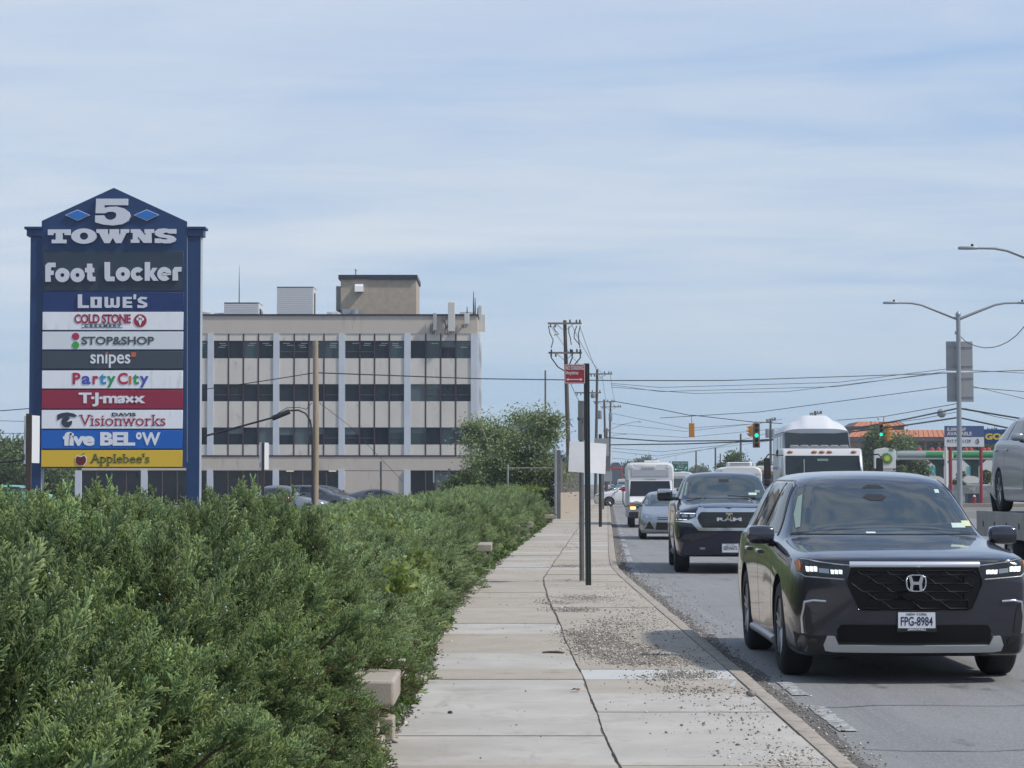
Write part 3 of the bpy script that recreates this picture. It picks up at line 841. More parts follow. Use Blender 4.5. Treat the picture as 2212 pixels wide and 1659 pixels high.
def disc(b, cx, cy, r, y=YP - .012, d=.015, a0=0, a1=360):
    n = 28; pts = [(cx + r * math.cos(R(a0 + (a1 - a0) * k / n)), cy - r * math.sin(R(a0 + (a1 - a0) * k / n))) for k in range(n + (a1 - a0 < 360))]
    if a1 - a0 < 360: pts.append((cx, cy))
    b.fy([S(*p) for p in pts], y, y + d)
FL = [[(258, 1235), (258, 1030), (290, 998), (382, 998), (380, 1052), (330, 1055), (325, 1095), (358, 1097), (356, 1150), (322, 1150), (322, 1235)],
 [(775, 1010), (838, 1010), (838, 1062), (862, 1062), (862, 1118), (840, 1118), (840, 1170), (876, 1172), (876, 1228), (805, 1228), (778, 1200), (778, 1118), (750, 1118), (750, 1062), (775, 1062)],
 [(992, 990), (1058, 990), (1058, 1170), (1118, 1170), (1118, 1228), (1020, 1228), (995, 1195)],
 [(1493, 990), (1556, 990), (1556, 1118), (1590, 1062), (1650, 1062), (1600, 1135), (1665, 1222), (1597, 1222), (1556, 1160), (1556, 1222), (1493, 1222)],
 [(1838, 1220), (1838, 1090), (1865, 1052), (1948, 1052), (1945, 1108), (1905, 1110), (1903, 1220)],
 [(1705, 1128), (1815, 1128), (1822, 1150), (1705, 1158)]]
FLR = [(469, 1152, 88, 88, 25, 25, 0, 360), (657, 1152, 88, 88, 25, 25, 0, 360), (1221, 1140, 88, 88, 25, 25, 0, 360), (1405, 1140, 87, 87, 25, 25, 40, 320), (1735, 1138, 87, 87, 25, 25, 5, 318)]
LW = [[(660, 1390), (710, 1390), (710, 1527), (797, 1527), (797, 1560), (660, 1560)],
 [(818, 1422), (955, 1422), (955, 1452), (818, 1452)], [(818, 1452), (868, 1452), (868, 1525), (818, 1525)], [(903, 1452), (955, 1452), (955, 1525), (903, 1525)], [(818, 1525), (955, 1525), (955, 1558), (818, 1558)],
 [(992, 1422), (1033, 1422), (1035, 1525), (1065, 1525), (1065, 1440), (1105, 1440), (1105, 1525), (1140, 1525), (1140, 1422), (1178, 1422), (1178, 1540), (1160, 1558), (1100, 1555), (1085, 1548), (1070, 1557), (1010, 1558), (992, 1540)],
 [(1218, 1422), (1330, 1422), (1330, 1450), (1262, 1450), (1262, 1475), (1330, 1478), (1330, 1503), (1262, 1505), (1262, 1528), (1332, 1528), (1332, 1558), (1218, 1558)],
 [(1352, 1390), (1383, 1390), (1380, 1450), (1350, 1450)],
 [(1520, 1425), (1508, 1455), (1460, 1448), (1445, 1462), (1520, 1500), (1520, 1540), (1480, 1560), (1400, 1558), (1400, 1520), (1470, 1530), (1480, 1515), (1410, 1490), (1402, 1450), (1440, 1420)]]
m_lowe = mat('lowe_panel', (0.012, 0.034, 0.138), 0.5)
pn = panel(478, 670, m_dkpanel, .02); glyph(FL, FLR, 'lettering', m_letter, pn, y=YS - .08, d=.08)
pn = panel(678, 770, m_lowe, .02); glyph(LW, [], 'lettering', m_letter, pn, y=YS - .08, d=.05)
m_pw = mat('panel_white', (0.86, 0.87, 0.90), 0.4, var=.03, vs=.8, stretch=(2, 1, .5), spots=[(2.0, .58, .8, (.66, .665, .69))]); m_pg = mat('panel_greywhite', (0.73, 0.755, 0.78), 0.4)
m_red = mat('sign_crimson', (0.36, 0.02, 0.055), 0.5); m_char = mat('sign_charcoal', (0.035, 0.05, 0.07), 0.5)
m_wht = mat('sign_white', (0.78, 0.79, 0.82), 0.5)
pn = panel(773, 860, m_pw)
ptext('COLD STONE', 362, 635, 784, 828, m_red, pn, serif=True, bold=.028, space=.92)
ptext('CREAMERY', 412, 588, 834, 846, m_char, pn, bold=.02, space=1.5)
b = MB()
for (a, c_, d_, e_) in ((398, 596, 830, 832), (398, 596, 846, 848)): b.fy([S(a, d_), S(c_, d_), S(c_, e_), S(a, e_)], YP, YP - .01)
b.build('pill_outline', m_char, pn, OR)
b = MB(); disc(b, 681, 815, 31); o = b.build('round_logo', m_red, pn, OR)
b = MB()
for (cx_, cy_, r_) in ((681, 800, 9), (671, 808, 8), (692, 808, 8), (681, 812, 8)): disc(b, cx_, cy_, r_, YP - .02, .008 + .001 * r_)
b.fy([S(672, 818), S(690, 818), S(681, 841)], YP - .022, YP - .012); b.build('cone_motif', m_pw, o, OR)
pn = panel(868, 954, m_pg)
ptext('STOP&SHOP', 398, 748, 892, 931, mat('sign_grey', (0.075, 0.085, 0.10), .5), pn, bold=.022)
b = MB(); disc(b, 369, 891, 17.5); b.build('red_dot', mat('dot_red', (0.42, 0.025, 0.08), .5), pn, OR)
b = MB(); disc(b, 369, 933, 17.5); b.build('green_dot', mat('dot_green', (0.06, 0.36, 0.07), .5), pn, OR)
pn = panel(962, 1047, mat('panel_slate', (0.050, 0.068, 0.088), .45))
ptext('snıpes', 441, 634, 978, 1043, m_wht, pn, bold=.012)
m_or = mat('sign_orange', (0.62, 0.13, 0.06), .5)
b = MB(); b.fy([S(638, 968), S(660, 968), S(660, 990), S(638, 990)], YP, YP - .015); b.build('square_mark', m_or, pn, OR)
b = MB(); b.fy([S(514, 968), S(525, 968), S(525, 978), S(514, 978)], YP, YP - .015); b.build('dot_mark', m_or, pn, OR)
pn = panel(1056, 1143, m_pw)
cols = {'r': (0.45, 0.03, 0.07), 'b': (0.07, 0.09, 0.42), 'l': (0.03, 0.28, 0.52), 'g': (0.03, 0.30, 0.12), 'o': (0.65, 0.16, 0.03)}
for (ch, x0, x1, yt, yb, c_) in (('P', 356, 394, 1067, 1122, 'r'), ('a', 400, 443, 1082, 1123, 'b'), ('r', 453, 480, 1082, 1122, 'r'), ('t', 484, 518, 1072, 1123, 'l'), ('y', 522, 564, 1083, 1138, 'g'),
                             ('C', 574, 622, 1067, 1123, 'r'), ('ı', 628, 640, 1082, 1122, 'o'), ('t', 646, 676, 1072, 1123, 'g'), ('y', 680, 723, 1083, 1138, 'b')):
    ptext(ch, x0, x1, yt, yb, mat('party_' + c_, cols[c_], .5), pn, bold=.03)
pn = panel(1150, 1240, mat('panel_crimson', (0.30, 0.018, 0.052), .45))
ptext('T·J·maxx', 386, 708, 1163, 1230, m_wht, pn, bold=.034, space=.9)
pn = panel(1247, 1337, m_pw)
ptext('Visionworks', 388, 806, 1270, 1323, m_red, pn, serif=True, bold=-.004)
ptext('DAVIS', 547, 662, 1260, 1277, m_char, pn, bold=.025)
b = MB(); b.fy([S(*p) for p in ((280, 1270), (300, 1262), (330, 1258), (360, 1264), (378, 1276), (366, 1276), (368, 1282), (345, 1279), (318, 1280), (296, 1288), (280, 1297))], YP, YP - .014)
disc(b, 326, 1305, 26, YP - .016, .02, 52, 412 - 38); b.build('eye_motif', m_char, pn, OR)
pn = panel(1344, 1434, mat('panel_blue', (0.006, 0.118, 0.47), .45))
ptext('five BEL', 312, 660, 1353, 1420, m_wht, pn, bold=.045, space=.95)
ptext('W', 692, 782, 1355, 1418, m_wht, pn, bold=.03); ptext('o', 664, 692, 1354, 1390, m_wht, pn, bold=.05)
pn = panel(1441, 1522, mat('panel_yellow', (0.72, 0.47, 0.035), .45))
ptext("Applebee's", 442, 730, 1458, 1516, mat('sign_olive', (0.09, 0.13, 0.04), .5), pn, serif=True, bold=.006)
b = MB(); b.fy([S(*p) for p in ((366, 1480), (376, 1466), (394, 1471), (412, 1464), (423, 1480), (421, 1500), (408, 1517), (380, 1517), (368, 1502))], YP, YP - .012)
o = b.build('apple_outline', m_wht, pn, OR)
b = MB(); b.fy([S(*p) for p in ((369, 1481), (377, 1470), (394, 1475), (411, 1468), (420, 1481), (418, 1500), (406, 1514), (382, 1514), (371, 1502))], YP - .012, YP - .02)
b.build('apple_motif', mat('apple_maroon', (0.13, 0.008, 0.02), .35), o, OR)
b = MB(); b.fy([S(*p) for p in ((399, 1464), (403, 1456), (414, 1453), (410, 1461))], YP, YP - .014); b.build('leaf_motif', mat('dot_green', (0.06, 0.36, 0.07)), o, OR)

# ================================================================ office building
YB = 185.0
def Bp(px, py): p = at(px, py, YB); return p.x, p.z
def bx(px): return at(px, 850, YB).x
def bz(py): return at(730, py, YB).z
m_stucco = mat('stucco_tan', (0.55, 0.485, 0.415), 0.9, var=0.05, vs=.5, stretch=(1, 1, .22), spots=[(.5, .55, .8, (0.42, 0.36, 0.30)), (1.6, .60, .72, (.40, .345, .285))])
m_precast = mat('precast_beige', (0.64, 0.595, 0.53), 0.9, var=0.08, vs=.6, stretch=(1, 1, .5), spots=[(1.3, .58, .74, (.46, .42, .365))])
m_pil = mat('pilaster_blue_grey', (0.56, 0.595, 0.65), 0.7, var=0.06, vs=.8)
m_mull = mat('mullion_maroon', (0.055, 0.028, 0.035), 0.5)
m_coping = mat('coping_dark', (0.028, 0.034, 0.05), 0.5)
m_glass = [mat('glass_dark', (0.015, 0.024, 0.036), 0.08, spec=.22), mat('glass_mid', (0.022, 0.033, 0.045), 0.10, spec=.22), mat('glass_blind', (0.095, 0.125, 0.135), 0.25, spec=.4), mat('glass_teal', (0.045, 0.075, 0.082), 0.12, spec=.4)]
XLb, XRb = bx(178), bx(1031.5)
of = thing('office_building', 'four storey beige office block with pale blue pilasters and dark ribbon windows', 'building', ((XLb + XRb) / 2, YB, 0))
OB = Vector(of.location)
z_top, z_f, z_r1a, z_r1b, z_r2a, z_r2b, z_r3a, z_r3b, z_p, z_b = [bz(v) for v in (682, 720.6, 735.9, 774, 829.7, 866.8, 923.2, 960.3, 983.2, 1016)]
YB2 = YB + 17.0
b = MB()
b.bb(XLb, XRb, YB, YB2, z_f, z_top)                                   # fascia
b.bb(XLb + .2, XRb - .2, YB + .25, YB2 - .2, -.05, z_f - .003)            # core
b.bb(XLb, XRb, YB + .03, YB2 - .03, z_b, z_p - .12)                       # beam over ground floor
b.build('wall', m_stucco, of, OB, smooth=None)
b = MB(); b.bb(XLb - .08, XRb + .08, YB - .10, YB2 + .1, z_top, z_top + .13); b.build('coping', m_coping, of, OB)
b = MB()
for (za, zb_) in ((z_r1a, z_f), (z_r2a, z_r1b), (z_r3a, z_r2b), (z_p, z_r3b)): b.bb(XLb + .05, XRb - .05, YB + .045, YB2 - .06, min(za, zb_), max(za, zb_))
b.build('spandrels', m_precast, of, OB, smooth=None)
b = MB(); b.bb(XLb, XRb + .03, YB - .02, YB2, z_p - .12, z_p - .003); b.build('belt_course', m_mull, of, OB)
pils = [(164, 177.5), (306, 319.5), (448, 461), (590, 603), (731.6, 745), (873, 887), (1017, 1031)]
for (a, c_) in pils:
    b = MB(); b.bb(bx(a), bx(c_), YB - .04, YB + .2, z_p, z_f - .004); b.build('pilaster', m_pil, of, OB)
    b = MB(); b.bb(bx(a), bx(c_), YB - .10, YB + .3, -.05, z_b - .004); b.build('pilaster', m_pil, of, OB)
rw = random.Random(5)
for i in range(len(pils) - 1):
    xa, xb = bx(pils[i][1]), bx(pils[i + 1][0]); w = (xb - xa) / 4
    for k in range(4):
        for ri, (zt, zb_) in enumerate(((z_r1a, z_r1b), (z_r2a, z_r2b), (z_r3a, z_r3b))):
            gm = m_glass[rw.choices((0, 1, 2, 3), (5, 4, 1.6 if ri == 2 else .5, 1.8 if ri != 1 else .5))[0]]
            b = MB(); b.bb(xa + k * w + .02, xa + (k + 1) * w - .02, YB + .16, YB + .24, zb_, zt); wo = b.build('window', gm, of, OB)
            if rw.random() < .42:
                b = MB(); zc = zb_ + (zt - zb_) * .38; b.bb(xa + k * w + .05, xa + (k + 1) * w - .05, YB + .12, YB + .158, zc - .025, zc + .025); b.build('transom', mat('mullion_brown', (.11, .08, .075), .5), wo, OB)
            if rw.random() < (.25, .12, .5)[ri]:
                zc = zt - (zt - zb_) * rw.uniform(.25, .5); b = MB(); b.bb(xa + k * w + .05, xa + (k + 1) * w - .05, YB + .145, YB + .158, zc, zt - .02); b.build('blind', m_glass[2], wo, OB)
            if ri == 0 and rw.random() < .6:
                b = MB()
                for q in range(rw.randint(1, 3)):
                    xx = xa + k * w + rw.uniform(.15, .5) * w; b.bb(xx, xx + w * .45, YB + .15, YB + .158, zt - .22 - .16 * q, zt - .19 - .16 * q)
                b.build('ceiling_lights', mat('office_light', (.3, .33, .34), .5, emit=(.6, .7, .75), es=.25), wo, OB)
        if k:
            b = MB(); x = xa + k * w; b.bb(x - .055, x + .055, YB + .02, YB + .15, z_p, z_f - .004); b.build('mullion', m_mull, of, OB)
# ground floor bays
m_dkgl = mat('entrance_dark', (0.012, 0.014, 0.018), 0.15)
gz = z_b - .02
for i, kind in enumerate(('glass', 'glass', 'glass', 'entrance', 'solid', 'glass')):
    xa, xb = bx(pils[i][1]), bx(pils[i + 1][0])
    if kind == 'solid':
        b = MB(); b.bb(xa, xb, YB + .05, YB + .24, -.05, gz); b.build('infill_wall', m_stucco, of, OB); continue
    b = MB(); b.bb(xa, xb, YB + .18, YB + .245, -.05, gz); wo = b.build('shopfront' if kind == 'glass' else 'entrance', m_dkgl, of, OB)
    b = MB()
    for k in range(1, 4 if kind == 'glass' else 5):
        x = xa + (xb - xa) * k / (4 if kind == 'glass' else 5); b.bb(x - .04, x + .04, YB + .12, YB + .178, 0, gz - .05)
    b.build('frame_bars', mat('mullion_brown', (.11, .08, .075), .5), wo, OB)
    if kind == 'entrance':
        b = MB()
        for x in (xa + .9, xb - .5): b.bb(x - .3, x + .3, YB + .10, YB + .17, gz - .07, gz - .01)
        b.build('entrance_lamp', mat('lamp_glow', (.7, .62, .5), .5, emit=(1, .85, .6), es=.7), wo, OB)
        b = MB(); b.bb(xa + 3.0, xa + 3.35, YB + .10, YB + .17, .95, 1.4); b.build('notice', mat('notice_grey', (.3, .32, .34)), wo, OB)
    elif i == 5:
        b = MB(); b.bb(xa + 2.0, xa + 3.3, YB + .15, YB + .176, .2, gz - .1); b.build('pale_pane', m_glass[2], wo, OB)
# right-hand flank
for k in range(4):
    y0 = YB + .1 + k * 5.5
    b = MB(); b.bb(XRb - .15, XRb + .1, y0, y0 + .5, z_p, z_f - .004)
    if y0 < YB2 - .3: b.build('pilaster', m_pil, of, OB)
for ri, (zt, zb_) in enumerate(((z_r1a, z_r1b), (z_r2a, z_r2b), (z_r3a, z_r3b))):
    for k in range(3):
        b = MB(); b.bb(XRb - .25, XRb - .02, YB + .8 + k * 5.5, min(YB2 - .3, YB + 5.4 + k * 5.5), zb_, zt); b.build('window', m_glass[ri % 2], of, OB)
# penthouse
m_brick = mat('brick_tan', (0.43, 0.36, 0.28), 0.9, var=0.12, vs=2.2, bump=.2, bs=14)
def PZ(py): return at(810, py, YB + 5).z
def PX(px): return at(px, 640, YB + 5).x
b = MB(); b.bb(PX(736), PX(899), YB + 5, YB + 12, z_top, PZ(603)); ph = b.build('penthouse', m_brick, of, OB)
b = MB(); b.bb(PX(731), PX(901.5), YB + 4.8, YB + 12.2, PZ(603), PZ(594)); b.build('penthouse_coping', m_coping, ph, OB)
m_white = mat('white_metal', (0.72, 0.72, 0.72), 0.5); m_offw = mat('off_white', (0.60, 0.59, 0.54), 0.5); m_gal = mat('galvanised', (0.36, 0.38, 0.40), 0.45, metal=.5, var=.1, vs=4)
m_blk = mat('black_rubber', (0.018, 0.018, 0.02), .6); m_grey = mat('mid_grey', (0.25, 0.26, 0.27), .6)
b = MB(); x0, x1, zt, zb_ = PX(767), PX(785), PZ(613), PZ(631)
b.fx([(YB + 5, zt), (YB + 4.55, zt - .22), (YB + 4.45, zb_), (YB + 5, zb_)], x0, x1)
tag(b.build('vent_hood', m_white, origin=(x0, YB + 5, zb_)), 'white box hood high on the tan brick penthouse wall', 'vent')
b = MB(); x0, x1 = PX(724), PX(735.5); b.bb(x0, x1, YB + 6, YB + 9, PZ(668), PZ(616)); 
tag(b.build('air_handler', m_grey, origin=(x0, YB + 6, PZ(668))), 'grey equipment cabinet on the left flank of the brick penthouse', 'equipment')
b = MB(); b.bb(PX(740), PX(783), YB + 4.7, YB + 5 - .003, z_top + .1, PZ(668)); b.lathe([(.3, 0), (.3, .4)], (PX(768), YB + 4.5, z_top + .45), 14)
tag(b.build('duct_box', m_gal, origin=(PX(740), YB + 4.7, z_top + .1)), 'low galvanised duct box at the foot of the brick penthouse', 'equipment')
def louvre(x0, x1, yt, yb, yd, label):
    def LX(px): return at(px, 660, YB + yd).x
    zt, zb_ = at(600, yt, YB + yd).z, z_top + .02
    t = thing('louvre_screen', label, 'roof enclosure', ((LX(x0) + LX(x1)) / 2, YB + yd, zb_), group='white louvred enclosures on the office roof'); o = Vector(t.location)
    b = MB(); b.bb(LX(x0), LX(x1), YB + yd + .05, YB + yd + 3, zb_, zt); b.build('housing', m_white, t, o)
    b = MB(); z = zb_ + .1
    while z < zt - .1:
        b.bb(LX(x0) + .02, LX(x1) - .02, YB + yd - .03, YB + yd + .045, z, z + .10); z += .17
    b.build('slats', m_white, t, o)
    b = MB(); b.bb(LX(x0), LX(x1), YB + yd - .05, YB + yd + 3, zt, zt + .06); b.build('top_trim', m_coping, t, o)
    b = MB(); b.bb(LX(x1), LX(x1) + .03, YB + yd + .7, YB + yd + 1.6, zb_ + .2, zt - .4); b.build('side_opening', m_blk, t, o)
louvre(484, 559, 655, 684, 1.6, 'low white louvred enclosure at the left of the office roof')
louvre(598, 677, 621, 684, 1.6, 'tall white louvred enclosure beside the brick penthouse')
def roofbox(px0, px1, yt, d, m, label, name='roof_unit', rnd=False):
    X0, X1 = at(px0, 670, YB + d).x, at(px1, 670, YB + d).x; zt = at(px0, yt, YB + d).z
    b = MB(); b.bb(X0, X1, YB + d, YB + d + 1.2, z_top + .1, zt)
    if rnd: b.lathe([(.35, 0), (.38, .12), (.2, .2)], ((X0 + X1) / 2, YB + d + .6, zt), 14)
    tag(b.build(name, m, origin=(X0, YB + d, z_top + .1)), label, 'roof unit')
roofbox(436, 452, 676, 3, m_offw, 'small round topped vent unit next to the pylon on the office roof', rnd=True)
roofbox(462, 482, 676, 3, m_offw, 'flat off white unit between the vent and the low louvred screen')
roofbox(706, 716, 674, 2, m_offw, 'small grey white condenser between the tall screen and the penthouse')
roofbox(718, 731, 673, 2.5, m_white, 'white condenser tucked against the penthouse foot')
roofbox(993, 1025, 674, 5, m_offw, 'pale rooftop unit behind the antennas at the right roof corner')
b = MB(); a = at(517, 573, YB + 2); b.tube([(a.x, a.y, z_top), (a.x, a.y, (z_top + a.z) / 2), a], [.05, .04, .012], 6)
tag(b.build('whip_antenna', m_blk, origin=(a.x, a.y, z_top)), 'tall thin whip antenna on the low white enclosure', 'antenna')
b = MB(); a = at(768.5, 583, YB + 6); b.tube([(a.x, a.y, PZ(594)), a], .06, 6); b.ball(a, .10, 8, 6)
tag(b.build('short_mast', m_gal, origin=(a.x, a.y, PZ(594))), 'short stub mast on top of the brick penthouse', 'antenna')
def panel_ant(x0, x1, yt, yb, label, m, d=-.35, dep=.22):
    X0, X1 = bx(x0), bx(x1); zt, zb_ = bz(yt), bz(yb)
    t = thing('panel_antenna', label, 'antenna', ((X0 + X1) / 2, YB + d, zb_), group='cell panel antennas on the roof corner'); o = Vector(t.location)
    b = MB(); b.bb(X0, X1, YB + d - dep, YB + d, zb_, zt); b.build('radome', m, t, o, bevel=.03)
    b = MB(); b.tube([((X0 + X1) / 2, YB + d + .06, zb_ - .3), ((X0 + X1) / 2, YB + d + .06, zt)], .05, 6); b.bb((X0 + X1) / 2 - .06, (X0 + X1) / 2 + .06, YB + d + .02, YB - .11, bz(695), bz(692)); b.build('bracket', m_gal, t, o)
    b = MB()
    for s in (-.09, .04): b.tube([(X0 + .1 + s, YB + d - .02, zb_), (X0 + .02 + s, YB + d, zb_ - .3), (X0 - .15 + s, YB + d + .1, zb_ - .1), (X0 - .1 + s, YB + d + .2, bz(700))], .025, 5)
    b.build('cables', m_blk, t, o)
panel_ant(935.5, 943, 677, 715, 'narrow grey panel antenna leftmost on the roof corner', mat('antenna_grey', (.38, .39, .37), .5))
panel_ant(968, 983, 654, 717, 'largest off white panel antenna hung over the roof edge', m_offw, dep=.35)
panel_ant(1003, 1014, 678.5, 701, 'square off white antenna box near the right roof corner', m_offw)
b = MB(); b.bb(bx(955), bx(963), YB - .25, YB - .003, bz(693), bz(683)); b.tube([(bx(960), YB - .1, bz(693)), (bx(962), YB - .1, bz(703)), (bx(968), YB - .1, bz(716))], .04, 6)
tag(b.build('radio_unit', m_grey, origin=(bx(959), YB - .1, bz(693))), 'small grey radio unit beside the largest panel antenna', 'equipment')
for (px, yt, lb) in ((1023, 630, 'taller of the slim twin whip masts at the right roof corner'), (1026.5, 643, 'shorter of the slim twin whip masts at the right roof corner'), (1009, 662, 'thin rod antenna between the square antenna and the corner masts')):
    a = at(px, yt, YB + 3); b = MB(); b.tube([(a.x, a.y, z_top + .1), (a.x, a.y, (a.z + z_top) / 2), a], [.07, .06, .025], 6)
    tag(b.build('whip_antenna', m_coping, origin=(a.x, a.y, z_top + .1)), lb, 'antenna')
for (px, yt, yb, dy, lb) in ((1033.5, 660, 715, 4, 'off white panel antenna turned sideways behind the corner'), (1041, 679, 716, 8, 'rightmost panel antenna on the flank of the office roof')):
    a = at(px, yt, YB + dy); c_ = at(px, yb, YB + dy); b = MB(); b.bb(a.x - .02, a.x + .28, YB + dy, YB + dy + .3, c_.z, a.z); b.bb(a.x - .12, a.x - .02, YB + dy + .1, YB + dy + .2, z_top + .14, a.z - .2)
    tag(b.build('panel_antenna', m_offw, origin=(a.x, a.y, c_.z), bevel=.02), lb, 'antenna', 'cell panel antennas on the roof corner')

# ================================================================ hedge benches, posts, boards
m_bench = mat('bench_concrete', (0.36, 0.315, 0.265), 0.9, var=.1, vs=4, bump=.25, bs=80, spots=[(60, .55, .7, (.24, .2, .165))])
def bench(xr, y0, y1, zt, label, w=.42):
    t = thing('concrete_bench', label, 'bench', (xr - w / 2, (y0 + y1) / 2, SW - .03), group='concrete benches half buried in the hedge'); o = Vector(t.location)
    b = MB(); b.bb(xr - w, xr, y0, y1, zt - .15, zt); b.build('seat_slab', m_bench, t, o, bevel=.02, bseg=3)
    for y in (y0 + .22, y1 - .22):
        b = MB(); b.bb(xr - w + .06, xr - .07, y - .11, y + .11, .03, .22); b.bb(xr - w + .09, xr - .10, y - .085, y + .085, .222, zt - .152); b.build('pedestal', m_bench, t, o, bevel=.012)
bench(-.66, 12.8, 14.4, .56, 'nearest pinkish concrete bench end sticking out of the hedge', .30)
bench(-.40, 44.8, 46.4, .48, 'second concrete bench emerging from the hedge beyond the near one')
bench(.22, 62.0, 63.6, .52, 'lower of the paired concrete benches halfway along the hedge')
bench(.60, 65.5, 67.2, .56, 'taller farther one of the paired concrete benches along the hedge', .55)
bench(1.72, 92, 93.5, .42, 'small farthest concrete bench at the end of the hedge by the wall')

m_post = mat('post_black_green', (0.016, 0.022, 0.020), 0.45, var=.2, vs=8)
m_postg = mat('post_steel', (0.17, 0.17, 0.165), 0.5, metal=.6, var=.2, vs=6)
m_sgback = mat('sign_back', (0.33, 0.34, 0.35), 0.5, metal=.3, var=.08, vs=3)
m_nored = mat('sign_red', (0.30, 0.022, 0.035), 0.45); m_board = mat('poster_board', (0.64, 0.645, 0.67), 0.7, var=.06, vs=3)
Y1 = 35.4
bp = at(1271, 1262, Y1); tp = at(1267, 785, Y1)
t = thing('sign_post', 'tall black green steel post carrying the red no standing sign', 'post', (bp.x, Y1, SW)); o = Vector(t.location)
b = MB()
for s in (-1, 1): b.tube([(bp.x + s * .033, Y1, SW), (tp.x + s * .033, Y1, tp.z)], .014, 6)
b.tube([(bp.x, Y1 + .02, SW), (tp.x, Y1 + .02, tp.z)], .034, 8)
b.build('post', m_post, t, o)
a0, a1 = at(1219, 829, Y1), at(1264, 787, Y1)
b = MB(); b.bb(a0.x, a1.x, Y1 - .03, Y1 - .018, a0.z, a1.z); sg = b.build('sign_plate', m_nored, t, o, bevel=.003)
b = MB(); w = .008
for (x0, x1, z0, z1) in ((a0.x + .006, a1.x - .006, a0.z + .006, a0.z + .006 + w), (a0.x + .006, a1.x - .006, a1.z - .006 - w, a1.z - .006), (a0.x + .006, a0.x + .006 + w, a0.z + .015, a1.z - .015), (a1.x - .006 - w, a1.x - .006, a0.z + .015, a1.z - .015)):
    b.bb(x0, x1, Y1 - .033, Y1 - .0302, z0, z1)
m_sw = mat('sign_reflective', (.62, .60, .60), .5); b.build('border', m_sw, sg, o)
def bl(cx, cy):   # zoom of the post: 0.2977 px per unit from (987.5, 658.3)... photo position to X,Z
    p = at(987.5 + .2977 * cx, 658.3 - 300.9 + .2977 * cy + 300.9, Y1); return p.x, p.z
def sgt(s, x0, x1, yt, yb, **kw):
    p = at(x0, yb, Y1); q = at(x1, yt, Y1); b = MB(); b.add(*text_mesh(s, q.x - p.x, q.z - p.z, p.x, p.z, Y1 - .034, .004, **kw)); b.build('lettering', m_sw, sg, o, smooth=None)
sgt('NO STANDING', 1222, 1261, 790.5, 799.3, bold=.022); sgt('Anytime', 1222, 1249, 801.5, 811.5, bold=.02)
p = lambda x, y: (at(x, y, Y1).x, at(x, y, Y1).z)
b = MB(); b.fy([p(1223, 820), p(1228, 816.5), p(1228, 819), p(1253.5, 819), p(1253.5, 816.5), p(1258.5, 820), p(1253.5, 823.5), p(1253.5, 821), p(1228, 821), p(1228, 823.5)], Y1 - .034, Y1 - .0302); b.build('arrow', m_sw, sg, o)
b = MB()
for (x, y) in ((1223.5, 789), (1240, 789), (1225, 827), (1241, 827), (1258, 789)): q = at(x, y, Y1); b.ball((q.x, Y1 - .033, q.z), .006, 8, 6)
b.build('rivets', m_sw, sg, o)
# second post with sign backs and two poster boards
Y2 = 36.9; bp = at(1257, 1255, Y2); tp = at(1255.5, 866, Y2)
t = thing('sign_post', 'grey steel post just behind the black one with dark sign backs', 'post', (bp.x, Y2, SW)); o = Vector(t.location)
b = MB(); b.tube([(bp.x, Y2, SW), (tp.x, Y2, tp.z)], .042, 10); b.build('post', m_postg, t, o)
m_dkback = mat('sign_back_dark', (0.085, 0.095, 0.10), 0.5, metal=.4, var=.1, vs=3)
for (yt, yb) in ((866, 905), (908, 951)):
    z1, z0 = at(1255, yt, Y2).z, at(1255, yb, Y2).z; b = MB()
    b.box((tp.x - .0, Y2 - .06, (z0 + z1) / 2), (.26, .012, z1 - z0), rz=R(66)); b.build('sign_plate', m_dkback, t, o, bevel=.004)
b = MB(); b.box((tp.x, Y2 - .055, at(0, 905, Y2).z), (.13, .03, .05)); b.build('clamp', m_postg, t, o)
def board(c0, c1, c2, c3, Ya, Yb, label):
    q = [at(*c0, Ya), at(*c1, Yb), at(*c2, Yb), at(*c3, Ya)]
    nrm = (q[1] - q[0]).cross(q[3] - q[0]).normalized() * .01
    b = MB(); b.add(q + [v + nrm for v in q], [(0, 1, 2, 3), (7, 6, 5, 4), (0, 4, 5, 1), (1, 5, 6, 2), (2, 6, 7, 3), (3, 7, 4, 0)])
    tag(b.build('poster_board', m_board, origin=(q[3] + q[2]) / 2, smooth=None), label, 'board')
board((1230.5, 953), (1263, 954.5), (1262.5, 1021), (1227.8, 1018.5), 36.6, 36.68, 'blank white poster board on the left of the paired posts')
board((1273.5, 955.5), (1310, 959), (1307.5, 1024), (1273.5, 1021), 35.9, 36.3, 'blank white poster board on the right of the paired posts')
def signpost(px, pyb, pyt, plates, label, m=m_post, w=.035):
    Y = gY(pyb, SW); bp = at(px, pyb, Y); zt = at(px, pyt, Y).z
    t = thing('sign_post', label, 'post', (bp.x, Y, SW), group=None); o = Vector(t.location)
    b = MB(); b.tube([(bp.x, Y, SW), (bp.x, Y, zt)], w, 8); b.build('post', m, t, o)
    for (x0, x1, yt, yb, mm) in plates:
        A, B = at(x0, yb, Y), at(x1, yt, Y); b = MB(); b.bb(A.x, B.x, Y - w - .02, Y - w - .004, A.z, B.z); b.build('sign_plate', mm, t, o)
signpost(1297, 1138, 938, [(1283.5, 1315.5, 947, 984.5, m_sgback)], 'dark post with a square grey sign back beyond the poster boards', w=.06)
signpost(1312.5, 1092, 984, [(1301, 1322, 1018, 1040, m_sgback)], 'farther grey post with a small square grey plate low on it', m_postg, .07)
signpost(1303, 1100, 985, [(1297, 1309, 1000, 1018, m_sgback)], 'thin post with a grey plate behind the dark sign post', m_postg, .06)

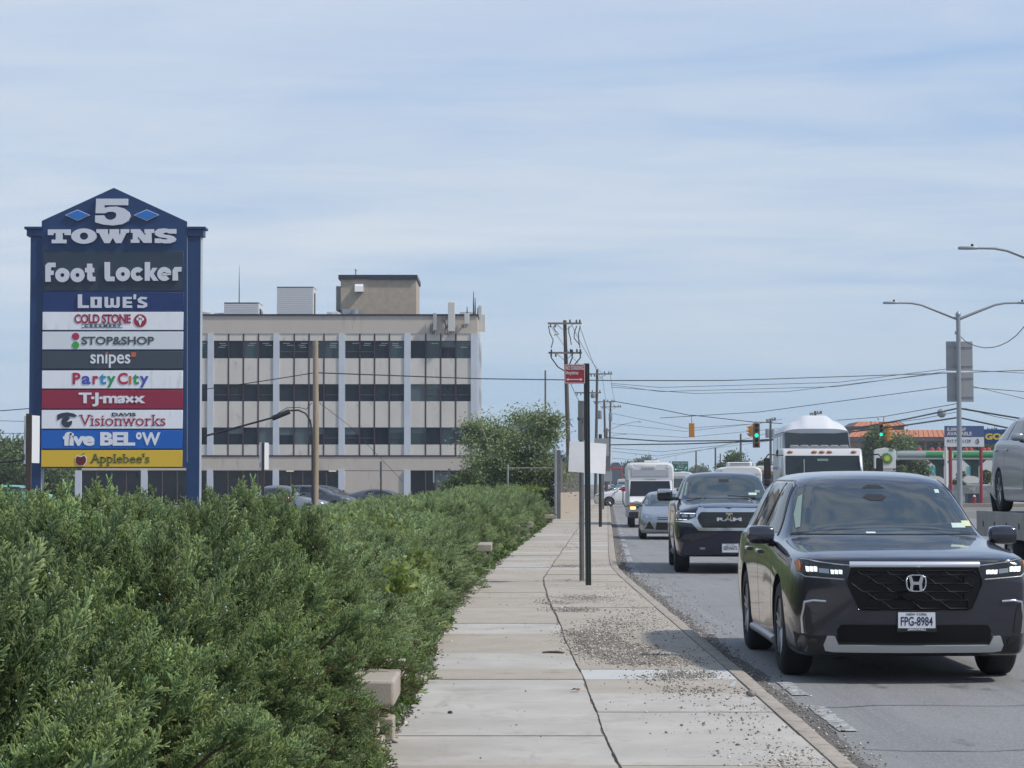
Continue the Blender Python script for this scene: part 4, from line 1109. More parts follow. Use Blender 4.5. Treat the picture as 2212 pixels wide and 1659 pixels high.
# brown real-estate sign posts with white boards
m_brown = mat('brown_post', (0.055, 0.042, 0.036), .8, var=.2, vs=5); m_bw = mat('board_white', (.72, .73, .74), .5); m_txt = mat('board_text', (.05, .07, .10), .5)
def vsign(px0, px1, pyt, pl, pr, Y, label, txt=True):
    p0, p1 = at(px0, pyt, Y), at(px1, pyt, Y)
    t = thing('lease_sign', label, 'sign', ((p0.x + p1.x) / 2, Y, 0), group='white lease boards on brown posts'); o = Vector(t.location)
    b = MB(); b.bb(p0.x, p1.x, Y - .06, Y + .06, -.05, p0.z); b.build('post', m_brown, t, o)
    for (xa, xb, ya, yb, s) in ([pl + (-1,)] if pl else []) + ([pr + (1,)] if pr else []):
        A, B = at(xa, yb, Y), at(xb, ya, Y); w = (B.x - A.x)
        b = MB(); dep = .9 * s
        xn, xf = (B.x, A.x) if s < 0 else (A.x, B.x)
        q = [Vector((xn, Y, A.z)), Vector((xf, Y + .55, A.z)), Vector((xf, Y + .55, B.z)), Vector((xn, Y, B.z))]
        n = Vector((.02 * s, .03, 0))
        b.add(q + [v + n for v in q], [(0, 1, 2, 3), (7, 6, 5, 4), (0, 4, 5, 1), (1, 5, 6, 2), (2, 6, 7, 3), (3, 7, 4, 0)])
        bo = b.build('board', m_bw, t, o, smooth=None)
        if txt and abs(w) > .08:
            b = MB()
            if s < 0:
                for i, f in enumerate((.25, .42, .60)):
                    x = A.x + w * f; yq = Y + .55 * (1 - f) - .02
                    b.bb(x - .006, x + .006, yq - .012, yq, A.z + (B.z - A.z) * .5, A.z + (B.z - A.z) * (.82 - .05 * i))
                b.bb(A.x + .03, B.x - .005, Y - .02 + .27, Y + .26, A.z + (B.z - A.z) * .455, A.z + (B.z - A.z) * .46)
            b.add(*text_mesh('SN5012', w * .55 if s > 0 else w * .5, .16 if s < 0 else .5, A.x + w * .3, A.z + (B.z - A.z) * (.08 if s < 0 else .42), Y + .2, .02))
            b.build('lettering', m_txt, bo, o, smooth=None)
vsign(57.3, 68.5, 893.5, (43, 57, 898, 1002), (68.5, 75, 897, 1000), 62, 'largest white lease board on a brown post at the left edge')
vsign(565.5, 571, 957, (557, 565.3, 955, 1015), (571.2, 575, 956, 1014), 70, 'white lease board on a brown post left of the wooden pole')
vsign(821.5, 824.5, 996.5, (818, 821.4, 997, 1034), None, 80, 'slim white board on a brown post in front of the solid wall bay', False)
vsign(938.5, 941, 1016, (935.5, 938.4, 1016, 1043), None, 90, 'smallest white board on a thin post near the bushy tree', False)

# retaining wall, slatted fence, pipe rail
m_rwall = mat('retaining_concrete', (0.40, 0.335, 0.27), .95, var=.1, vs=1.2, bump=.2, bs=40, spots=[(1.0, .55, .75, (.28, .235, .19))])
path = []
for k in range(13):
    f = k / 12; Y = 104 + f * 66; x = 2.22 + .0445 * (Y - 104) + .25 * math.sin(f * math.pi) * .6; path.append((x, Y))
b = MB(); vs = []; fs = []
for i, (x, Y) in enumerate(path):
    vs += [(x - .25, Y, 0), (x, Y, 0), (x, Y, 1.27 - .15 * i / 12), (x - .25, Y, 1.27 - .15 * i / 12)]
    if i:
        for s in range(4): fs.append((4 * i - 4 + s, 4 * i - 4 + (s + 1) % 4, 4 * i + (s + 1) % 4, 4 * i + s))
fs += [(0, 1, 2, 3), (51, 50, 49, 48)]
b.add(vs, fs); tag(b.build('retaining_wall', m_rwall, origin=(path[0][0], path[0][1], 0), smooth=30), 'low tan concrete wall carrying the slatted fence beside the walk', 'wall')
ft = thing('slatted_fence', 'tall grey chain link fence filled with vertical slats on the low wall', 'fence', (path[0][0] - .1, path[0][1], 1.27)); o = Vector(ft.location)
m_slat = mat('fence_slat', (0.27, 0.255, 0.24), .7, var=.12, vs=2)
b = MB()
for i in range(12):
    (xa, ya), (xb, yb) = path[i], path[i + 1]; n = 36
    for k in range(n):
        f = (k + .15) / n; x = xa + (xb - xa) * f - .12; Y = ya + (yb - ya) * f; zb_ = 1.27 - .15 * (i + f) / 12 - .02
        h = 1.95 - .35 * (i + f) / 12
        w_ = (yb - ya) / n * .75
        b.box((x, Y, zb_ + h * .4), (.03, w_, h * .8)); b.add([(x, Y - w_ / 2, zb_ + h * .8), (x, Y + w_ / 2, zb_ + h * .8), (x + .28, Y + w_ / 2, zb_ + h), (x + .28, Y - w_ / 2, zb_ + h)], [(0, 1, 2, 3)])
b.build('slats', m_slat, ft, o, smooth=None)
for i in range(0, 13, 1):
    x, Y = path[i]; zb_ = 1.27 - .15 * i / 12; h = 1.95 - .35 * i / 12
    b = MB(); b.tube([(x - .17, Y, zb_ - .02), (x - .17, Y, zb_ + h * .8), (x + .12, Y, zb_ + h)], .035, 6); b.build('fence_post', m_gal, ft, o)
Yr = 103.0; a = at(1097, 1011, Yr); c_ = at(1199, 1011, Yr)
rt = thing('pipe_fence', 'chain link fence of grey pipe rails between the bushy tree and slatted fence', 'fence', ((a.x + c_.x) / 2, Yr, 0)); o = Vector(rt.location)
b = MB(); b.tube([a, c_], .02, 8); b.build('rail', m_grey, rt, o)
for (px, yt, r_) in ((1097, 1003, .04), (1200, 968, .055)):
    q = at(px, yt, Yr); b = MB(); b.tube([(q.x, Yr, -.05), q], r_, 8); b.build('fence_post', m_gal, rt, o)
a3 = at(1205, 972, Yr); b = MB(); b.bb(at(1203, 1000, Yr).x, at(1211, 1000, Yr).x, Yr - .02, Yr + .02, 0.0, a3.z); b.build('gate_leaf', m_postg, rt, o)
q = at(1178, 800, 190); b = MB(); b.tube([(q.x, 190, 0), q], [.10, .07], 8)
tag(b.build('bare_pole', mat('rust_pole', (.16, .12, .10), .8), origin=(q.x, 190, 0)), 'thin bare pole rising behind the bushy tree', 'pole')
# ================================================================ vehicles
FR = (0.0, .32, .64, .88, 1.0)
def body_mesh(stations, fb=.15, rb=.08, dyf=(0, 0, 0, 0, 0), dyr=(0, 0, 0, 0, 0), crease=None, screase=None, sub=2, arches=(), xin=.55):
    """closed loft along y; station = (y, zb, [4 side (x,z)], [4 top (x,z)])"""
    bm = bmesh.new(); rings = []
    ns = len(stations)
    def halfpts(st):
        y, zb, side, top = st
        return [(FR[k] * side[0][0] * .97, zb) for k in range(5)] + list(side) + list(top)
    for i, st in enumerate(stations):
        hp = halfpts(st); y = st[0]; rg = {}
        for j, (x, z) in enumerate(hp):
            yy = y
            if i == 0 or i == ns - 1:
                f = FR[j] if j <= 4 else (1.0 if j <= 8 else FR[12 - j])
                row = 0 if j <= 4 else (j - 4 if j <= 8 else 4)
                yy = y - fb * (1 - f * f) + dyf[row] if i == 0 else y + rb * (1 - f * f) - dyr[row]
            for s in ((1, -1) if x > 1e-6 else (0,)):
                rg[(j, s)] = bm.verts.new((x * (s or 1), yy, z))
        rings.append(rg)
    def V(i, j, s): return rings[i].get((j, s)) or rings[i][(j, 0)]
    for i in range(ns - 1):
        for s in (1, -1):
            for j in range(12):
                q = [V(i, j, s), V(i, j + 1, s), V(i + 1, j + 1, s), V(i + 1, j, s)]
                bm.faces.new(q if s == 1 else q[::-1])
    for i in (0, ns - 1):
        y, zb, side, top = stations[i]
        for s in (1, -1):
            grid = [[V(i, k, s) for k in range(5)]]
            for r_ in range(3):
                row = []
                for c in range(5):
                    if c == 4: row.append(V(i, 5 + r_, s)); continue
                    f = FR[c]; yy = y - fb * (1 - f * f) + dyf[r_ + 1] if i == 0 else y + rb * (1 - f * f) - dyr[r_ + 1]
                    key = ('c', i, r_, c, s if c else 0)
                    if key not in rings[i]: rings[i][key] = bm.verts.new((side[r_][0] * f * s, yy, side[r_][1]))
                    row.append(rings[i][key])
                grid.append(row)
            grid.append([V(i, 12 - c, s) for c in range(5)])
            for r_ in range(4):
                for c in range(4):
                    q = [grid[r_][c], grid[r_][c + 1], grid[r_ + 1][c + 1], grid[r_ + 1][c]]
                    bm.faces.new(q)
    bmesh.ops.recalc_face_normals(bm, faces=bm.faces)
    cl = bm.edges.layers.float.new('crease_edge')
    for i in range(ns):
        for s in (1, -1):
            for j in range(13):
                if i < ns - 1 and crease and j in crease:
                    e = bm.edges.get((V(i, j, s), V(i + 1, j, s)))
                    if e: e[cl] = crease[j]
                if j < 12 and screase and i in screase:
                    e = bm.edges.get((V(i, j, s), V(i, j + 1, s)))
                    if e and (j >= 4): e[cl] = screase[i]
    me = bpy.data.meshes.new('body'); bm.to_mesh(me); bm.free()
    ob = bpy.data.objects.new('tmp', me); COL.objects.link(ob)
    md = ob.modifiers.new('s', 'SUBSURF'); md.levels = sub; md.render_levels = sub
    cut = None
    if arches:
        cb = MB()
        for (y, z, r_) in arches:
            for s in (1, -1):
                cb.add(*(lambda q: (q.v, q.f))(MB().tube([(s * xin, y, z), (s * 1.6, y, z)], r_, 36)))
        cme = cb.mesh('cut'); cut = bpy.data.objects.new('cut', cme); COL.objects.link(cut)
        cme.materials.append(m_black_pl); cme.materials.append(m_black_pl); me.materials.append(m_black_pl); me.materials.append(m_black_pl)
        cme.polygons.foreach_set('material_index', [1] * len(cme.polygons))
        bo = ob.modifiers.new('b', 'BOOLEAN'); bo.operation = 'DIFFERENCE'; bo.object = cut; bo.solver = 'EXACT'
    dg = bpy.context.evaluated_depsgraph_get(); ev = ob.evaluated_get(dg)
    out = bpy.data.meshes.new_from_object(ev)
    bpy.data.objects.remove(ob)
    if cut: bpy.data.objects.remove(cut)
    out.materials.clear()
    bv = bmesh.new(); bv.from_mesh(out); tree_ = BVHTree.FromBMesh(bv); bv.free()
    return out, tree_
VIEWS = {'F': (lambda u, v: Vector((u, -9, v)), Vector((0, 1, 0))), 'B': (lambda u, v: Vector((u, 19, v)), Vector((0, -1, 0))),
         'L': (lambda u, v: Vector((-9, u, v)), Vector((1, 0, 0))), 'R': (lambda u, v: Vector((9, u, v)), Vector((-1, 0, 0))),
         'T': (lambda u, v: Vector((u, v, 9)), Vector((0, 0, -1)))}
def project(bvh, view, u, v):
    f, d = VIEWS[view]; o = f(u, v); h, n, _, _ = bvh.ray_cast(o, d)
    if h is None:
        h2, n, _, _ = bvh.find_nearest(o + d * 9); h = Vector(h2)
    if n.dot(d) > 0: n = -n
    return h, n, d
def drape(bvh, poly, view, name, m, parent, off=.004, dens=.06, skirt=.02, smooth=50):
    P = []
    for i, p in enumerate(poly):
        q = poly[(i + 1) % len(poly)]; L = math.hypot(q[0] - p[0], q[1] - p[1]); n = max(1, int(L / dens))
        P += [(p[0] + (q[0] - p[0]) * k / n, p[1] + (q[1] - p[1]) * k / n) for k in range(n)]
    nb = len(P); us = [p[0] for p in P]; vs_ = [p[1] for p in P]; pts = [Vector(p) for p in P]
    u = min(us) + dens * .5
    while u < max(us):
        v = min(vs_) + dens * .5
        while v < max(vs_):
            if min((p[0] - u) ** 2 + (p[1] - v) ** 2 for p in P) > (dens * .4) ** 2: pts.append(Vector((u, v)))
            v += dens
        u += dens
    vo, eo, fo, _, _, _ = delaunay_2d_cdt(pts, [], [list(range(nb))], 1, 1e-6)
    V = []; D = []
    for p in vo:
        h, n, d = project(bvh, view, p[0], p[1]); V.append(h + n * off); D.append(-n)
    F = [list(f) for f in fo]; cnt = {}
    for f in F:
        for a, b_ in zip(f, f[1:] + f[:1]): cnt[tuple(sorted((a, b_)))] = cnt.get(tuple(sorted((a, b_))), 0) + 1
    bd = [e for e, c in cnt.items() if c == 1]; idx = {}
    for e in bd:
        for a in e:
            if a not in idx: idx[a] = len(V); V.append(V[a] + D[a] * (off + skirt))
    F += [[a, b_, idx[b_], idx[a]] for a, b_ in bd]
    use = sorted({i for f in F for i in f}); mp = {i: k for k, i in enumerate(use)}
    b = MB(); b.add([V[i] for i in use], [[mp[i] for i in f] for f in F])
    return b.build(name, m, parent, smooth=smooth)
def line_pts(bvh, pts, view, w, h, off=.0, dens=.06):
    S_ = []
    for p, q in zip(pts[:-1], pts[1:]):
        L = math.hypot(q[0] - p[0], q[1] - p[1]); n = max(1, int(L / dens)); S_ += [(p[0] + (q[0] - p[0]) * k / n, p[1] + (q[1] - p[1]) * k / n) for k in range(n)]
    S_.append(pts[-1]); H = [project(bvh, view, *p) for p in S_]
    V = []; F = []
    for i, (p, n, d) in enumerate(H):
        t = H[min(i + 1, len(H) - 1)][0] - H[max(i - 1, 0)][0]
        if t.length < 1e-6: t = Vector((1, 0, 0))
        t.normalize(); s = t.cross(n)
        if s.length < 1e-6: s = n.orthogonal()
        s = s.normalized() * w / 2; b0 = p - n * .012
        V += [b0 - s, p + n * (h + off) * .55 - s * .95, p + n * (h + off) * .9 - s * .55, p + n * (h + off), p + n * (h + off) * .9 + s * .55, p + n * (h + off) * .55 + s * .95, b0 + s]
        if i:
            for k in range(6): F.append((7 * i - 7 + k, 7 * i - 6 + k, 7 * i + 1 + k, 7 * i + k))
    F += [tuple(range(7)), tuple(len(V) - 1 - k for k in range(7))]
    return V, F
def drape_line(bvh, pts, view, name, m, parent, w=.02, h=.01, dens=.06):
    lines = pts if isinstance(pts[0][0], (tuple, list)) else [pts]
    b = MB()
    for l in lines: b.add(*line_pts(bvh, l, view, w, h, dens=dens))
    return b.build(name, m, parent, smooth=50)
def mx(poly): return [(-p[0], p[1]) for p in poly]

m_black_pl = mat('black_plastic', (0.016, 0.017, 0.019), 0.55)
m_gloss_bk = mat('gloss_black', (0.008, 0.009, 0.010), 0.18, coat=.4)
m_chrome = mat('chrome', (0.62, 0.63, 0.65), 0.16, metal=1.0)
m_satin = mat('satin_silver', (0.40, 0.40, 0.41), 0.38, metal=.8)
m_tyre = mat('tyre_rubber', (0.020, 0.020, 0.021), 0.85, bump=.2, bs=30)
m_rim = mat('alloy', (0.34, 0.35, 0.37), 0.3, metal=.9)
m_carglass = mat('car_glass', (0.040, 0.052, 0.056), 0.03, spec=1.0)
m_truckglass = mat('truck_glass', (0.028, 0.036, 0.040), 0.05, spec=.35)
m_sideglass = mat('side_glass', (0.012, 0.014, 0.016), 0.04, spec=.7)
m_lens = mat('lamp_lens', (0.30, 0.33, 0.36), 0.1, metal=.6)
m_led = mat('lamp_lit', (.9, .95, 1), .3, emit=(.85, .95, 1.0), es=.75)
m_amber = mat('amber_lens', (0.45, 0.13, 0.02), .3); m_amberlit = mat('amber_lit', (.9, .5, .15), .3, emit=(1, .62, .22), es=1.5)
m_redlens = mat('red_lens', (0.35, 0.015, 0.012), .3)
m_plate = mat('plate_white', (.70, .71, .74), .45); m_plnavy = mat('plate_navy', (.012, .018, .07), .5)
m_sticker = mat('sticker_green', (.50, .62, .55), .5); m_sticky = mat('sticker_yellow', (.58, .60, .36), .5)
m_pale = mat('pale_daylight', (.22, .29, .25), .6)

def wheel(parent, x, y, r, w, rim=None, spokes=5, face=1, z=None):
    """face: which way (+1 / -1 along x) the hub shows"""
    z = r if z is None else z
    b = MB(); q = r * .66
    prof = [(q, -w / 2), (r * .90, -w / 2), (r * .97, -w * .42), (r, -w * .30), (r, w * .30), (r * .97, w * .42), (r * .90, w / 2), (q, w / 2), (q * .97, w * .3), (q * .97, -w * .3)]
    b.lathe(prof + [prof[0]], (0, 0, 0), 36, 'X', closed=False)
    t = b.build('wheel', m_tyre, parent, loc=(x, y, z), smooth=40)
    b = MB(); f = face
    b.lathe([(q * .98, f * w * .1), (q * .97, f * w * .44), (q * .90, f * w * .46), (q * .88, f * w * .12)], n=32, axis='X', closed=False)
    for k in range(spokes):
        a = 2 * math.pi * k / spokes + .3
        for da in (-.09, .09):
            c, s = math.cos(a + da), math.sin(a + da); c2, s2 = math.cos(a + da * 1.7), math.sin(a + da * 1.7)
            p, p2 = Vector((f * w * .36, c * q * .12, s * q * .12)), Vector((f * w * .42, c2 * q * .92, s2 * q * .92))
            b.tube([p, p2], [q * .09, q * .07], 5)
    b.lathe([(q * .22, f * w * .2), (q * .22, f * w * .40), (q * .12, f * w * .42)], n=16, axis='X')
    ro = b.build('rim', rim or m_rim, t, smooth=40)
    b = MB(); b.lathe([(q * .93, f * w * .02), (q * .05, f * w * .03)], n=24, axis='X', closed=True); b.build('brake_disc', m_black_pl, t)
    return t
def mirror(parent, s, x, y, z, sx_, sy_, sz_, m, cap=None):
    b = MB(); n = 10; b.ball((x * s, y, z), 1.0, 16, 10, (sx_ / 2, sy_ / 2, sz_ / 2))
    vs = []
    for p in b.v:   # squarish shell
        q = [(p[0] - x * s) / (sx_ / 2), (p[1] - y) / (sy_ / 2), (p[2] - z) / (sz_ / 2)]
        mxa = max(abs(c) for c in q) or 1; L = math.sqrt(sum(c * c for c in q)) or 1; k = (L / mxa) ** .62
        vs.append((x * s + q[0] * k * sx_ / 2, y + q[1] * k * sy_ / 2, z + q[2] * k * sz_ / 2))
    b.v = vs
    o = b.build('mirror', cap or m, parent, smooth=60)
    b = MB(); b.tube([((x - sx_ * .3) * s, y + .03, z - sz_ * .42), ((x - sx_ * .8) * s, y + .06, z - sz_ * .55)], .03, 8); b.bb((x - sx_ * .45) * s - .01, (x - sx_ * .45) * s + .01, y - .03, y + .05, z - sz_ * .5, z - sz_ * .3)
    b.build('mirror_arm', m_black_pl, o)
    return o
def plate(parent, bvh, xc, zc, w, h, main, top='', bottom='', dark_frame=True, off=.02):
    hcen, n, d = project(bvh, 'F', xc, zc); y = hcen.y - off
    b = MB(); b.bb(xc - w / 2 - .012, xc + w / 2 + .012, y - .004, y + .03, zc - h / 2 - .012, zc + h / 2 + .012)
    fr = b.build('licence_plate', m_gloss_bk if dark_frame else m_satin, parent, bevel=.004)
    b = MB(); b.bb(xc - w / 2, xc + w / 2, y - .008, y - .0042, zc - h / 2 + (.02 if bottom else 0), zc + h / 2); b.build('plate_face', m_plate, fr)
    b = MB(); b.add(*text_mesh(main, w * .86, h * .50, xc - w * .43, zc - h * .24, y - .010, .0016, bold=.014))
    if top: b.add(*text_mesh(top, w * .55, h * .13, xc - w * .275, zc + h * .33, y - .010, .0016))
    b.build('lettering', m_plnavy, fr, smooth=None)
    if bottom:
        b = MB(); b.add(*text_mesh(bottom, w * .5, h * .12, xc - w * .25, zc - h * .50, y - .010, .004, bold=.02, shear=.2)); b.build('frame_lettering', m_plate, fr, smooth=None)
    return fr

# ---------------------------------------------------------------- grey SUV, close by
YA = 18.85; KA = 1.04
suv = thing('suv', 'dark grey three row SUV nearest the camera with lit headlamps', 'car', ((1975 - CX) / 260.0, YA + .12 * KA, 0), R(-.4), scale=KA)
m_suvp = mat('suv_paint', (0.038, 0.039, 0.055), 0.2, metal=.6, coat=1.0)
m_gbk = mat('grille_black', (0.005, 0.0055, 0.006), 0.4, spec=.25)
def C5(cx, cy): return ((cx - 1219) * .0011616, (1648 - cy) * .0011616)
def C5w(cx, cy): return ((1591 + .3141 * cx - 1903) / 247.4, (1.66 - (960 + .3141 * cy - 1046) / 237.9) / KA)
st_suv = [
 (0.00, .23, [(.85, .30), (.875, .55), (.88, .80), (.865, .955)], [(.76, .985), (.55, .995), (.28, 1.0), (0, 1.002)]),
 (0.09, .22, [(.915, .29), (.94, .55), (.94, .80), (.915, .985)], [(.81, 1.025), (.58, 1.035), (.29, 1.04), (0, 1.043)]),
 (0.34, .21, [(.955, .28), (.975, .55), (.975, .82), (.945, 1.01)], [(.83, 1.055), (.58, 1.07), (.29, 1.075), (0, 1.078)]),
 (0.95, .21, [(.965, .27), (.995, .60), (.985, .86), (.945, 1.05)], [(.83, 1.095), (.59, 1.105), (.29, 1.115), (0, 1.12)]),
 (1.36, .21, [(.965, .27), (.985, .55), (.985, .84), (.955, 1.085)], [(.83, 1.125), (.60, 1.15), (.3, 1.165), (0, 1.17)]),
 (1.46, .21, [(.965, .27), (.98, .55), (.985, .84), (.955, 1.09)], [(.875, 1.125), (.785, 1.17), (.42, 1.215), (0, 1.225)]),
 (2.13, .21, [(.955, .27), (.965, .52), (.98, .84), (.96, 1.11)], [(.905, 1.15), (.715, 1.575), (.42, 1.61), (0, 1.62)]),
 (2.40, .21, [(.955, .27), (.965, .52), (.98, .84), (.96, 1.115)], [(.905, 1.155), (.705, 1.66), (.42, 1.695), (0, 1.705)]),
 (3.30, .21, [(.955, .27), (.965, .52), (.98, .84), (.965, 1.125)], [(.91, 1.165), (.70, 1.685), (.42, 1.725), (0, 1.735)]),
 (4.20, .22, [(.965, .27), (.985, .58), (.99, .86), (.96, 1.13)], [(.90, 1.17), (.69, 1.665), (.42, 1.70), (0, 1.71)]),
 (4.72, .25, [(.95, .30), (.975, .56), (.975, .84), (.94, 1.12)], [(.86, 1.17), (.65, 1.60), (.4, 1.64), (0, 1.65)]),
 (4.98, .30, [(.90, .36), (.94, .56), (.94, .84), (.88, 1.05)], [(.80, 1.12), (.62, 1.30), (.38, 1.33), (0, 1.34)]),
]
bme, bv = body_mesh(st_suv, .115, .08, dyf=(.08, .03, .0, -.01, .0), crease={8: .35, 10: .25}, screase={0: .35, 5: .25}, sub=3, arches=((.95, .40, .445), (3.84, .40, .445)), xin=.60)
body = link_mesh('body', bme, [m_suvp, m_black_pl], suv, smooth=60)
for s in (-1, 1):
    wheel(suv, s * .845, .95, .395, .25, m_rim, 5, s); wheel(suv, s * .845, 3.84, .395, .25, m_rim, 5, s)
# lower dark band, intake, skid bar
b_ = drape(bv, [(-.90, .222), (.90, .222), (.935, .41), (.78, .385), (-.78, .385), (-.935, .41)], 'F', 'lower_bumper', m_black_pl, suv, .007, .07)
drape(bv, [(-.60, .335), (.60, .335), (.615, .43), (.585, .475), (-.585, .475), (-.615, .43)], 'F', 'lower_intake', mat('intake_mesh', (.006, .006, .007), .6, spec=.2), suv, .010, .05)
b = MB()
for r_ in range(4):
    z = .345 + r_ * .03; b.add(*line_pts(bv, [(-.56, z), (.56, z)], 'F', .006, .014, dens=.08))
b.build('intake_mesh_bars', m_black_pl, suv.children[-1], smooth=None)
drape(bv, [(-.70, .272), (-.64, .264), (.64, .264), (.70, .272), (.715, .315), (.69, .385), (.63, .385), (.60, .316), (-.60, .316), (-.63, .385), (-.69, .385), (-.715, .315)], 'F', 'skid_bar', mat('skid_silver', (.50, .50, .51), .4, metal=.4), suv, .022, .05)
# grille
gp = [(-.535, .845), (-.50, .935), (.50, .935), (.535, .845), (.535, .79), (.455, .605), (.43, .592), (-.43, .592), (-.455, .605), (-.535, .79)]
gr = drape(bv, gp, 'F', 'grille', m_gbk, suv, .010, .05)
rows = []; top_z = .905
for r_ in range(5):
    z = .905 - r_ * .066; xo = .0 if r_ % 2 else .115
    for k in range(-3, 4):
        xc = k * .23 + xo
        def inside(x, zz):
            lim = .535 if zz > .80 else .455 + (zz - .605) * .41
            return abs(x) < lim - .012 and .60 < zz < .928
        pl = [(xc - .115, z), (xc - .072, z - .033), (xc + .072, z - .033), (xc + .115, z), (xc + .072, z + .033), (xc - .072, z + .033), (xc - .115, z)]
        pl = [p for p in pl if inside(*p)]
        if len(pl) >= 2: rows.append(pl)
drape_line(bv, rows, 'F', 'grille_mesh', mat('grille_bars', (.010, .0105, .012), .5, spec=.15), gr, .015, .026, .05)
drape_line(bv, [gp[1], gp[0], gp[9], gp[8], gp[7], gp[6], gp[5], gp[4], gp[3], gp[2]], 'F', 'grille_rim', m_gloss_bk, gr, .014, .022)
drape_line(bv, [(-.515, .953), (.515, .953)], 'F', 'chrome_bar', mat('bright_trim', (.82, .83, .85), .3, metal=.9), suv, .052, .034)
# badge: rounded square ring with an H
y = project(bv, 'F', -.01, .81)[0].y - .05
b = MB(); rnd = []
for k in range(32):
    a = 2 * math.pi * k / 32; c, s = math.cos(a), math.sin(a); q = (abs(c) ** 3.2 + abs(s) ** 3.2) ** (-1 / 3.2); tz = 1 + .07 * (s * q)
    rnd.append((c * q * .082 * tz, s * q * .069))
for k in range(32):
    p, q = rnd[k], rnd[(k + 1) % 32]; b.fy([(p[0], .81 + p[1]), (q[0], .81 + q[1]), (q[0] * .86, .81 + q[1] * .86), (p[0] * .86, .81 + p[1] * .86)], y, y + .015)
for s in (-1, 1): b.fy([(s * .060, .81 + .056), (s * .036, .81 + .057), (s * .021, .81 + .012), (s * .022, .81 - .012), (s * .027, .81 - .058), (s * .052, .81 - .057), (s * .046, .81 - .01)], y, y + .014)
b.fy([(-.03, .822), (.03, .822), (.026, .797), (-.026, .797)], y + .001, y + .013)
b.build('badge', m_chrome, suv, bevel=.002)
# headlamps
for s in (-1, 1):
    f = (lambda p: p) if s > 0 else mx
    hl = drape(bv, f([(.49, .955), (.885, 1.0), (.925, .965), (.91, .90), (.86, .868), (.56, .842), (.525, .865)]), 'F', 'headlight', m_gloss_bk, suv, .008, .04)
    drape_line(bv, f([(.50, .945), (.72, .968), (.885, .990)]), 'F', 'light_strip', m_chrome, hl, .012, .016)
    for (u0, u1, v0, v1) in ((.57, .665, .872, .918), (.765, .855, .890, .942)):
        for k in range(3):
            a_, c_ = u0 + (u1 - u0) * (k + .08) / 3, u0 + (u1 - u0) * (k + .86) / 3
            drape(bv, f([(a_, v0 + .006), (c_, v0 + .008), (c_ + .003, v1 - .004), (a_, v1 - .008)]), 'F', 'lamp', m_led, hl, .016, .03)
    drape(bv, f([(.675, .882), (.755, .89), (.755, .925), (.675, .918)]), 'F', 'reflector', m_lens, hl, .014, .03)
    drape(bv, f([(.885, .90), (.912, .91), (.918, .972), (.893, .982)]), 'F', 'side_marker', m_amber, hl, .014, .03)
    drape_line(bv, f([(.56, .836), (.86, .858), (.905, .89)]), 'F', 'lower_trim', m_satin, hl, .012, .012)
    # chrome L trim and vent
    vt = drape(bv, f([(.80, .41), (.855, .41), (.875, .62), (.845, .63), (.825, .60)]), 'F', 'bumper_vent', m_black_pl, suv, .006, .05)
    drape_line(bv, f([(.875, .405), (.885, .53), (.865, .655), (.80, .668), (.70, .662)]), 'F', 'chrome_trim', m_chrome, vt, .022, .016, .04)
    fo = drape(bv, f([(.755, .325), (.845, .33), (.84, .37), (.76, .365)]), 'F', 'fog_lamp', m_gloss_bk, suv, .016, .03)
    # side glass, seams, handles
    v = 'R' if s > 0 else 'L'
    for nm, pl in (('side_window', [(1.78, 1.17), (2.62, 1.17), (2.60, 1.60), (2.42, 1.605), (2.28, 1.57)]), ('side_window', [(2.70, 1.17), (3.62, 1.18), (3.62, 1.60), (2.69, 1.61)]), ('side_window', [(3.72, 1.19), (4.55, 1.21), (4.48, 1.54), (3.72, 1.59)])):
        drape(bv, pl, v, nm, m_sideglass, suv, .006, .07)
    drape_line(bv, [[(1.74, 1.15), (2.26, 1.585), (2.45, 1.63), (3.7, 1.635), (4.58, 1.56)]], v, 'window_trim', m_gloss_bk, suv, .02, .008)
    drape_line(bv, [[(1.55, .42), (1.50, .80), (1.52, 1.10)], [(2.66, .34), (2.66, 1.15)], [(3.46, .42), (3.66, .75), (3.68, 1.15)]], v, 'door_seam', m_black_pl, suv, .008, .001)
    drape_line(bv, [[(1.42, .255), (3.38, .255)]], v, 'side_step', m_satin, suv, .07, .035)
    for yy in (2.42, 3.38): drape_line(bv, [[(yy, .985), (yy + .20, .99)]], v, 'door_handle', m_suvp, suv, .035, .035, .04)
    mirror(suv, s, 1.055, 1.60, 1.155, .245, .20, .165, m_suvp)
# windscreen and what shows in it
ws = drape(bv, [(-.80, 1.165), (.80, 1.165), (.745, 1.36), (.665, 1.565), (.40, 1.585), (0, 1.592), (-.40, 1.585), (-.665, 1.565), (-.745, 1.36)], 'F', 'windscreen', m_carglass, suv, .006, .06)
drape_line(bv, [(-.80, 1.165), (-.4, 1.20), (0, 1.212), (.4, 1.20), (.80, 1.165)], 'F', 'wiper_cowl', m_black_pl, ws, .045, .008)
drape(bv, [(-.752, 1.21), (-.715, 1.22), (-.665, 1.40), (-.635, 1.50), (-.675, 1.48), (-.74, 1.33)], 'F', 'painted_daylight', m_pale, ws, .009, .05)  # pale strip: daylight seen through the side windows, painted onto the glass
drape(bv, [(-.115, 1.475), (-.06, 1.445), (.05, 1.445), (.09, 1.475), (.05, 1.50), (-.08, 1.50)], 'F', 'rear_mirror', m_black_pl, ws, .009, .04)
drape(bv, [(-.10, 1.555), (-.05, 1.585), (.05, 1.585), (.10, 1.555)], 'F', 'camera_housing', m_black_pl, ws, .009, .04)
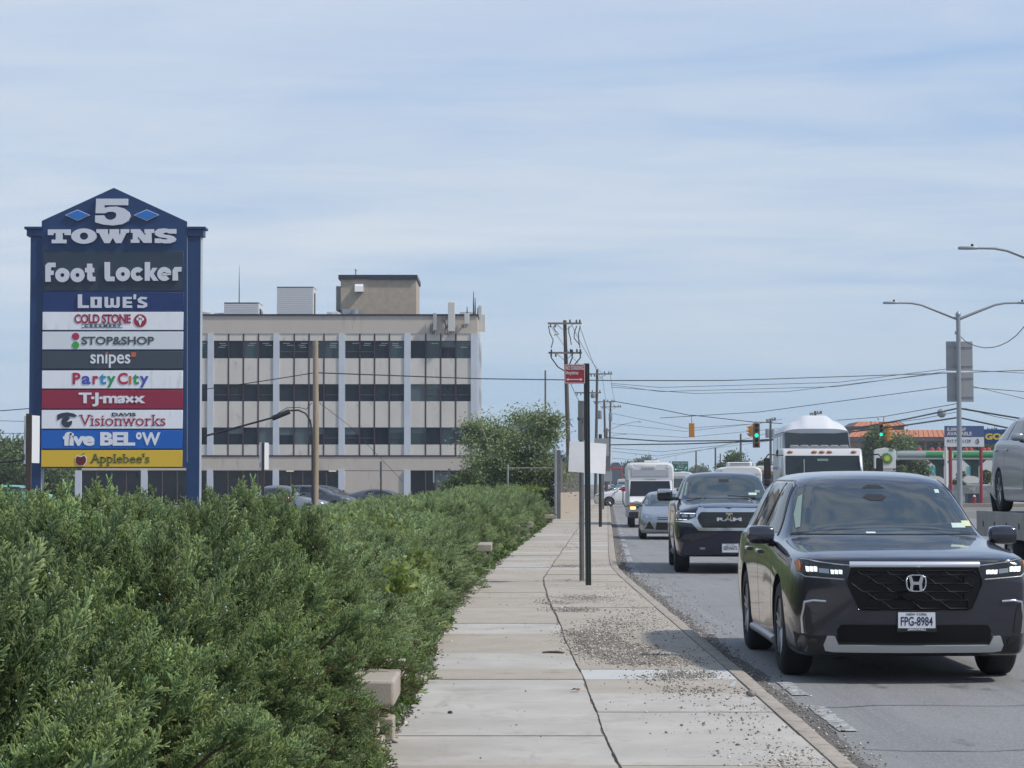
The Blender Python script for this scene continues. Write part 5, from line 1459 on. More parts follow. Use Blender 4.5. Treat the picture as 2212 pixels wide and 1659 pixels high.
for nm, (x0, y0, x1, y1), mm in (('sticker', (1465, 545, 1558, 576), m_sticker), ('sticker', (1542, 530, 1605, 566), m_sticky), ('sticker', (1421, 316, 1452, 340), m_sticker), ('dash_tag', (857, 603, 920, 612), m_plate)):
    p, q = C5w(x0, y1), C5w(x1, y0); drape(bv, [(p[0], p[1]), (q[0], p[1]), (q[0], q[1]), (p[0], q[1])], 'F', nm, mm, ws, .010, .03)
drape_line(bv, [[(-.60, .99), (-.66, 1.06)]], 'F', 'bonnet_edge', m_suvp, suv, .01, .004)
drape_line(bv, [[(-.83, .995), (-.50, .982), (.50, .982), (.83, .995)]], 'F', 'bonnet_seam', m_black_pl, suv, .010, .002)
plate(suv, bv, .008, .505, .295, .145, 'FPG-8984', 'NEW YORK', '#MAXWELL')

# ---------------------------------------------------------------- dark blue pickup
def DR(cx, cy): return ((cx - 858) * .001483, (1593 - cy) * .001483)
pk = thing('pickup_truck', 'dark navy blue pickup truck with wide chrome framed grille behind the grey SUV', 'truck', (4.03, 42.15, 0), R(-2.4), scale=.974)
m_pkp = mat('pickup_paint', (0.006, 0.010, 0.034), 0.22, metal=.25, coat=.9)
st_pk = [
 (0.00, .33, [(.86, .42), (.90, .70), (.90, 1.0), (.88, 1.17)], [(.78, 1.20), (.55, 1.25), (.28, 1.26), (0, 1.26)]),
 (0.10, .32, [(.95, .42), (.985, .70), (.985, 1.0), (.955, 1.19)], [(.84, 1.235), (.58, 1.30), (.29, 1.31), (0, 1.31)]),
 (0.40, .32, [(1.00, .42), (1.03, .70), (1.025, 1.0), (.985, 1.21)], [(.88, 1.26), (.60, 1.34), (.3, 1.355), (0, 1.36)]),
 (1.00, .32, [(1.01, .42), (1.04, .75), (1.03, 1.05), (.985, 1.26)], [(.89, 1.31), (.62, 1.39), (.3, 1.41), (0, 1.415)]),
 (1.45, .32, [(1.00, .42), (1.02, .70), (1.02, 1.05), (.985, 1.30)], [(.89, 1.36), (.64, 1.41), (.3, 1.43), (0, 1.435)]),
 (1.55, .32, [(1.00, .42), (1.02, .70), (1.02, 1.05), (.985, 1.305)], [(.91, 1.36), (.83, 1.41), (.42, 1.45), (0, 1.46)]),
 (2.22, .32, [(1.00, .42), (1.01, .70), (1.015, 1.05), (.985, 1.33)], [(.93, 1.38), (.74, 1.84), (.42, 1.885), (0, 1.895)]),
 (2.50, .32, [(1.00, .42), (1.01, .70), (1.015, 1.05), (.985, 1.33)], [(.93, 1.39), (.73, 1.915), (.42, 1.955), (0, 1.965)]),
 (3.75, .32, [(1.00, .42), (1.01, .70), (1.015, 1.05), (.985, 1.33)], [(.93, 1.39), (.72, 1.90), (.42, 1.945), (0, 1.955)]),
 (4.05, .32, [(1.00, .42), (1.01, .70), (1.015, 1.05), (.985, 1.33)], [(.93, 1.38), (.73, 1.78), (.42, 1.83), (0, 1.84)]),
 (4.12, .34, [(1.00, .44), (1.02, .72), (1.02, 1.05), (.985, 1.33)], [(.90, 1.36), (.75, 1.34), (.42, 1.33), (0, 1.33)]),
 (5.75, .42, [(.99, .50), (1.02, .72), (1.02, 1.05), (.985, 1.33)], [(.90, 1.36), (.75, 1.34), (.42, 1.33), (0, 1.33)]),
 (5.88, .45, [(.96, .52), (.99, .72), (.99, 1.05), (.95, 1.30)], [(.88, 1.32), (.72, 1.31), (.42, 1.30), (0, 1.30)]),
]
bme, bv = body_mesh(st_pk, .13, .03, dyf=(.10, .02, 0, .0, .03), crease={8: .4, 10: .35}, screase={0: .5, 4: .3, 9: .5, 10: .7, 11: .6}, sub=2, arches=((1.0, .42, .50), (4.6, .42, .50)), xin=.62)
link_mesh('body', bme, [m_pkp, m_black_pl], pk, smooth=60)
for s in (-1, 1):
    wheel(pk, s * .875, 1.0, .41, .29, m_rim, 6, s); wheel(pk, s * .875, 4.6, .41, .29, m_rim, 6, s)
sur = drape(bv, [DR(*p) for p in ((300, 905), (180, 905), (178, 885), (330, 905), (430, 870), (440, 800), (470, 755), (790, 748), (850, 765), (900, 748), (1230, 755), (1265, 800), (1275, 870), (1380, 905), (1536, 885), (1534, 915), (1400, 935), (1240, 1040), (470, 1040), (430, 1000), (380, 945), (178, 925))][3:], 'F', 'grille_surround', m_chrome, pk, .03, .05)
gr = drape(bv, [DR(*p) for p in ((450, 880), (470, 830), (505, 803), (1200, 803), (1240, 830), (1258, 880), (1240, 945), (1200, 1002), (520, 1002), (475, 945))], 'F', 'grille', m_gloss_bk, pk, .045, .05)
b = MB()
for cy_ in (815, 838, 862, 925, 948, 972, 990):
    hw = 360 if cy_ < 900 else 330; b.add(*line_pts(bv, [DR(858 - hw, cy_), DR(858 + hw, cy_)], 'F', .012, .056, dens=.1))
b.build('grille_bars', mat('bar_dark', (.05, .052, .06), .3), gr, smooth=None)
yb_ = project(bv, 'F', 0, 1.03)[0].y - .075
p0, p1 = DR(695, 915), DR(1008, 870)
text('badge_lettering', 'RAM', p1[0] - p0[0], p1[1] - p0[1], p0[0], p0[1], yb_, mat('letter_chrome', (.62, .63, .64), .4), gr, depth=.03, bold=.03)
b = MB(); q = lambda *a: [DR(*p) for p in a]
b.fy(q((805, 812), (828, 806), (850, 816), (874, 806), (894, 812), (890, 850), (868, 890), (850, 898), (832, 890), (810, 850)), yb_ - .02, yb_ + .03)
b.build('badge', mat('badge_gold', (.42, .38, .28), .35, metal=.4), gr, bevel=.004)
b = MB()
for s in (-1, 1): b.fy(q((850 + s * 12, 838), (850 + s * 34, 822), (850 + s * 38, 848), (850 + s * 26, 866), (850 + s * 20, 850)), yb_ - .028, yb_ - .019)
b.fy(q((842, 850), (858, 850), (862, 872), (850, 884), (838, 872)), yb_ - .028, yb_ - .019)
b.build('badge_relief', m_gloss_bk, gr)
for s in (-1, 1):
    f = (lambda p: p) if s > 0 else mx
    hl = drape(bv, f([(.63, 1.155), (.96, 1.165), (1.0, 1.13), (1.0, 1.02), (.80, 1.01), (.775, 1.055), (.66, 1.065)]), 'F', 'headlight', m_gloss_bk, pk, .012, .05)
    drape_line(bv, f([(.64, 1.145), (.985, 1.15)]), 'F', 'light_strip', m_led, hl, .018, .018)
    drape_line(bv, f([(.80, 1.028), (.985, 1.035)]), 'F', 'light_strip', m_led, hl, .016, .018)
    for u in (.70, .84): drape(bv, f([(u - .05, 1.075), (u + .05, 1.075), (u + .05, 1.13), (u - .05, 1.13)]), 'F', 'lamp', m_lens, hl, .016, .04)
    drape(bv, f([(.46, .47), (.56, .47), (.56, .505), (.46, .505)]), 'F', 'tow_hook', m_satin if s < 0 else m_black_pl, pk, .02, .05)
    drape(bv, f([(.74, .60), (.92, .60), (.92, .66), (.74, .65)]), 'F', 'fog_lamp', m_black_pl, pk, .006, .05)
    v = 'R' if s > 0 else 'L'
    drape(bv, [(1.95, 1.40), (2.72, 1.40), (2.70, 1.83), (2.48, 1.84)], v, 'side_window', m_sideglass, pk, .006, .08)
    drape(bv, [(2.82, 1.40), (3.72, 1.40), (3.66, 1.82), (2.80, 1.83)], v, 'side_window', m_sideglass, pk, .006, .08)
    drape_line(bv, [[(1.72, .5), (1.68, 1.3)], [(2.76, .5), (2.76, 1.38)], [(3.85, .5), (3.85, 1.38)], [(4.085, .45), (4.085, 1.30)]], v, 'door_seam', m_black_pl, pk, .01, .001)
    for yy in (2.45, 3.5): drape_line(bv, [[(yy, 1.16), (yy + .22, 1.16)]], v, 'door_handle', m_chrome, pk, .04, .03, .05)
    drape_line(bv, [[(1.5, .34), (4.0, .34)]], v, 'side_step', m_black_pl, pk, .10, .06)
    b = MB(); b.box((s * 1.18, 1.72, 1.49), (.30, .16, .23)); mo = b.build('mirror', m_black_pl, pk, bevel=.05, bseg=3)
    b = MB(); b.box((s * 1.18, 1.70, 1.565), (.29, .17, .10)); b.build('mirror_cap', m_chrome, mo, bevel=.035, bseg=3)
    b = MB(); b.box((s * 1.03, 1.75, 1.42), (.28, .08, .07)); b.build('mirror_arm', m_black_pl, mo, bevel=.02)
ws = drape(bv, [(-.82, 1.43), (.82, 1.43), (.78, 1.62), (.70, 1.825), (.35, 1.855), (0, 1.86), (-.35, 1.855), (-.70, 1.825), (-.78, 1.62)], 'F', 'windscreen', m_carglass, pk, .006, .07)
drape(bv, [(-.80, 1.47), (-.765, 1.48), (-.71, 1.74), (-.735, 1.74)], 'F', 'painted_daylight', m_pale, ws, .009, .06)  # painted streak of daylight through the cab, laid over the glass
drape(bv, [(.47, 1.485), (.63, 1.485), (.63, 1.53), (.47, 1.53)], 'F', 'sticker', m_sticker, ws, .01, .05)
drape(bv, [(.60, 1.535), (.70, 1.535), (.69, 1.58), (.60, 1.58)], 'F', 'sticker', m_pale, ws, .01, .05)
drape(bv, [(-.10, 1.74), (.10, 1.74), (.10, 1.80), (-.10, 1.80)], 'F', 'rear_mirror', m_black_pl, ws, .009, .05)
drape_line(bv, [(.05, 1.47), (.40, 1.455), (.60, 1.44)], 'F', 'wiper', m_black_pl, ws, .02, .02)
drape_line(bv, [[(-.55, 1.27), (-.50, 1.36), (-.45, 1.42)], [(.55, 1.27), (.50, 1.36), (.45, 1.42)]], 'F', 'bonnet_crease', m_pkp, pk, .05, .02)
drape_line(bv, [[(-.99, .805), (-.6, .80), (.6, .80), (.99, .805)]], 'F', 'bumper_seam', m_black_pl, pk, .02, .002)
plate(pk, bv, .012, .49, .30, .15, 'SERVANTS', 'NEW YORK', dark_frame=False)

# ---------------------------------------------------------------- generic cars (hatchback / saloon / suv), several paints
def st_car(L, H, W, hood, cowl, roof0, roof1, zb=.20):
    w = W / 2; k = H / 1.47
    return [
     (0.00, zb, [(w * .78, .28), (w * .82, .45), (w * .80, .60), (w * .76, hood - .09)], [(w * .66, hood - .06), (w * .5, hood - .05), (w * .25, hood - .045), (0, hood - .045)]),
     (0.14, zb - .02, [(w * .90, .27), (w * .93, .45), (w * .92, .62), (w * .86, hood - .04)], [(w * .76, hood), (w * .55, hood + .01), (w * .28, hood + .02), (0, hood + .02)]),
     (0.45, zb - .03, [(w * .97, .25), (w * .99, .48), (w * .98, .68), (w * .92, hood + .02)], [(w * .82, hood + .06), (w * .6, hood + .075), (w * .3, hood + .085), (0, hood + .09)]),
     (cowl - .08, zb - .03, [(w * .97, .25), (w, .5), (w * .99, .72), (w * .95, hood + .15)], [(w * .86, hood + .18), (w * .66, hood + .20), (w * .3, hood + .215), (0, hood + .22)]),
     (cowl, zb - .03, [(w * .97, .25), (w, .5), (w * .99, .72), (w * .95, hood + .16)], [(w * .89, hood + .19), (w * .80, hood + .215), (w * .42, hood + .25), (0, hood + .26)]),
     (roof0, zb - .03, [(w * .97, .25), (w * .99, .5), (w * .99, .75), (w * .95, hood + .20)], [(w * .91, hood + .24), (w * .70, H - .12), (w * .42, H - .07), (0, H - .06)]),
     ((roof0 + roof1) / 2, zb - .03, [(w * .97, .25), (w * .99, .5), (w * .99, .77), (w * .95, hood + .22)], [(w * .91, hood + .26), (w * .68, H - .05), (w * .42, H - .01), (0, H)]),
     (roof1, zb - .02, [(w * .97, .27), (w, .52), (w * .99, .78), (w * .95, hood + .24)], [(w * .90, hood + .28), (w * .66, H - .09), (w * .40, H - .05), (0, H - .04)]),
     (L - .22, zb + .02, [(w * .95, .30), (w * .97, .52), (w * .96, .78), (w * .90, hood + .22)], [(w * .82, hood + .27), (w * .62, H - .36 if roof1 > L - 1.0 else hood + .28), (w * .38, H - .33 if roof1 > L - 1.0 else hood + .29), (0, H - .32 if roof1 > L - 1.0 else hood + .29)]),
     (L, zb + .08, [(w * .84, .36), (w * .88, .52), (w * .88, .72), (w * .82, hood + .12)], [(w * .74, hood + .17), (w * .56, hood + .20), (w * .35, hood + .21), (0, hood + .21)])]
KINDS = {'hatch': dict(L=4.36, H=1.47, W=1.82, hood=.78, cowl=1.12, roof0=1.95, roof1=3.55, wh=(.88, 3.53, .31)),
         'saloon': dict(L=4.75, H=1.45, W=1.84, hood=.80, cowl=1.30, roof0=2.10, roof1=3.35, wh=(.92, 3.75, .33)),
         'suv': dict(L=4.6, H=1.68, W=1.86, hood=.95, cowl=1.15, roof0=1.95, roof1=3.95, wh=(.88, 3.52, .36))}
def car(kind, label, cat, loc, rz, paint, group=None, scale=1.0, sub=2, name=None, lit=False):
    K = dict(KINDS[kind]); wh = K.pop('wh'); hood, H, L, w = K['hood'], K['H'], K['L'], K['W'] / 2
    t = thing(name or {'hatch': 'hatchback_car', 'saloon': 'saloon_car', 'suv': 'suv'}[kind], label, cat, loc, rz, group, scale)
    bme, bv = body_mesh(st_car(**K), .16, .08, dyf=(.06, .02, 0, .01, .06), crease={8: .3, 10: .3}, sub=sub, arches=((wh[0], wh[2], wh[2] + .05), (wh[1], wh[2], wh[2] + .05)), xin=.5)
    link_mesh('body', bme, [paint, m_black_pl], t, smooth=60)
    for s in (-1, 1):
        for yy in wh[:2]: wheel(t, s * (w - .12), yy, wh[2], .21, m_rim, 5, s)
        f = (lambda p: p) if s > 0 else mx; v = 'R' if s > 0 else 'L'
        hl = drape(bv, f([(w * .58, hood - .16), (w * .66, hood - .06), (w * .90, hood + .02), (w * .93, hood - .04), (w * .86, hood - .16)]), 'F', 'headlight', m_lens, t, .006, .06)
        drape(bv, f([(w * .70, hood - .13), (w * .80, hood - .12), (w * .80, hood - .05), (w * .71, hood - .07)]), 'F', 'lamp', m_led if lit else m_chrome, hl, .012, .05)
        c, r0, r1 = K['cowl'], K['roof0'], K['roof1']; zb_ = hood + .27; m_ = (r0 + r1) / 2 + .1
        drape(bv, [(c + .35, zb_), (m_ - .05, zb_ + .01), (m_ - .05, H - .13), (r0 + .15, H - .14)], v, 'side_window', m_sideglass, t, .006, .09)
        drape(bv, [(m_ + .05, zb_ + .01), (r1 + .1, zb_ + .03), (r1 - .1, H - .17), (m_ + .05, H - .13)], v, 'side_window', m_sideglass, t, .006, .09)
        if kind == 'suv': drape(bv, [(r1 + .18, zb_ + .05), (r1 + .42, zb_ + .06), (r1 + .25, H - .25), (r1 + .02, H - .2)], v, 'quarter_window', m_sideglass, t, .006, .09)
        drape_line(bv, [[(c + .15, .35), (c + .12, hood + .1)], [(m_, .3), (m_, zb_)], [(r1 - .05, .5), (r1 + .05, zb_)]], v, 'door_seam', m_black_pl, t, .01, .001, .1)
        for yy in (m_ - .28, r1 - .2): drape_line(bv, [[(yy, hood + .10), (yy + .2, hood + .105)]], v, 'door_handle', paint, t, .035, .03, .06)
        drape_line(bv, [[(wh[0] + .5, .40), (wh[1] - .5, .40)]], v, 'side_trim', m_chrome if kind == 'suv' else m_black_pl, t, .025, .01, .15)
        mirror(t, s, w + .06, c + .32, hood + .30, .20, .13, .13, paint)
        drape(bv, f([(w * .60, hood - .0), (w * .84, hood - .02), (w * .84, hood + .12), (w * .62, hood + .16)]), 'B', 'tail_light', m_redlens, t, .006, .06)
    ws = drape(bv, [(-w * .82, hood + .215), (w * .82, hood + .215), (w * .76, (hood + H) / 2 + .05), (w * .66, H - .14), (0, H - .10), (-w * .66, H - .14), (-w * .76, (hood + H) / 2 + .05)], 'F', 'windscreen', m_carglass, t, .006, .08)
    drape(bv, [(-w * .60, H - .42), (w * .60, H - .42), (w * .54, H - .16), (-w * .54, H - .16)] if kind != 'saloon' else [(-w * .60, hood + .33), (w * .60, hood + .33), (w * .54, H - .12), (-w * .54, H - .12)], 'B', 'rear_window', m_sideglass, t, .006, .09)
    drape(bv, [(-w * .48, .30), (w * .48, .30), (w * .44, .52), (-w * .44, .52)], 'F', 'lower_grille', m_gloss_bk, t, .006, .07)
    drape(bv, [(-w * .40, hood - .18), (w * .40, hood - .18), (w * .42, hood - .11), (-w * .42, hood - .11)], 'F', 'upper_grille', m_gloss_bk, t, .006, .07)
    drape_line(bv, [(-w * .42, hood - .145), (w * .42, hood - .145)], 'F', 'grille_bar', m_chrome, t, .025, .014)
    return t, bv
m_silver = mat('paint_silver', (0.33, 0.35, 0.385), .32, metal=.6, coat=.4); m_blackp = mat('paint_black', (.008, .009, .011), .2, coat=.6)
m_greyp = mat('paint_grey', (.09, .095, .105), .3, metal=.5, coat=.5); m_whitep = mat('paint_white', (.68, .69, .70), .3, coat=.4)
m_bluep = mat('paint_blue', (.02, .045, .12), .3, metal=.4, coat=.5); m_tealp = mat('paint_teal', (.16, .42, .36), .4, coat=.3); m_redp = mat('paint_red', (.30, .03, .03), .3, coat=.4)
t, bv = car('hatch', 'silver hatchback with a big lower grille squeezed behind the blue pickup', 'car', (4.73, 68.0, 0), R(-2.4), m_silver)
w = .91
for s in (-1, 1):
    f = (lambda p: p) if s > 0 else mx
    drape(bv, f([(.47, .32), (.75, .33), (.62, .56)]), 'F', 'bumper_vent', m_gloss_bk, t, .008, .05)
    drape(bv, f([(.70, .38), (.80, .40), (.80, .46), (.70, .45)]), 'F', 'fog_lamp', m_lens, t, .012, .04)

# parked and distant cars
cars = [('suv', 'black SUV parked before the solid wall bay of the office', 'car', (-10.35, 152, -.05), R(70), m_blackp),
 ('suv', 'grey estate car parked in front of the black SUV behind the hedge', 'car', (-9.3, 133, -.05), R(78), m_greyp),
 ('saloon', 'silver saloon parked just right of the wooden pole', 'car', (-9.9, 122, -.05), R(84), m_silver),
 ('suv', 'grey SUV seen from the back left of the wooden pole', 'car', (-11.0, 112, -.05), R(176), m_greyp),
 ('saloon', 'dark car parked below the right hand office windows', 'car', (-5.6, 140, -.05), R(80), m_greyp),
 ('suv', 'pale teal van with roof rack parked behind the foot of the pylon', 'van', (-29.6, 148, -.05), R(85), m_tealp),
 ('suv', 'white car nosing out across the sidewalk beyond the fence', 'car', (6.15, 166, .02), R(-88), m_whitep)]
for c in cars: car(c[0], c[1], c[2], c[3], c[4] + (math.pi if False else 0), c[5], sub=1)
# orientation of cars seen broadside: front towards +X
t, bv = car('suv', 'black car at the head of the far queue left of the white van', 'car', (18.3, 420, 0), R(-2.4), m_blackp, sub=1)
t, bv = car('suv', 'dark green car at the kerb side of the shuttle bus far up the road', 'car', (15.9, 330, 0), R(-2.4), m_bluep, sub=1)

# ---------------------------------------------------------------- box bodied vehicles
def rbox(b, x0, x1, y0, y1, z0, z1): b.bb(x0, x1, y0, y1, z0, z1)
m_busw = mat('bus_white', (.66, .66, .66), .4, var=.03, vs=1); m_busg = mat('bus_grey_band', (.42, .43, .46), .5); m_buspale = mat('bus_pale_grey', (.56, .56, .57), .5)
bus = thing('shuttle_bus', 'white cutaway shuttle bus with a bulging roof cap and dark windscreen', 'bus', (5.32, 87.2, 0), R(-2.4), scale=.85); t = bus
prof = lambda w, z0, z1, r_: [(-w, z0), (w, z0), (w, z1 - r_), (w - r_ * .3, z1 - r_ * .3), (w - r_, z1), (-w + r_, z1), (-w + r_ * .3, z1 - r_ * .3), (-w, z1 - r_)]
b = MB(); b.fy(prof(1.10, .45, 2.95, .22), 1.9, 7.2); b.build('body', m_busw, t, bevel=.03)
b = MB(); b.fy(prof(1.06, 2.12, 2.90, .24), .95, 1.9); b.build('roof_cap', m_busw, t, bevel=.10, bseg=4)
b = MB(); b.bb(-.86, .86, .925, .96, 2.30, 2.64); b.build('front_panel', m_busg, t, bevel=.02)
b = MB(); b.bb(-.35, .25, .90, .95, 2.70, 2.80)
for x in (-.85, .80): b.fy([(x - .09, 2.68), (x + .09, 2.68), (x, 2.86)], .92, .96)
b.build('cap_ridges', m_busw, t, bevel=.01)
b = MB()
for x in (-.2, -.05, .1): b.ball((x, .90, 2.74), .02, 8, 6)
b.build('marker_lights', m_amber, t)
b = MB(); b.bb(-.25, .45, 2.2, 3.0, 2.955, 3.05); b.build('roof_hatch', m_busw, t, bevel=.03)
b = MB(); b.add(*text_mesh('by coachworks', .5, .045, -.22, 2.16, .935, .015)); b.build('lettering', mat('bus_txt', (.2, .2, .24), .5), t, smooth=None)
b = MB(); b.fx([(.35, 1.40), (.95, 2.14), (1.9, 2.14), (1.9, 1.40)], -.98, .98); b.build('cab', m_buspale, t, bevel=.04, bseg=3)  # cab a slightly greyer white than the bus body
b = MB(); b.add([(-.94, .36 - .012, 1.42), (.94, .36 - .012, 1.42), (.88, .90 - .012, 2.10), (-.88, .90 - .012, 2.10), (-.94, .40, 1.42), (.94, .40, 1.42), (.88, .94, 2.10), (-.88, .94, 2.10)], [(0, 1, 2, 3), (4, 7, 6, 5), (0, 4, 5, 1), (1, 5, 6, 2), (2, 6, 7, 3), (3, 7, 4, 0)])
b.build('windscreen', mat('dark_windscreen', (.012, .015, .022), .08, spec=.4), t)
b = MB(); b.fx([(-.55, .62), (-.55, 1.12), (-.45, 1.20), (.345, 1.40), (1.9, 1.40), (1.9, .5), (-.3, .5)], -.97, .97); b.build('bonnet', m_busw, t, bevel=.06, bseg=3)
b = MB(); b.bb(-.62, .62, -.60, -.545, .86, 1.12); gr = b.build('grille', m_gloss_bk, t, bevel=.01)
b = MB(); b.bb(-.60, .60, -.64, -.602, .96, 1.02); b.bb(-.64, .64, -.625, -.602, 1.10, 1.15); b.bb(-.2, .2, -.65, -.603, .93, 1.05); b.build('grille_bars', m_chrome, gr, bevel=.01)
for s in (-1, 1):
    b = MB(); b.bb(s * .80 - .15, s * .80 + .15, -.60, -.545, .80, 1.14); h = b.build('headlight', m_lens, t, bevel=.01)
    b = MB(); b.bb(s * .80 - .12, s * .80 + .12, -.62, -.601, .82, .95); b.build('lamp', m_amberlit if s < 0 else m_lens, h)
    b = MB(); b.bb(s * .80 - .12, s * .80 + .12, -.62, -.601, .98, 1.10); b.build('indicator', m_amber, h)
    b = MB(); b.tube([(s * .95, -.2, 1.0), (s * 1.15, -.35, .95), (s * 1.25, -.38, 1.15), (s * 1.24, -.35, 1.75)], .025, 6); mo = b.build('mirror_arm', m_blk, t)
    b = MB(); b.box((s * 1.24, -.34, 1.70), (.16, .07, .14)); b.build('mirror', m_redlens if s < 0 else m_blk, mo, bevel=.02)
    wheel(t, s * .84, .15, .39, .26, m_rim, 5, s); wheel(t, s * .86, 5.4, .39, .26, m_rim, 5, s)
    for k in range(4):
        b = MB(); b.bb(s * 1.103 - .004, s * 1.103 + .004, 2.4 + k * 1.15, 3.4 + k * 1.15, 1.5, 2.35); b.build('side_window', m_sideglass, t)
b = MB(); b.bb(-.98, .98, -.68, -.50, .42, .72); b.build('bumper', m_black_pl, t, bevel=.04, bseg=3)

def simple_bus(name, label, x, Y, wid, ht, L, m, roofm, ac=False, lights=False, cat='bus'):
    t = thing(name, label, cat, (x, Y, 0), R(-2.4)); w = wid / 2
    b = MB(); b.fy(prof(w, .45, ht, .28), .3, L); b.build('body', m, t, bevel=.05)
    b = MB(); b.fy([(-w + .06, ht - .34), (w - .06, ht - .34), (w - .12, ht - .1), (w - .38, ht + .03), (-w + .38, ht + .03), (-w + .12, ht - .1)], .24, L + .02); b.build('roof', roofm, t, bevel=.05)
    b = MB(); b.bb(-w + .15, w - .15, .24, .31, 1.35, ht - .55); b.build('windscreen', m_carglass, t, bevel=.02)
    b = MB(); b.bb(-w * .9, w * .9, -.6, .3, .5, 1.25); b.build('bonnet', m, t, bevel=.08, bseg=3)
    b = MB(); b.bb(-.5, .5, -.66, -.605, .65, 1.05); b.build('grille', m_gloss_bk, t)
    b = MB(); b.bb(-w, w, -.75, -.55, .42, .62); b.build('bumper', m_black_pl, t, bevel=.03)
    for s in (-1, 1):
        wheel(t, s * (w - .18), .1, .42, .26, m_rim, 5, s); wheel(t, s * (w - .18), L - 1.6, .42, .26, m_rim, 5, s)
        b = MB(); b.bb(s * .72 - .12, s * .72 + .12, -.65, -.605, .80, 1.0); b.build('headlight', m_lens, t)
        for k in range(int((L - 1.5) / 1.2)):
            b = MB(); b.bb(s * (w + .004) - .004, s * (w + .004) + .004, 1 + k * 1.2, 1.95 + k * 1.2, 1.5, ht - .5); b.build('side_window', m_sideglass, t)
        if lights:
            for (xx, zz) in ((w - .28, ht - .40), (w - .62, ht - .38)):
                b = MB(); b.lathe([(.13, 0), (.13, -.05)], (s * xx, .24, zz), 14, 'Y'); b.build('warning_light', m_redlens if xx > w - .4 else m_amber, t)
    if ac:
        b = MB(); b.bb(-.62, .62, 1.0, 2.6, ht + .04, ht + .26); a = b.build('air_conditioner', m_white, t, bevel=.06, bseg=3)
        b = MB()
        for k in range(5): b.bb(-.5, .5, .985, 1.0, ht + .08 + k * .033, ht + .095 + k * .033)
        b.build('louvres', m_grey, a)
    return t
simple_bus('shuttle_bus', 'white bus with a rooftop air conditioner behind the blue pickup', 11.5, 114, 2.15, 2.52, 6.5, m_busw, m_busw, ac=True)
simple_bus('school_bus', 'orange school bus front showing behind the loaded tow truck', 17.2, 150, 2.4, 2.85, 9.0, mat('bus_orange', (.62, .22, .02), .45), m_busw, lights=True)
simple_bus('delivery_van', 'white van heading the far queue beside a black car', 20.5, 420, 2.0, 2.6, 5.5, m_busw, m_busw, cat='van')
simple_bus('box_truck', 'red topped lorry far up the road above the white van', 21.7, 470, 2.4, 5.2, 8, mat('lorry_red', (.42, .02, .02), .5), mat('lorry_red', (.42, .02, .02)), cat='truck')
simple_bus('delivery_van', 'white lorry glimpsed between the shuttle bus and the pickup', 14.8, 200, 2.3, 2.7, 6, m_busw, m_busw, cat='van')
simple_bus('delivery_van', 'small white van at the far kerb beyond the black car', 20.0, 480, 1.9, 3.2, 5, m_busw, m_busw, cat='van')

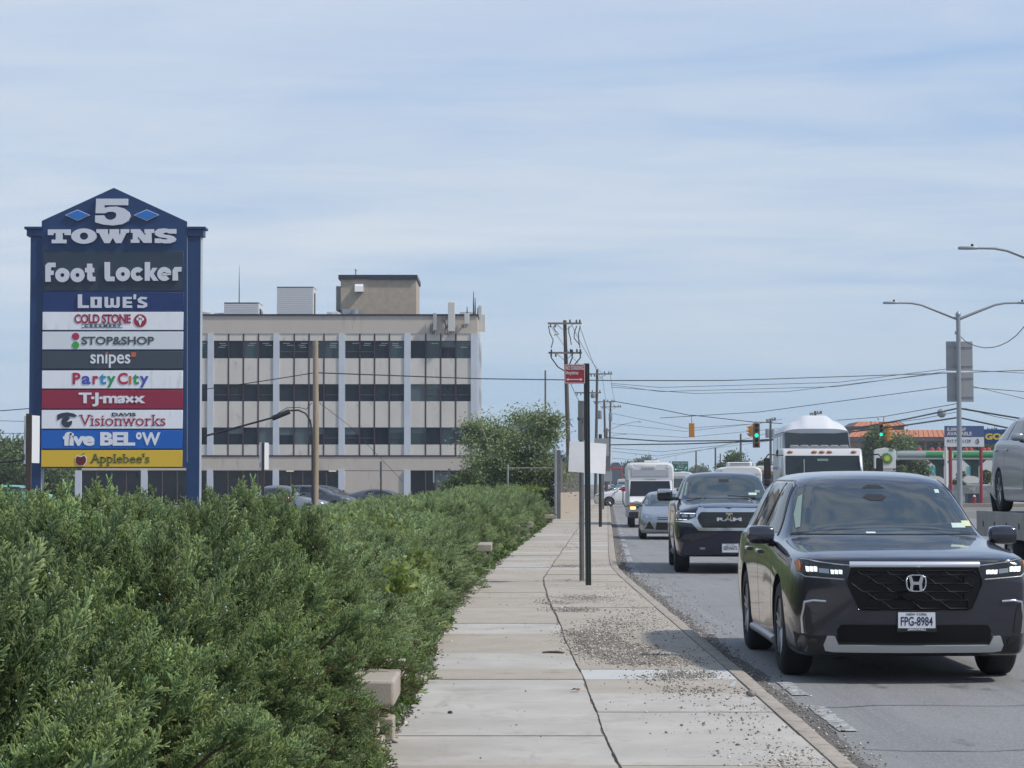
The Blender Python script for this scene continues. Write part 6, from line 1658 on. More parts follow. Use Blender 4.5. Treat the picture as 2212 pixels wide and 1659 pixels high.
# ---------------------------------------------------------------- rollback trucks
m_bed = mat('bed_grey', (.31, .295, .27), .6, metal=.3, var=.15, vs=1.5)
m_cabw = mat('cab_white', (.53, .53, .53), .35, coat=.3)
def rollback(label, x, Y, rz, bed_L=7.0, bedz=1.15):
    t = thing('tow_truck', label, 'truck', (x, Y, 0), rz)
    b = MB(); b.fx([(-1.1, .55), (-1.1, 1.25), (-.95, 1.42), (0, 1.62), (.02, .55)], -1.05, 1.05); b.build('bonnet', m_cabw, t, bevel=.10, bseg=4)
    b = MB(); b.fx([(.0, .55), (.0, 1.63), (.42, 2.52), (.62, 2.70), (1.95, 2.72), (2.0, .55)], -1.16, 1.16); b.build('cab', m_cabw, t, bevel=.07, bseg=4)
    ws = MB(); q = [(-1.10, .055, 1.68), (1.10, .055, 1.68), (1.06, .40, 2.49), (-1.06, .40, 2.49)]
    ws.add([(x_, y_ - .02, z_) for x_, y_, z_ in q] + [(x_, y_ + .05, z_) for x_, y_, z_ in q], [(0, 1, 2, 3), (4, 7, 6, 5), (0, 4, 5, 1), (1, 5, 6, 2), (2, 6, 7, 3), (3, 7, 4, 0)])
    w_ = ws.build('windscreen', m_truckglass, t)
    b = MB(); b.bb(-.16, .16, .30, .33, 2.33, 2.40); b.tube([(-.55, .18, 2.38), (-.55, .10, 1.9)], .018, 6); b.build('inner_fittings', m_pale, w_)
    b = MB()
    for x_ in (-.92, -.22, 0, .22, .92): b.ball((x_, .47, 2.60), .055, 10, 8, (1.5, 1, .7))
    b.build('marker_lights', mat('amber_dome', (.50, .17, .07), .4), t)
    b = MB(); b.bb(-.85, .85, 1.2, 1.5, 2.725, 2.77)
    for k in range(6): b.bb(-.84 + k * .29, -.62 + k * .29, 1.19, 1.51, 2.771, 2.81)
    b.build('light_bar', mat('lightbar', (.36, .36, .36), .4), t, bevel=.01)
    b = MB(); b.bb(-.62, .62, -1.14, -1.095, .75, 1.22); b.build('grille', m_chrome, t, bevel=.02)
    b = MB(); b.bb(-1.15, 1.15, -1.30, -1.08, .42, .68); b.build('bumper', m_chrome, t, bevel=.04)
    for s in (-1, 1):
        b = MB(); b.bb(s * .85 - .14, s * .85 + .14, -1.12, -1.0, .82, 1.08); b.build('headlight', m_lens, t)
        b = MB(); b.tube([(s * 1.14, .25, 2.50), (s * 1.58, .05, 2.52), (s * 1.66, .05, 2.42), (s * 1.66, .05, 1.62), (s * 1.14, .2, 1.62)], .022, 6); mo = b.build('mirror_frame', m_blk, t)
        b = MB(); b.box((s * 1.61, .06, 2.12), (.20, .10, .60)); b.box((s * 1.61, .06, 1.72), (.20, .10, .17)); b.build('mirror', m_blk, mo, bevel=.03)
        b = MB(); b.bb(s * 1.163 - .004, s * 1.163 + .004, .50, 1.35, 1.68, 2.42); b.build('side_window', m_sideglass, t)
        wheel(t, s * .98, -.30, .47, .28, m_rim, 8, s); wheel(t, s * .92, 2.0 + bed_L * .62, .47, .5, m_rim, 8, s)
        b = MB(); b.bb(s * 1.2 - .04, s * 1.2 + .04, 2.15, 2.1 + bed_L, bedz - .48, bedz + .002); rl = b.build('bed_rail', m_bed, t, bevel=.01)
        b = MB()
        for k in range(6): b.lathe([(.05, s * 1.225), (.06, s * 1.245)], (0, 2.9 + k * 1.1, bedz - .24), 12, 'X')
        b.build('tie_holes', m_blk, rl)
        b = MB(); b.bb(s * .45 - .06, s * .45 + .06, .5, 2 + bed_L, .60, .86); b.build('chassis_rail', m_black_pl, t)
        b = MB(); b.bb(s * .95 - .22, s * .95 + .22, 3.0, 3.9, .55, .98 if bedz < 1.2 else 1.0); b.build('tool_box', m_gal, t, bevel=.01)
    b = MB(); b.bb(-1.155, 1.155, 2.15, 2.1 + bed_L, bedz - .12, bedz - .005); b.build('bed', m_bed, t)
    b = MB(); b.bb(-1.1, 1.1, 2.03, 2.14, bedz - .2, bedz + .5); b.build('headboard', m_bed, t)
    return t
rollback('white cab recovery truck with amber roof markers carrying the high roof van', 8.98, 65.4, R(-2.4))
rollback('grey flatbed recovery truck at the right edge carrying the silver SUV', 10.1, 35.0, R(-1.0))
# high roof van on the first deck
t = thing('high_roof_van', 'silver van with a bulbous white raised roof riding on the recovery truck', 'van', (9.20, 68.2, 1.15), R(-2.6))
b = MB(); b.fx([(-.75, .42), (-.8, .95), (-.7, 1.10), (.02, 1.40), (.62, 2.02), (.75, 2.12), (5.0, 2.12), (5.1, .5), (5.0, .38)], -1.0, 1.0); b.build('body', mat('van_silver', (.20, .215, .24), .35, metal=.5, coat=.3), t, bevel=.09, bseg=4)
b = MB(); b.add([(-.975, .0, 1.42), (.975, .0, 1.42), (.945, .565, 2.085), (-.945, .565, 2.085), (-.975, .08, 1.40), (.975, .08, 1.40), (.945, .66, 2.06), (-.945, .66, 2.06)], [(0, 1, 2, 3), (4, 7, 6, 5), (0, 4, 5, 1), (1, 5, 6, 2), (2, 6, 7, 3), (3, 7, 4, 0)])
b.build('windscreen', m_truckglass, t)
bm = MB(); vs = []; ny = 14; nx = 18
for j in range(ny + 1):
    y = .55 + 4.4 * j / ny; fy_ = min(1, max(.0, (y - .55) / .45)) ** .5 * (1 if j < ny else .6)
    for i in range(nx + 1):
        u = -1 + 2 * i / nx; prof_ = (1 - abs(u) ** 5); hump = max(0, min(1, (.55 - abs(u)) / .2)); hump = hump * hump * (3 - 2 * hump)
        vs.append((u * (1.0 - .02 * (1 - fy_)), y - .06 * (1 - u * u), 2.10 + prof_ * .36 * (.25 + .75 * fy_) + hump * .15 * fy_))
fs = [(j * (nx + 1) + i, j * (nx + 1) + i + 1, (j + 1) * (nx + 1) + i + 1, (j + 1) * (nx + 1) + i) for j in range(ny) for i in range(nx)]
bm.add(vs, fs); b0 = len(bm.v)
for i in range(nx): bm.quad((vs[i][0], vs[i][1] + .03, 2.05), (vs[i + 1][0], vs[i + 1][1] + .03, 2.05), vs[i + 1], vs[i])
bm.build('raised_roof', mat('fibreglass_white', (.62, .63, .65), .4), t, smooth=70)
for s in (-1, 1):
    for (y0, y1) in ((.75, 1.45), (1.6, 2.9), (3.05, 4.6)):
        b = MB(); b.bb(s * 1.003 - .004, s * 1.003 + .004, y0, y1, 1.42, 1.98); b.build('side_window', m_sideglass, t, bevel=.01)
    b = MB(); b.bb(s * 1.008 - .008, s * 1.008 + .008, -.6, 5.0, .98, 1.06); b.build('side_moulding', m_grey, t)
    b = MB(); b.bb(s * .72 - .17, s * .72 + .17, -.82, -.75, .72, .95); b.build('headlight', m_lens, t)
    wheel(t, s * .86, .0, .35, .24, m_rim, 5, s); wheel(t, s * .86, 3.6, .35, .24, m_rim, 5, s)
    mirror(t, s, 1.13, .45, 1.45, .2, .14, .22, m_blk)
b = MB(); b.bb(-.45, .45, -.84, -.79, .70, .95); b.build('grille', m_gloss_bk, t)
b = MB(); b.bb(-.98, .98, -.92, -.72, .38, .60); b.build('bumper', m_grey, t, bevel=.04)
# silver SUV on the second deck, nose towards the camera
t, bv = car('suv', 'silver SUV cut off by the right edge riding on the grey flatbed', 'car', (10.0, 38.9, 1.15), R(-1.0), m_silver, sub=2)
t.scale = (1.04, 1.02, 1.08)
b = MB(); b.fy([(-.9, -.02), (-.72, .0), (-.95, .33)], 4.15, 4.2); b.build('mud_flap', m_black_pl, t)

# far pedestrian on the walk
def person(x, y, z, label, shirt, trousers, seed):
    t = thing('person', label, 'person', (x, y, z), R(170))
    J = {'pel': (0, 0, .95), 'ch': (0, -.02, 1.32), 'nk': (0, 0, 1.50), 'hd': (0, -.02, 1.66), 'top': (0, -.02, 1.74), 'shl': (-.19, 0, 1.42), 'ell': (-.25, .05, 1.14), 'hal': (-.24, -.08, .90),
         'shr': (.19, 0, 1.42), 'elr': (.25, -.04, 1.14), 'har': (.24, -.16, .92), 'hpl': (-.1, 0, .90), 'knl': (-.1, -.12, .50), 'ftl': (-.1, -.08, .08), 'tol': (-.1, -.24, .04), 'hpr': (.1, 0, .90), 'knr': (.1, .06, .50), 'ftr': (.1, .22, .10), 'tor': (.1, .08, .04)}
    E = [('pel', 'ch'), ('ch', 'nk'), ('nk', 'hd'), ('hd', 'top'), ('ch', 'shl'), ('shl', 'ell'), ('ell', 'hal'), ('ch', 'shr'), ('shr', 'elr'), ('elr', 'har'), ('pel', 'hpl'), ('hpl', 'knl'), ('knl', 'ftl'), ('ftl', 'tol'), ('pel', 'hpr'), ('hpr', 'knr'), ('knr', 'ftr'), ('ftr', 'tor')]
    Rr = {'pel': .15, 'ch': .17, 'nk': .06, 'hd': .105, 'top': .08, 'shl': .08, 'shr': .08, 'ell': .05, 'elr': .05, 'hal': .04, 'har': .04, 'hpl': .10, 'hpr': .10, 'knl': .065, 'knr': .065, 'ftl': .045, 'ftr': .045, 'tol': .035, 'tor': .035}
    ks = list(J); me = bpy.data.meshes.new('p'); me.from_pydata([J[k] for k in ks], [(ks.index(a), ks.index(c)) for a, c in E], [])
    ob = bpy.data.objects.new('tmp', me); COL.objects.link(ob)
    md = ob.modifiers.new('skin', 'SKIN')
    for i, k in enumerate(ks): me.skin_vertices[0].data[i].radius = (Rr[k] * .9, Rr[k] * .8); me.skin_vertices[0].data[i].use_root = (k == 'pel')
    ob.modifiers.new('s', 'SUBSURF').levels = 2
    dg = bpy.context.evaluated_depsgraph_get(); out = bpy.data.meshes.new_from_object(ob.evaluated_get(dg)); bpy.data.objects.remove(ob)
    for m_ in (mat('skin', (.30, .17, .11), .6), shirt, trousers): out.materials.append(m_)
    for p in out.polygons:
        c = p.center; p.material_index = 2 if c.z < .95 else (1 if c.z < 1.49 and not (abs(c.x) > .21 and c.z < 1.1) else 0)
    o = bpy.data.objects.new('body', out); COL.objects.link(o); o.parent = t; out.shade_smooth()
    b = MB(); b.ball((0, .0, 1.70), .105, 12, 8, (.95, 1.0, .8)); b.build('hair', mat('hair', (.02, .015, .012), .7), t, smooth=60)
p = at(1314, 1071, 300); person(p.x, 300, SW, 'person in a white shirt and dark trousers walking far along the sidewalk', mat('shirt_white', (.65, .65, .66), .8), mat('trousers_dark', (.02, .022, .03), .8), 1)
# ================================================================ poles and wires
m_wood = mat('pole_wood', (0.36, 0.29, 0.205), 0.9, var=.15, vs=2, stretch=(6, 6, .5), spots=[(5, .55, .7, (.20, .15, .10))])
m_woodd = mat('pole_wood_dark', (0.105, 0.085, 0.072), 0.9, var=.2, vs=2, stretch=(6, 6, .5))
m_arm = mat('crossarm', (0.20, 0.17, 0.14), .9, var=.2, vs=4)
m_wire = mat('wire', (.012, .013, .016), .5); m_lampg = mat('lamp_grey', (.30, .325, .35), .45, metal=.3)
def wire(pts, r, label, sag=0.0, grp='overhead wires', name='overhead_wire', n=10):
    P = [at(*p) for p in pts]; S_ = []
    for a, c in zip(P[:-1], P[1:]):
        for k in range(n):
            f = k / n; q = a.lerp(c, f); q.z -= sag * 4 * f * (1 - f) * (a - c).length / 20; S_.append(q)
    S_.append(P[-1]); b = MB(); b.tube(S_, r, 5)
    return tag(b.build(name, m_wire, origin=S_[0], fix=False), label, 'wire', grp)
# bare wooden pole with the service drop
Yp = 110.0; a = at(681, 1085, Yp); tpt = at(681.5, 736, Yp)
t = thing('wooden_pole', 'stout light brown wooden pole in front of the office with a looped black cable', 'pole', (a.x, Yp, 0)); o = Vector(t.location)
b = MB(); b.tube([(a.x, Yp, -.05), (a.x + .02, Yp, 4), tpt], [.155, .145, .13], 14); b.build('shaft', m_wood, t, o, smooth=60)
b = MB(); pts = [at(x, y, Yp - .2) for x, y in ((600, 896), (625, 887), (645, 886), (660, 893), (670, 908), (674.2, 935), (674.5, 1000), (674.5, 1085))]
b.tube(pts, .045, 7); b.build('riser_cable', m_blk, t, o, smooth=60)
b = MB(); b.tube([at(x, y, Yp - .2) for x, y in ((600, 893), (620, 881), (645, 880), (662, 884), (674, 870))], .018, 5); b.build('guy_strand', m_blk, t, o)
b = MB(); b.tube([at(588, 904, Yp - .2), at(626, 888.5, Yp - .2)], .13, 10); b.build('splice_sleeve', m_blk, t, o, bevel=.03)
wire([(-60, 1004, Yp - .2), (300, 972, Yp - .2), (432, 945, Yp - .2), (590, 902, Yp - .2)], .05, 'thick black cable sloping up from the pylon to the splice sleeve', .0, None)
wire([(-80, 893, Yp), (300, 858, Yp), (680, 805, Yp)], .022, 'thin wire from the wooden pole to the left behind the pylon', .15)
wire([(680, 805, Yp), (1030, 818, 120), (1322, 822, 132), (1560, 822, 142), (2045, 806, 150), (2290, 797, 155)], .03, 'long nearly level black wire crossing the whole street', .0, None)
wire([(690, 870, Yp), (755, 920, 116), (870, 1040, 128)], .012, 'thin guy wire slanting down right from the wooden pole', 0, None)
for (y0, y1) in ((907.6, 910.6), (934, 937), (955, 953)): wire([(-60, y0, 180), (70, y1, 180)], .02, 'faint far wire at the left edge behind the lease sign', 0, 'faint far wires at the left edge')

def upole(px, top, Y, lean, arms, xf, label, r=.16, light=None, base=0.0, insul=True):
    tp = at(px, top, Y); bp = Vector((tp.x + lean, Y, base))
    t = thing('utility_pole', label, 'pole', bp); o = bp
    b = MB(); b.tube([bp, bp.lerp(tp, .5), tp], [r * 1.15, r, r * .8], 10); b.build('shaft', m_woodd, t, o, smooth=60)
    for (x0, x1, y) in arms:
        A, B = at(x0, y, Y), at(x1, y, Y); b = MB(); b.box(((A.x + B.x) / 2, Y - r - .05, A.z), (B.x - A.x, .10, .13))
        for s in (-1, 1): b.tube([((A.x + B.x) / 2 + s * (B.x - A.x) * .28, Y - r, A.z), (tp.x, Y - r, A.z - .55)], .022, 5)
        ao = b.build('crossarm', m_arm, t, o, smooth=None)
        if insul:
            b = MB()
            for f in (.08, .22, .66, .85, .95): b.lathe([(.05, 0), (.075, .06), (.05, .10), (.07, .15), (.03, .22)], (A.x + (B.x - A.x) * f, Y - r - .05, A.z + (.06 if f > .5 else -.28)), 8)
            b.build('insulators', m_coping, ao, o, smooth=None)
    for (x, y, hgt) in xf:
        q = at(x, y, Y); b = MB(); b.lathe([(.22, -hgt / 2), (.25, -hgt / 2 + .05), (.25, hgt / 2 - .05), (.18, hgt / 2)], (q.x, Y - .4, q.z), 14); b.build('transformer', m_lampg, t, o)
    if light:
        pts = [at(x, y, Y - .3) for x, y in light]; b = MB(); b.tube(pts, .045, 6); l = b.build('lamp_arm', m_lampg, t, o)
        e = pts[-1]; b = MB(); b.ball(e, .14, 10, 6, (2.4, 1, .6)); b.build('lamp_head', m_lampg, l, o)
    return t
u1 = upole(1220, 692, 160, .35, [(1183, 1256, 699), (1184.6, 1257, 762.5)], [], 'nearest tall utility pole with two crossarms and drooping jumper cables')
upole(1290, 798, 236, -.2, [(1273, 1322.4, 808), (1242, 1298.6, 848.5)], [(1281, 855, .5)], 'second utility pole behind the red sign with a tangle of jumpers')
upole(1305, 863, 290, .3, [(1281, 1329, 868)], [(1295.6, 896, 1.1)], 'third utility pole with one crossarm and a grey transformer')
upole(1319, 866, 320, -.3, [(1297, 1342, 879)], [(1318.5, 901, 1.2)], 'fourth utility pole with a street lamp arm reaching over the road', light=((1318, 928), (1345, 917), (1371, 911.3), (1382, 911)))
upole(1311, 925, 380, 0, [(1303, 1319, 930)], [], 'short looking fifth utility pole with a lower lamp arm', light=((1313, 945), (1330, 940), (1351, 937.5)))
upole(1664.4, 904, 270, 0, [(1653.5, 1675.5, 907)], [(1657, 936, 1.1), (1668, 936, 1.1)], 'utility pole left of the high roof van with twin transformers')
upole(1761, 888, 240, .2, [(1748, 1775, 893)], [], 'utility pole top poking out above the raised van roof')
for (px, tp_, Y, lb) in ((1600, 937, 330, 'thin far pole above the small roadside tree'), (1545.4, 967, 380, 'thin far pole right of the green highway sign'), (1503.6, 975, 400, 'dark far pole just right of the green highway sign'), (1556, 980, 450, 'shortest far pole beside the roadside tree')):
    upole(px, tp_, Y, 0, [], [], lb, .17)
# jumper loops on the nearest pole
jl = ((1184.5, 704, 1195, 735, 1190.5, 752), (1195, 705, 1207, 722, 1197, 724), (1229, 705, 1232, 730, 1234, 745), (1246, 704, 1240, 730, 1252, 745), (1253.5, 704, 1250, 735, 1253, 752))
b = MB()
for (x0, y0, x1, y1, x2, y2) in jl: b.tube([at(x0, y0, 159.7), at((x0 + x1) / 2 - 2, (y0 + y1) / 2, 159.7), at(x1, y1, 159.7), at(x2, y2, 159.7)], .035, 5)
for (x0, y0) in ((1191, 755), (1236, 755), (1253.5, 755)):
    b.tube([at(x0, y0, 159.7), at(x0, y0 + 18, 159.7), at((x0 + 1220) / 2, y0 + 38, 159.7), at(1219.5, y0 + 46, 159.7)], [.07, .05, .05, .05], 6)
b.build('jumper_cables', m_blk, u1, Vector(u1.location))
# spans between the poles
for (a, c, s, r, lb) in (((1190, 704, 160), (1278, 812, 236), .1, .02, 'conductor'), ((1236, 704, 160), (1300, 806, 236), .1, .02, 'conductor'), ((1252, 703, 160), (1300, 820, 236), .1, .02, 'conductor'),
                   ((1300, 806, 236), (1310, 868, 290), .1, .02, ''), ((1318, 808, 236), (1328, 868, 290), .1, .02, ''), ((1222, 800, 160), (1262, 880, 236), .1, .025, ''), ((1320, 870, 290), (1340, 880, 320), .1, .02, '')):
    wire([a, c], r, 'power line running between the utility poles along the sidewalk', s, 'power lines along the sidewalk')
# lines across the road
grp = 'thin wires strung across the road'; lab = 'thin wire strung across the road between distant poles'
for pts, r in (([(1320, 828, 200), (1426, 837, 190), (1810, 826, 180), (2045, 797, 165), (2212, 806, 165), (2300, 808, 165)], .02), ([(1320, 831, 200), (1426, 846, 190), (1810, 835, 180), (2040, 803, 165)], .02),
               ([(1320, 836, 205), (1500, 850, 195), (1700, 846, 185), (2045, 805, 165)], .02), ([(1426, 903, 190), (1640, 890, 180), (1850, 862, 170), (2060, 834, 165), (2212, 846, 165)], .025), ([(2090, 832, 165), (2212, 861, 165)], .02),
               ([(1322, 893, 300), (1480, 925, 290), (1640, 915, 280), (1690, 905, 270)], .025), ([(1322, 915, 300), (1480, 932, 300), (1660, 912, 275)], .025), ([(1320, 935, 320), (1480, 945, 310), (1690, 925, 280)], .025),
               ([(1322, 968, 330), (1430, 976, 330), (1560, 962, 320), (1680, 930, 280)], .03), ([(1322, 990, 350), (1400, 995, 380), (1503, 975, 400), (1600, 955, 340)], .03), ([(1322, 975, 330), (1420, 985, 350), (1545, 968, 380), (1680, 950, 280)], .03),
               ([(1808, 908, 180), (1909, 900, 160), (2067, 872, 140)], .025), ([(1830, 925, 180), (1990, 905, 150), (2072, 889, 140)], .02), ([(2085, 882, 140), (2150, 900, 140), (2260, 920, 140)], .02)):
    wire(pts, r, lab, 0.0, grp, n=6)
for pts, r, lb in (([(1310, 945, 200), (1426, 953, 190), (1626, 951.7, 180), (1664, 949, 178), (1822, 930, 160), (1960, 905, 145), (2070.6, 881.8, 125), (2209, 905, 130), (2290, 917, 130)], .05, 'upper of the two thick black cables sweeping over the traffic'),
                  ([(1312, 961, 200), (1480, 959, 190), (1640, 953, 180), (1822, 935, 160), (1960, 918, 145), (2070, 902, 125), (2186, 926.5, 130), (2290, 945, 130)], .05, 'lower of the two thick black cables sweeping over the traffic')):
    wire(pts, r, lb, 0.0, None, n=6)
wire([(1322, 866, 180), (1426, 884, 170), (1489, 897, 165), (1497, 897, 165), (1560, 904, 165), (1630, 912, 165), (1645, 912, 165), (1690, 915, 165)], .028, 'span wire holding the traffic signals over the junction', .0, None, 'span_wire', 5)
# ---- street lamps
def twin_lamp(X, Y, scale_px, label, plates):
    t = thing('street_lamp', label, 'street lamp', (X, Y, 0)); o = Vector(t.location); H = 9.85
    b = MB(); b.tube([(X, Y, 0), (X, Y, H)], [.135, .105], 14); b.lathe([(.13, 0), (.14, .06), (.09, .16), (.02, .22)], (X, Y, H), 12); b.build('pole', m_lampg, t, o, smooth=50)
    for s in (-1, 1):
        k = .26447 * 110 / FP
        P = [(15, 735), (185, 667), (305, 621), (385, 607), (495, 605)]
        pts = [Vector((X + s * p[0] * k, Y, 10.47 - (p[1] - 605) * k)) for p in P]
        b = MB(); b.tube(pts, [.075, .065, .055, .05, .045], 8); ar = b.build('arm', m_lampg, t, o, smooth=60)
        e = pts[-1]; b = MB(); b.fz([(e.x - s * .05, Y - .10), (e.x + s * .25, Y - .17), (e.x + s * .68, Y - .12), (e.x + s * .72, Y), (e.x + s * .68, Y + .12), (e.x + s * .25, Y + .17), (e.x - s * .05, Y + .10)], e.z - .05, e.z + .05)
        h = b.build('lamp_head', m_lampg, ar, o, bevel=.03)
        b = MB(); b.lathe([(.05, 0), (.05, .10)], (e.x + s * .18, Y, e.z + .05), 10); b.build('photocell', m_blk, ar, o)
    for (x0, x1, y0, y1) in plates:
        A, B = at(x0, y1, Y + .2), at(x1, y0, Y + .2); b = MB(); b.bb(A.x, B.x, Y + .16, Y + .19, A.z, B.z); p_ = b.build('sign_back', m_sgback, t, o, bevel=.01)
        b = MB()
        for f in (.18, .82): z = A.z + (B.z - A.z) * f; b.bb(A.x + .01, B.x - .01, Y + .125, Y + .158, z - .03, z + .03)
        b.build('stiffener', m_sgback, p_, o)
    return t
q = at(2073, 1046, 110); t = twin_lamp(q.x, 110, 1, 'grey twin arm street lamp with two large sign backs at the right', [(2043.5, 2100.5, 737.5, 801), (2045.5, 2102.5, 804.5, 868)])
o = Vector(t.location)
b = MB(); b.box((at(2066, 720, 110).x, 110, at(2066, 719, 110).z), (.14, .14, .14)); b.tube([at(2068, 716, 110), at(2070, 705, 110)], .015, 5); b.build('camera_box', m_grey, t, o)
q = at(2286, 1046, 84.4); twin_lamp(q.x, 84.4, 1, 'nearer street lamp of which only the left lamp arm shows at the right edge', [])
wire([(2076, 728, 110), (2085, 737, 109), (2095, 743, 108), (2110, 748, 106), (2127, 751.5, 104), (2145, 750.5, 102), (2160, 746.5, 100), (2178, 738, 97), (2195, 725, 95), (2212, 706, 92), (2245, 674, 88), (2280, 640, 85)], .02, 'drooping cable slung between the two street lamps', 0, None, n=5)
q = at(2068, 892, 140); b = MB(); b.ball(at(2034, 892.5, 138), .28, 12, 8); tag(b.build('splice_case', m_lampg, origin=at(2034, 892.5, 138)), 'small grey splice case hanging on the thick cable left of the lamp post', 'cable box')
# ---- traffic signals
m_sigy = mat('signal_yellow', (.48, .20, .025), .5); m_sigb = mat('signal_tan', (.20, .145, .08), .5); m_green = mat('signal_green', (.0, .6, .4), .4, emit=(0.0, .85, .52), es=1.2)
m_off = mat('signal_dark', (.018, .012, .010), .3); m_offr = mat('signal_off_red', (.06, .012, .012), .3)
def signal(px0, px1, py0, py1, Y, n, lit, m, label, hang, face='F'):
    A, B = at(px0, py1, Y), at(px1, py0, Y); w = B.x - A.x; hgt = B.z - A.z; xc = (A.x + B.x) / 2
    t = thing('traffic_signal', label, 'traffic light', (xc, Y, A.z)); o = Vector(t.location)
    b = MB(); b.bb(A.x, B.x, Y - w * .4, Y + w * .4, A.z, B.z); b.build('housing', m, t, o, bevel=.03)
    hg = at(hang[0], hang[1], Y); b = MB(); b.tube([(xc, Y, B.z), (hg.x, Y, hg.z)], .03, 6); b.build('hanger', m_sigy, t, o)
    r_ = min(w * .40, hgt / n * .40)
    for k in range(n):
        z = B.z - hgt * (k + .5) / n
        d = {'F': (0, -1), 'R': (1, 0), 'L': (-1, 0), 'B': (0, 1)}[face]
        ctr = Vector((xc + d[0] * w * .5, Y + d[1] * w * .4, z)); ax = 'Y' if d[1] else 'X'; s = d[0] or d[1]
        b = MB(); b.lathe([(r_, s * .005), (r_ * .8, s * .03), (.01, s * .04)], ctr, 16, ax); b.build('lens', m_green if k == lit else (m_offr if k == 0 else m_off), t, o)
        b = MB(); vs = []; nn = 12   # visor: open tunnel
        for i in range(nn + 1):
            a = R(-35 + 250 * i / nn); c_, s_ = math.cos(a) * r_ * 1.12, math.sin(a) * r_ * 1.12
            L_ = .10 + .14 * max(0, math.sin(a))
            for q_ in (0, L_): vs.append((ctr.x + (c_ if d[1] else s * q_), ctr.y + (s * q_ if d[1] else c_), z + s_))
        b.add(vs, [(2 * i, 2 * i + 1, 2 * i + 3, 2 * i + 2) for i in range(nn)]); b.build('visor', m, t, o)
signal(1488.5, 1500, 914, 944.6, 165, 3, -1, m_sigy, 'yellow traffic light seen from behind hanging alone over the road', (1494, 897), 'B')
signal(1626.5, 1641, 914, 967, 165, 5, 2, m_sigb, 'five lamp traffic light showing green over the road', (1637, 911))
signal(1618.5, 1626, 920, 943, 165.6, 3, -1, m_sigy, 'yellow traffic light turned left next to the five lamp one', (1633, 911), 'L')
signal(1898, 1907.5, 916, 943, 150, 3, 2, m_sigb, 'three lamp traffic light showing green by the orange roofed restaurant', (1909, 912))
signal(1915, 1921, 916, 953.5, 150, 5, -1, m_sigy, 'yellow five lamp traffic light turned right beside the green one', (1909, 912), 'R')
a, c = at(1900, 912, 150), at(1921, 912, 150); b = MB(); b.tube([a, c], .04, 6); b.tube([at(1909, 912, 150), at(1909, 899, 150)], .03, 6)
tag(b.build('signal_bracket', m_sigy, origin=at(1909, 912, 150)), 'yellow bracket pipe joining the pair of signals by the restaurant', 'bracket')
# ================================================================ right-hand side: filling station and signs
b = MB(); b.add([(24, 183, -.03), (120, 183, -.03), (140, 330, -.03), (30, 330, -.03)], [(0, 1, 2, 3)]); structure(b.build('forecourt', mat('forecourt_concrete', (.30, .285, .26), .95, var=.12, vs=.5)))
b = MB(); b.bb(27, 120, 180.5, 183, -.1, .13); structure(b.build('far_kerb', mat('far_kerb_concrete', (.30, .25, .20), .95, var=.1, vs=1)))
m_cgreen = mat('canopy_green', (.012, .19, .05), .45); m_stw = mat('station_white', (.58, .58, .56), .6); m_teal = mat('teal_panel', (.08, .46, .46), .5)
Yc = 235.0; A, B = at(1938, 992, Yc), at(2290, 976, Yc)
t = thing('filling_station_canopy', 'long green and white filling station canopy on green pillars', 'canopy', ((A.x + B.x) / 2, Yc, 0)); o = Vector(t.location)
zc0, zc1 = A.z, B.z
b = MB(); b.bb(A.x + .3, B.x, Yc, Yc + 11, zc0, zc1 + .12); b.build('roof_slab', m_stw, t, o)
b = MB(); b.fx([(Yc - .02, zc0 + .15), (Yc - .18, zc0 + .25), (Yc - .22, (zc0 + zc1) / 2), (Yc - .18, zc1 - .1), (Yc - .02, zc1)], at(2000, 980, Yc).x, B.x); b.build('green_fascia', m_cgreen, t, o, smooth=60)
b = MB(); b.fx([(Yc - .02, zc0 + .15), (Yc - .18, zc0 + .25), (Yc - .22, (zc0 + zc1) / 2), (Yc - .18, zc1 - .1), (Yc - .02, zc1)], A.x, at(2000, 980, Yc).x - .01); b.build('shaded_fascia', mat('canopy_shading', (.22, .27, .27), .5), t, o, smooth=60)  # end section greyed: shading of its curved side painted into the colour
for px in (2030, 2105, 2185):
    q = at(px, 1000, Yc + 4); b = MB(); b.bb(q.x - .35, q.x + .35, Yc + 3.6, Yc + 4.4, -.03, zc0 - .003); b.fy([(q.x - 1.2, zc0 - .004), (q.x + 1.2, zc0 - .004), (q.x + .4, zc0 - .7), (q.x - .4, zc0 - .7)], Yc + 3.55, Yc + 4.45); b.build('pillar', mat('canopy_pillar', (.02, .07, .05), .5), t, o)
def burst(b, xc, zc, r0, r1, n, y0, y1, ph=0.0):
    pl = []
    for k in range(2 * n): a = math.pi * k / n + ph; r_ = r1 if k % 2 == 0 else r0; pl.append((xc + math.cos(a) * r_, zc + math.sin(a) * r_))
    b.fy(pl, y0, y1)
q = at(2047, 984, Yc); b = MB(); b.lathe([(.55, -.30), (.55, -.25)], (at(2047, 984, Yc).x, Yc, q.z), 24, 'Y'); em = b.build('round_emblem', m_stw, t, o)
b = MB(); burst(b, q.x, q.z, .28, .42, 14, Yc - .32, Yc - .305); b.build('sunburst', mat('burst_yellow', (.55, .50, .06), .5), em, o)
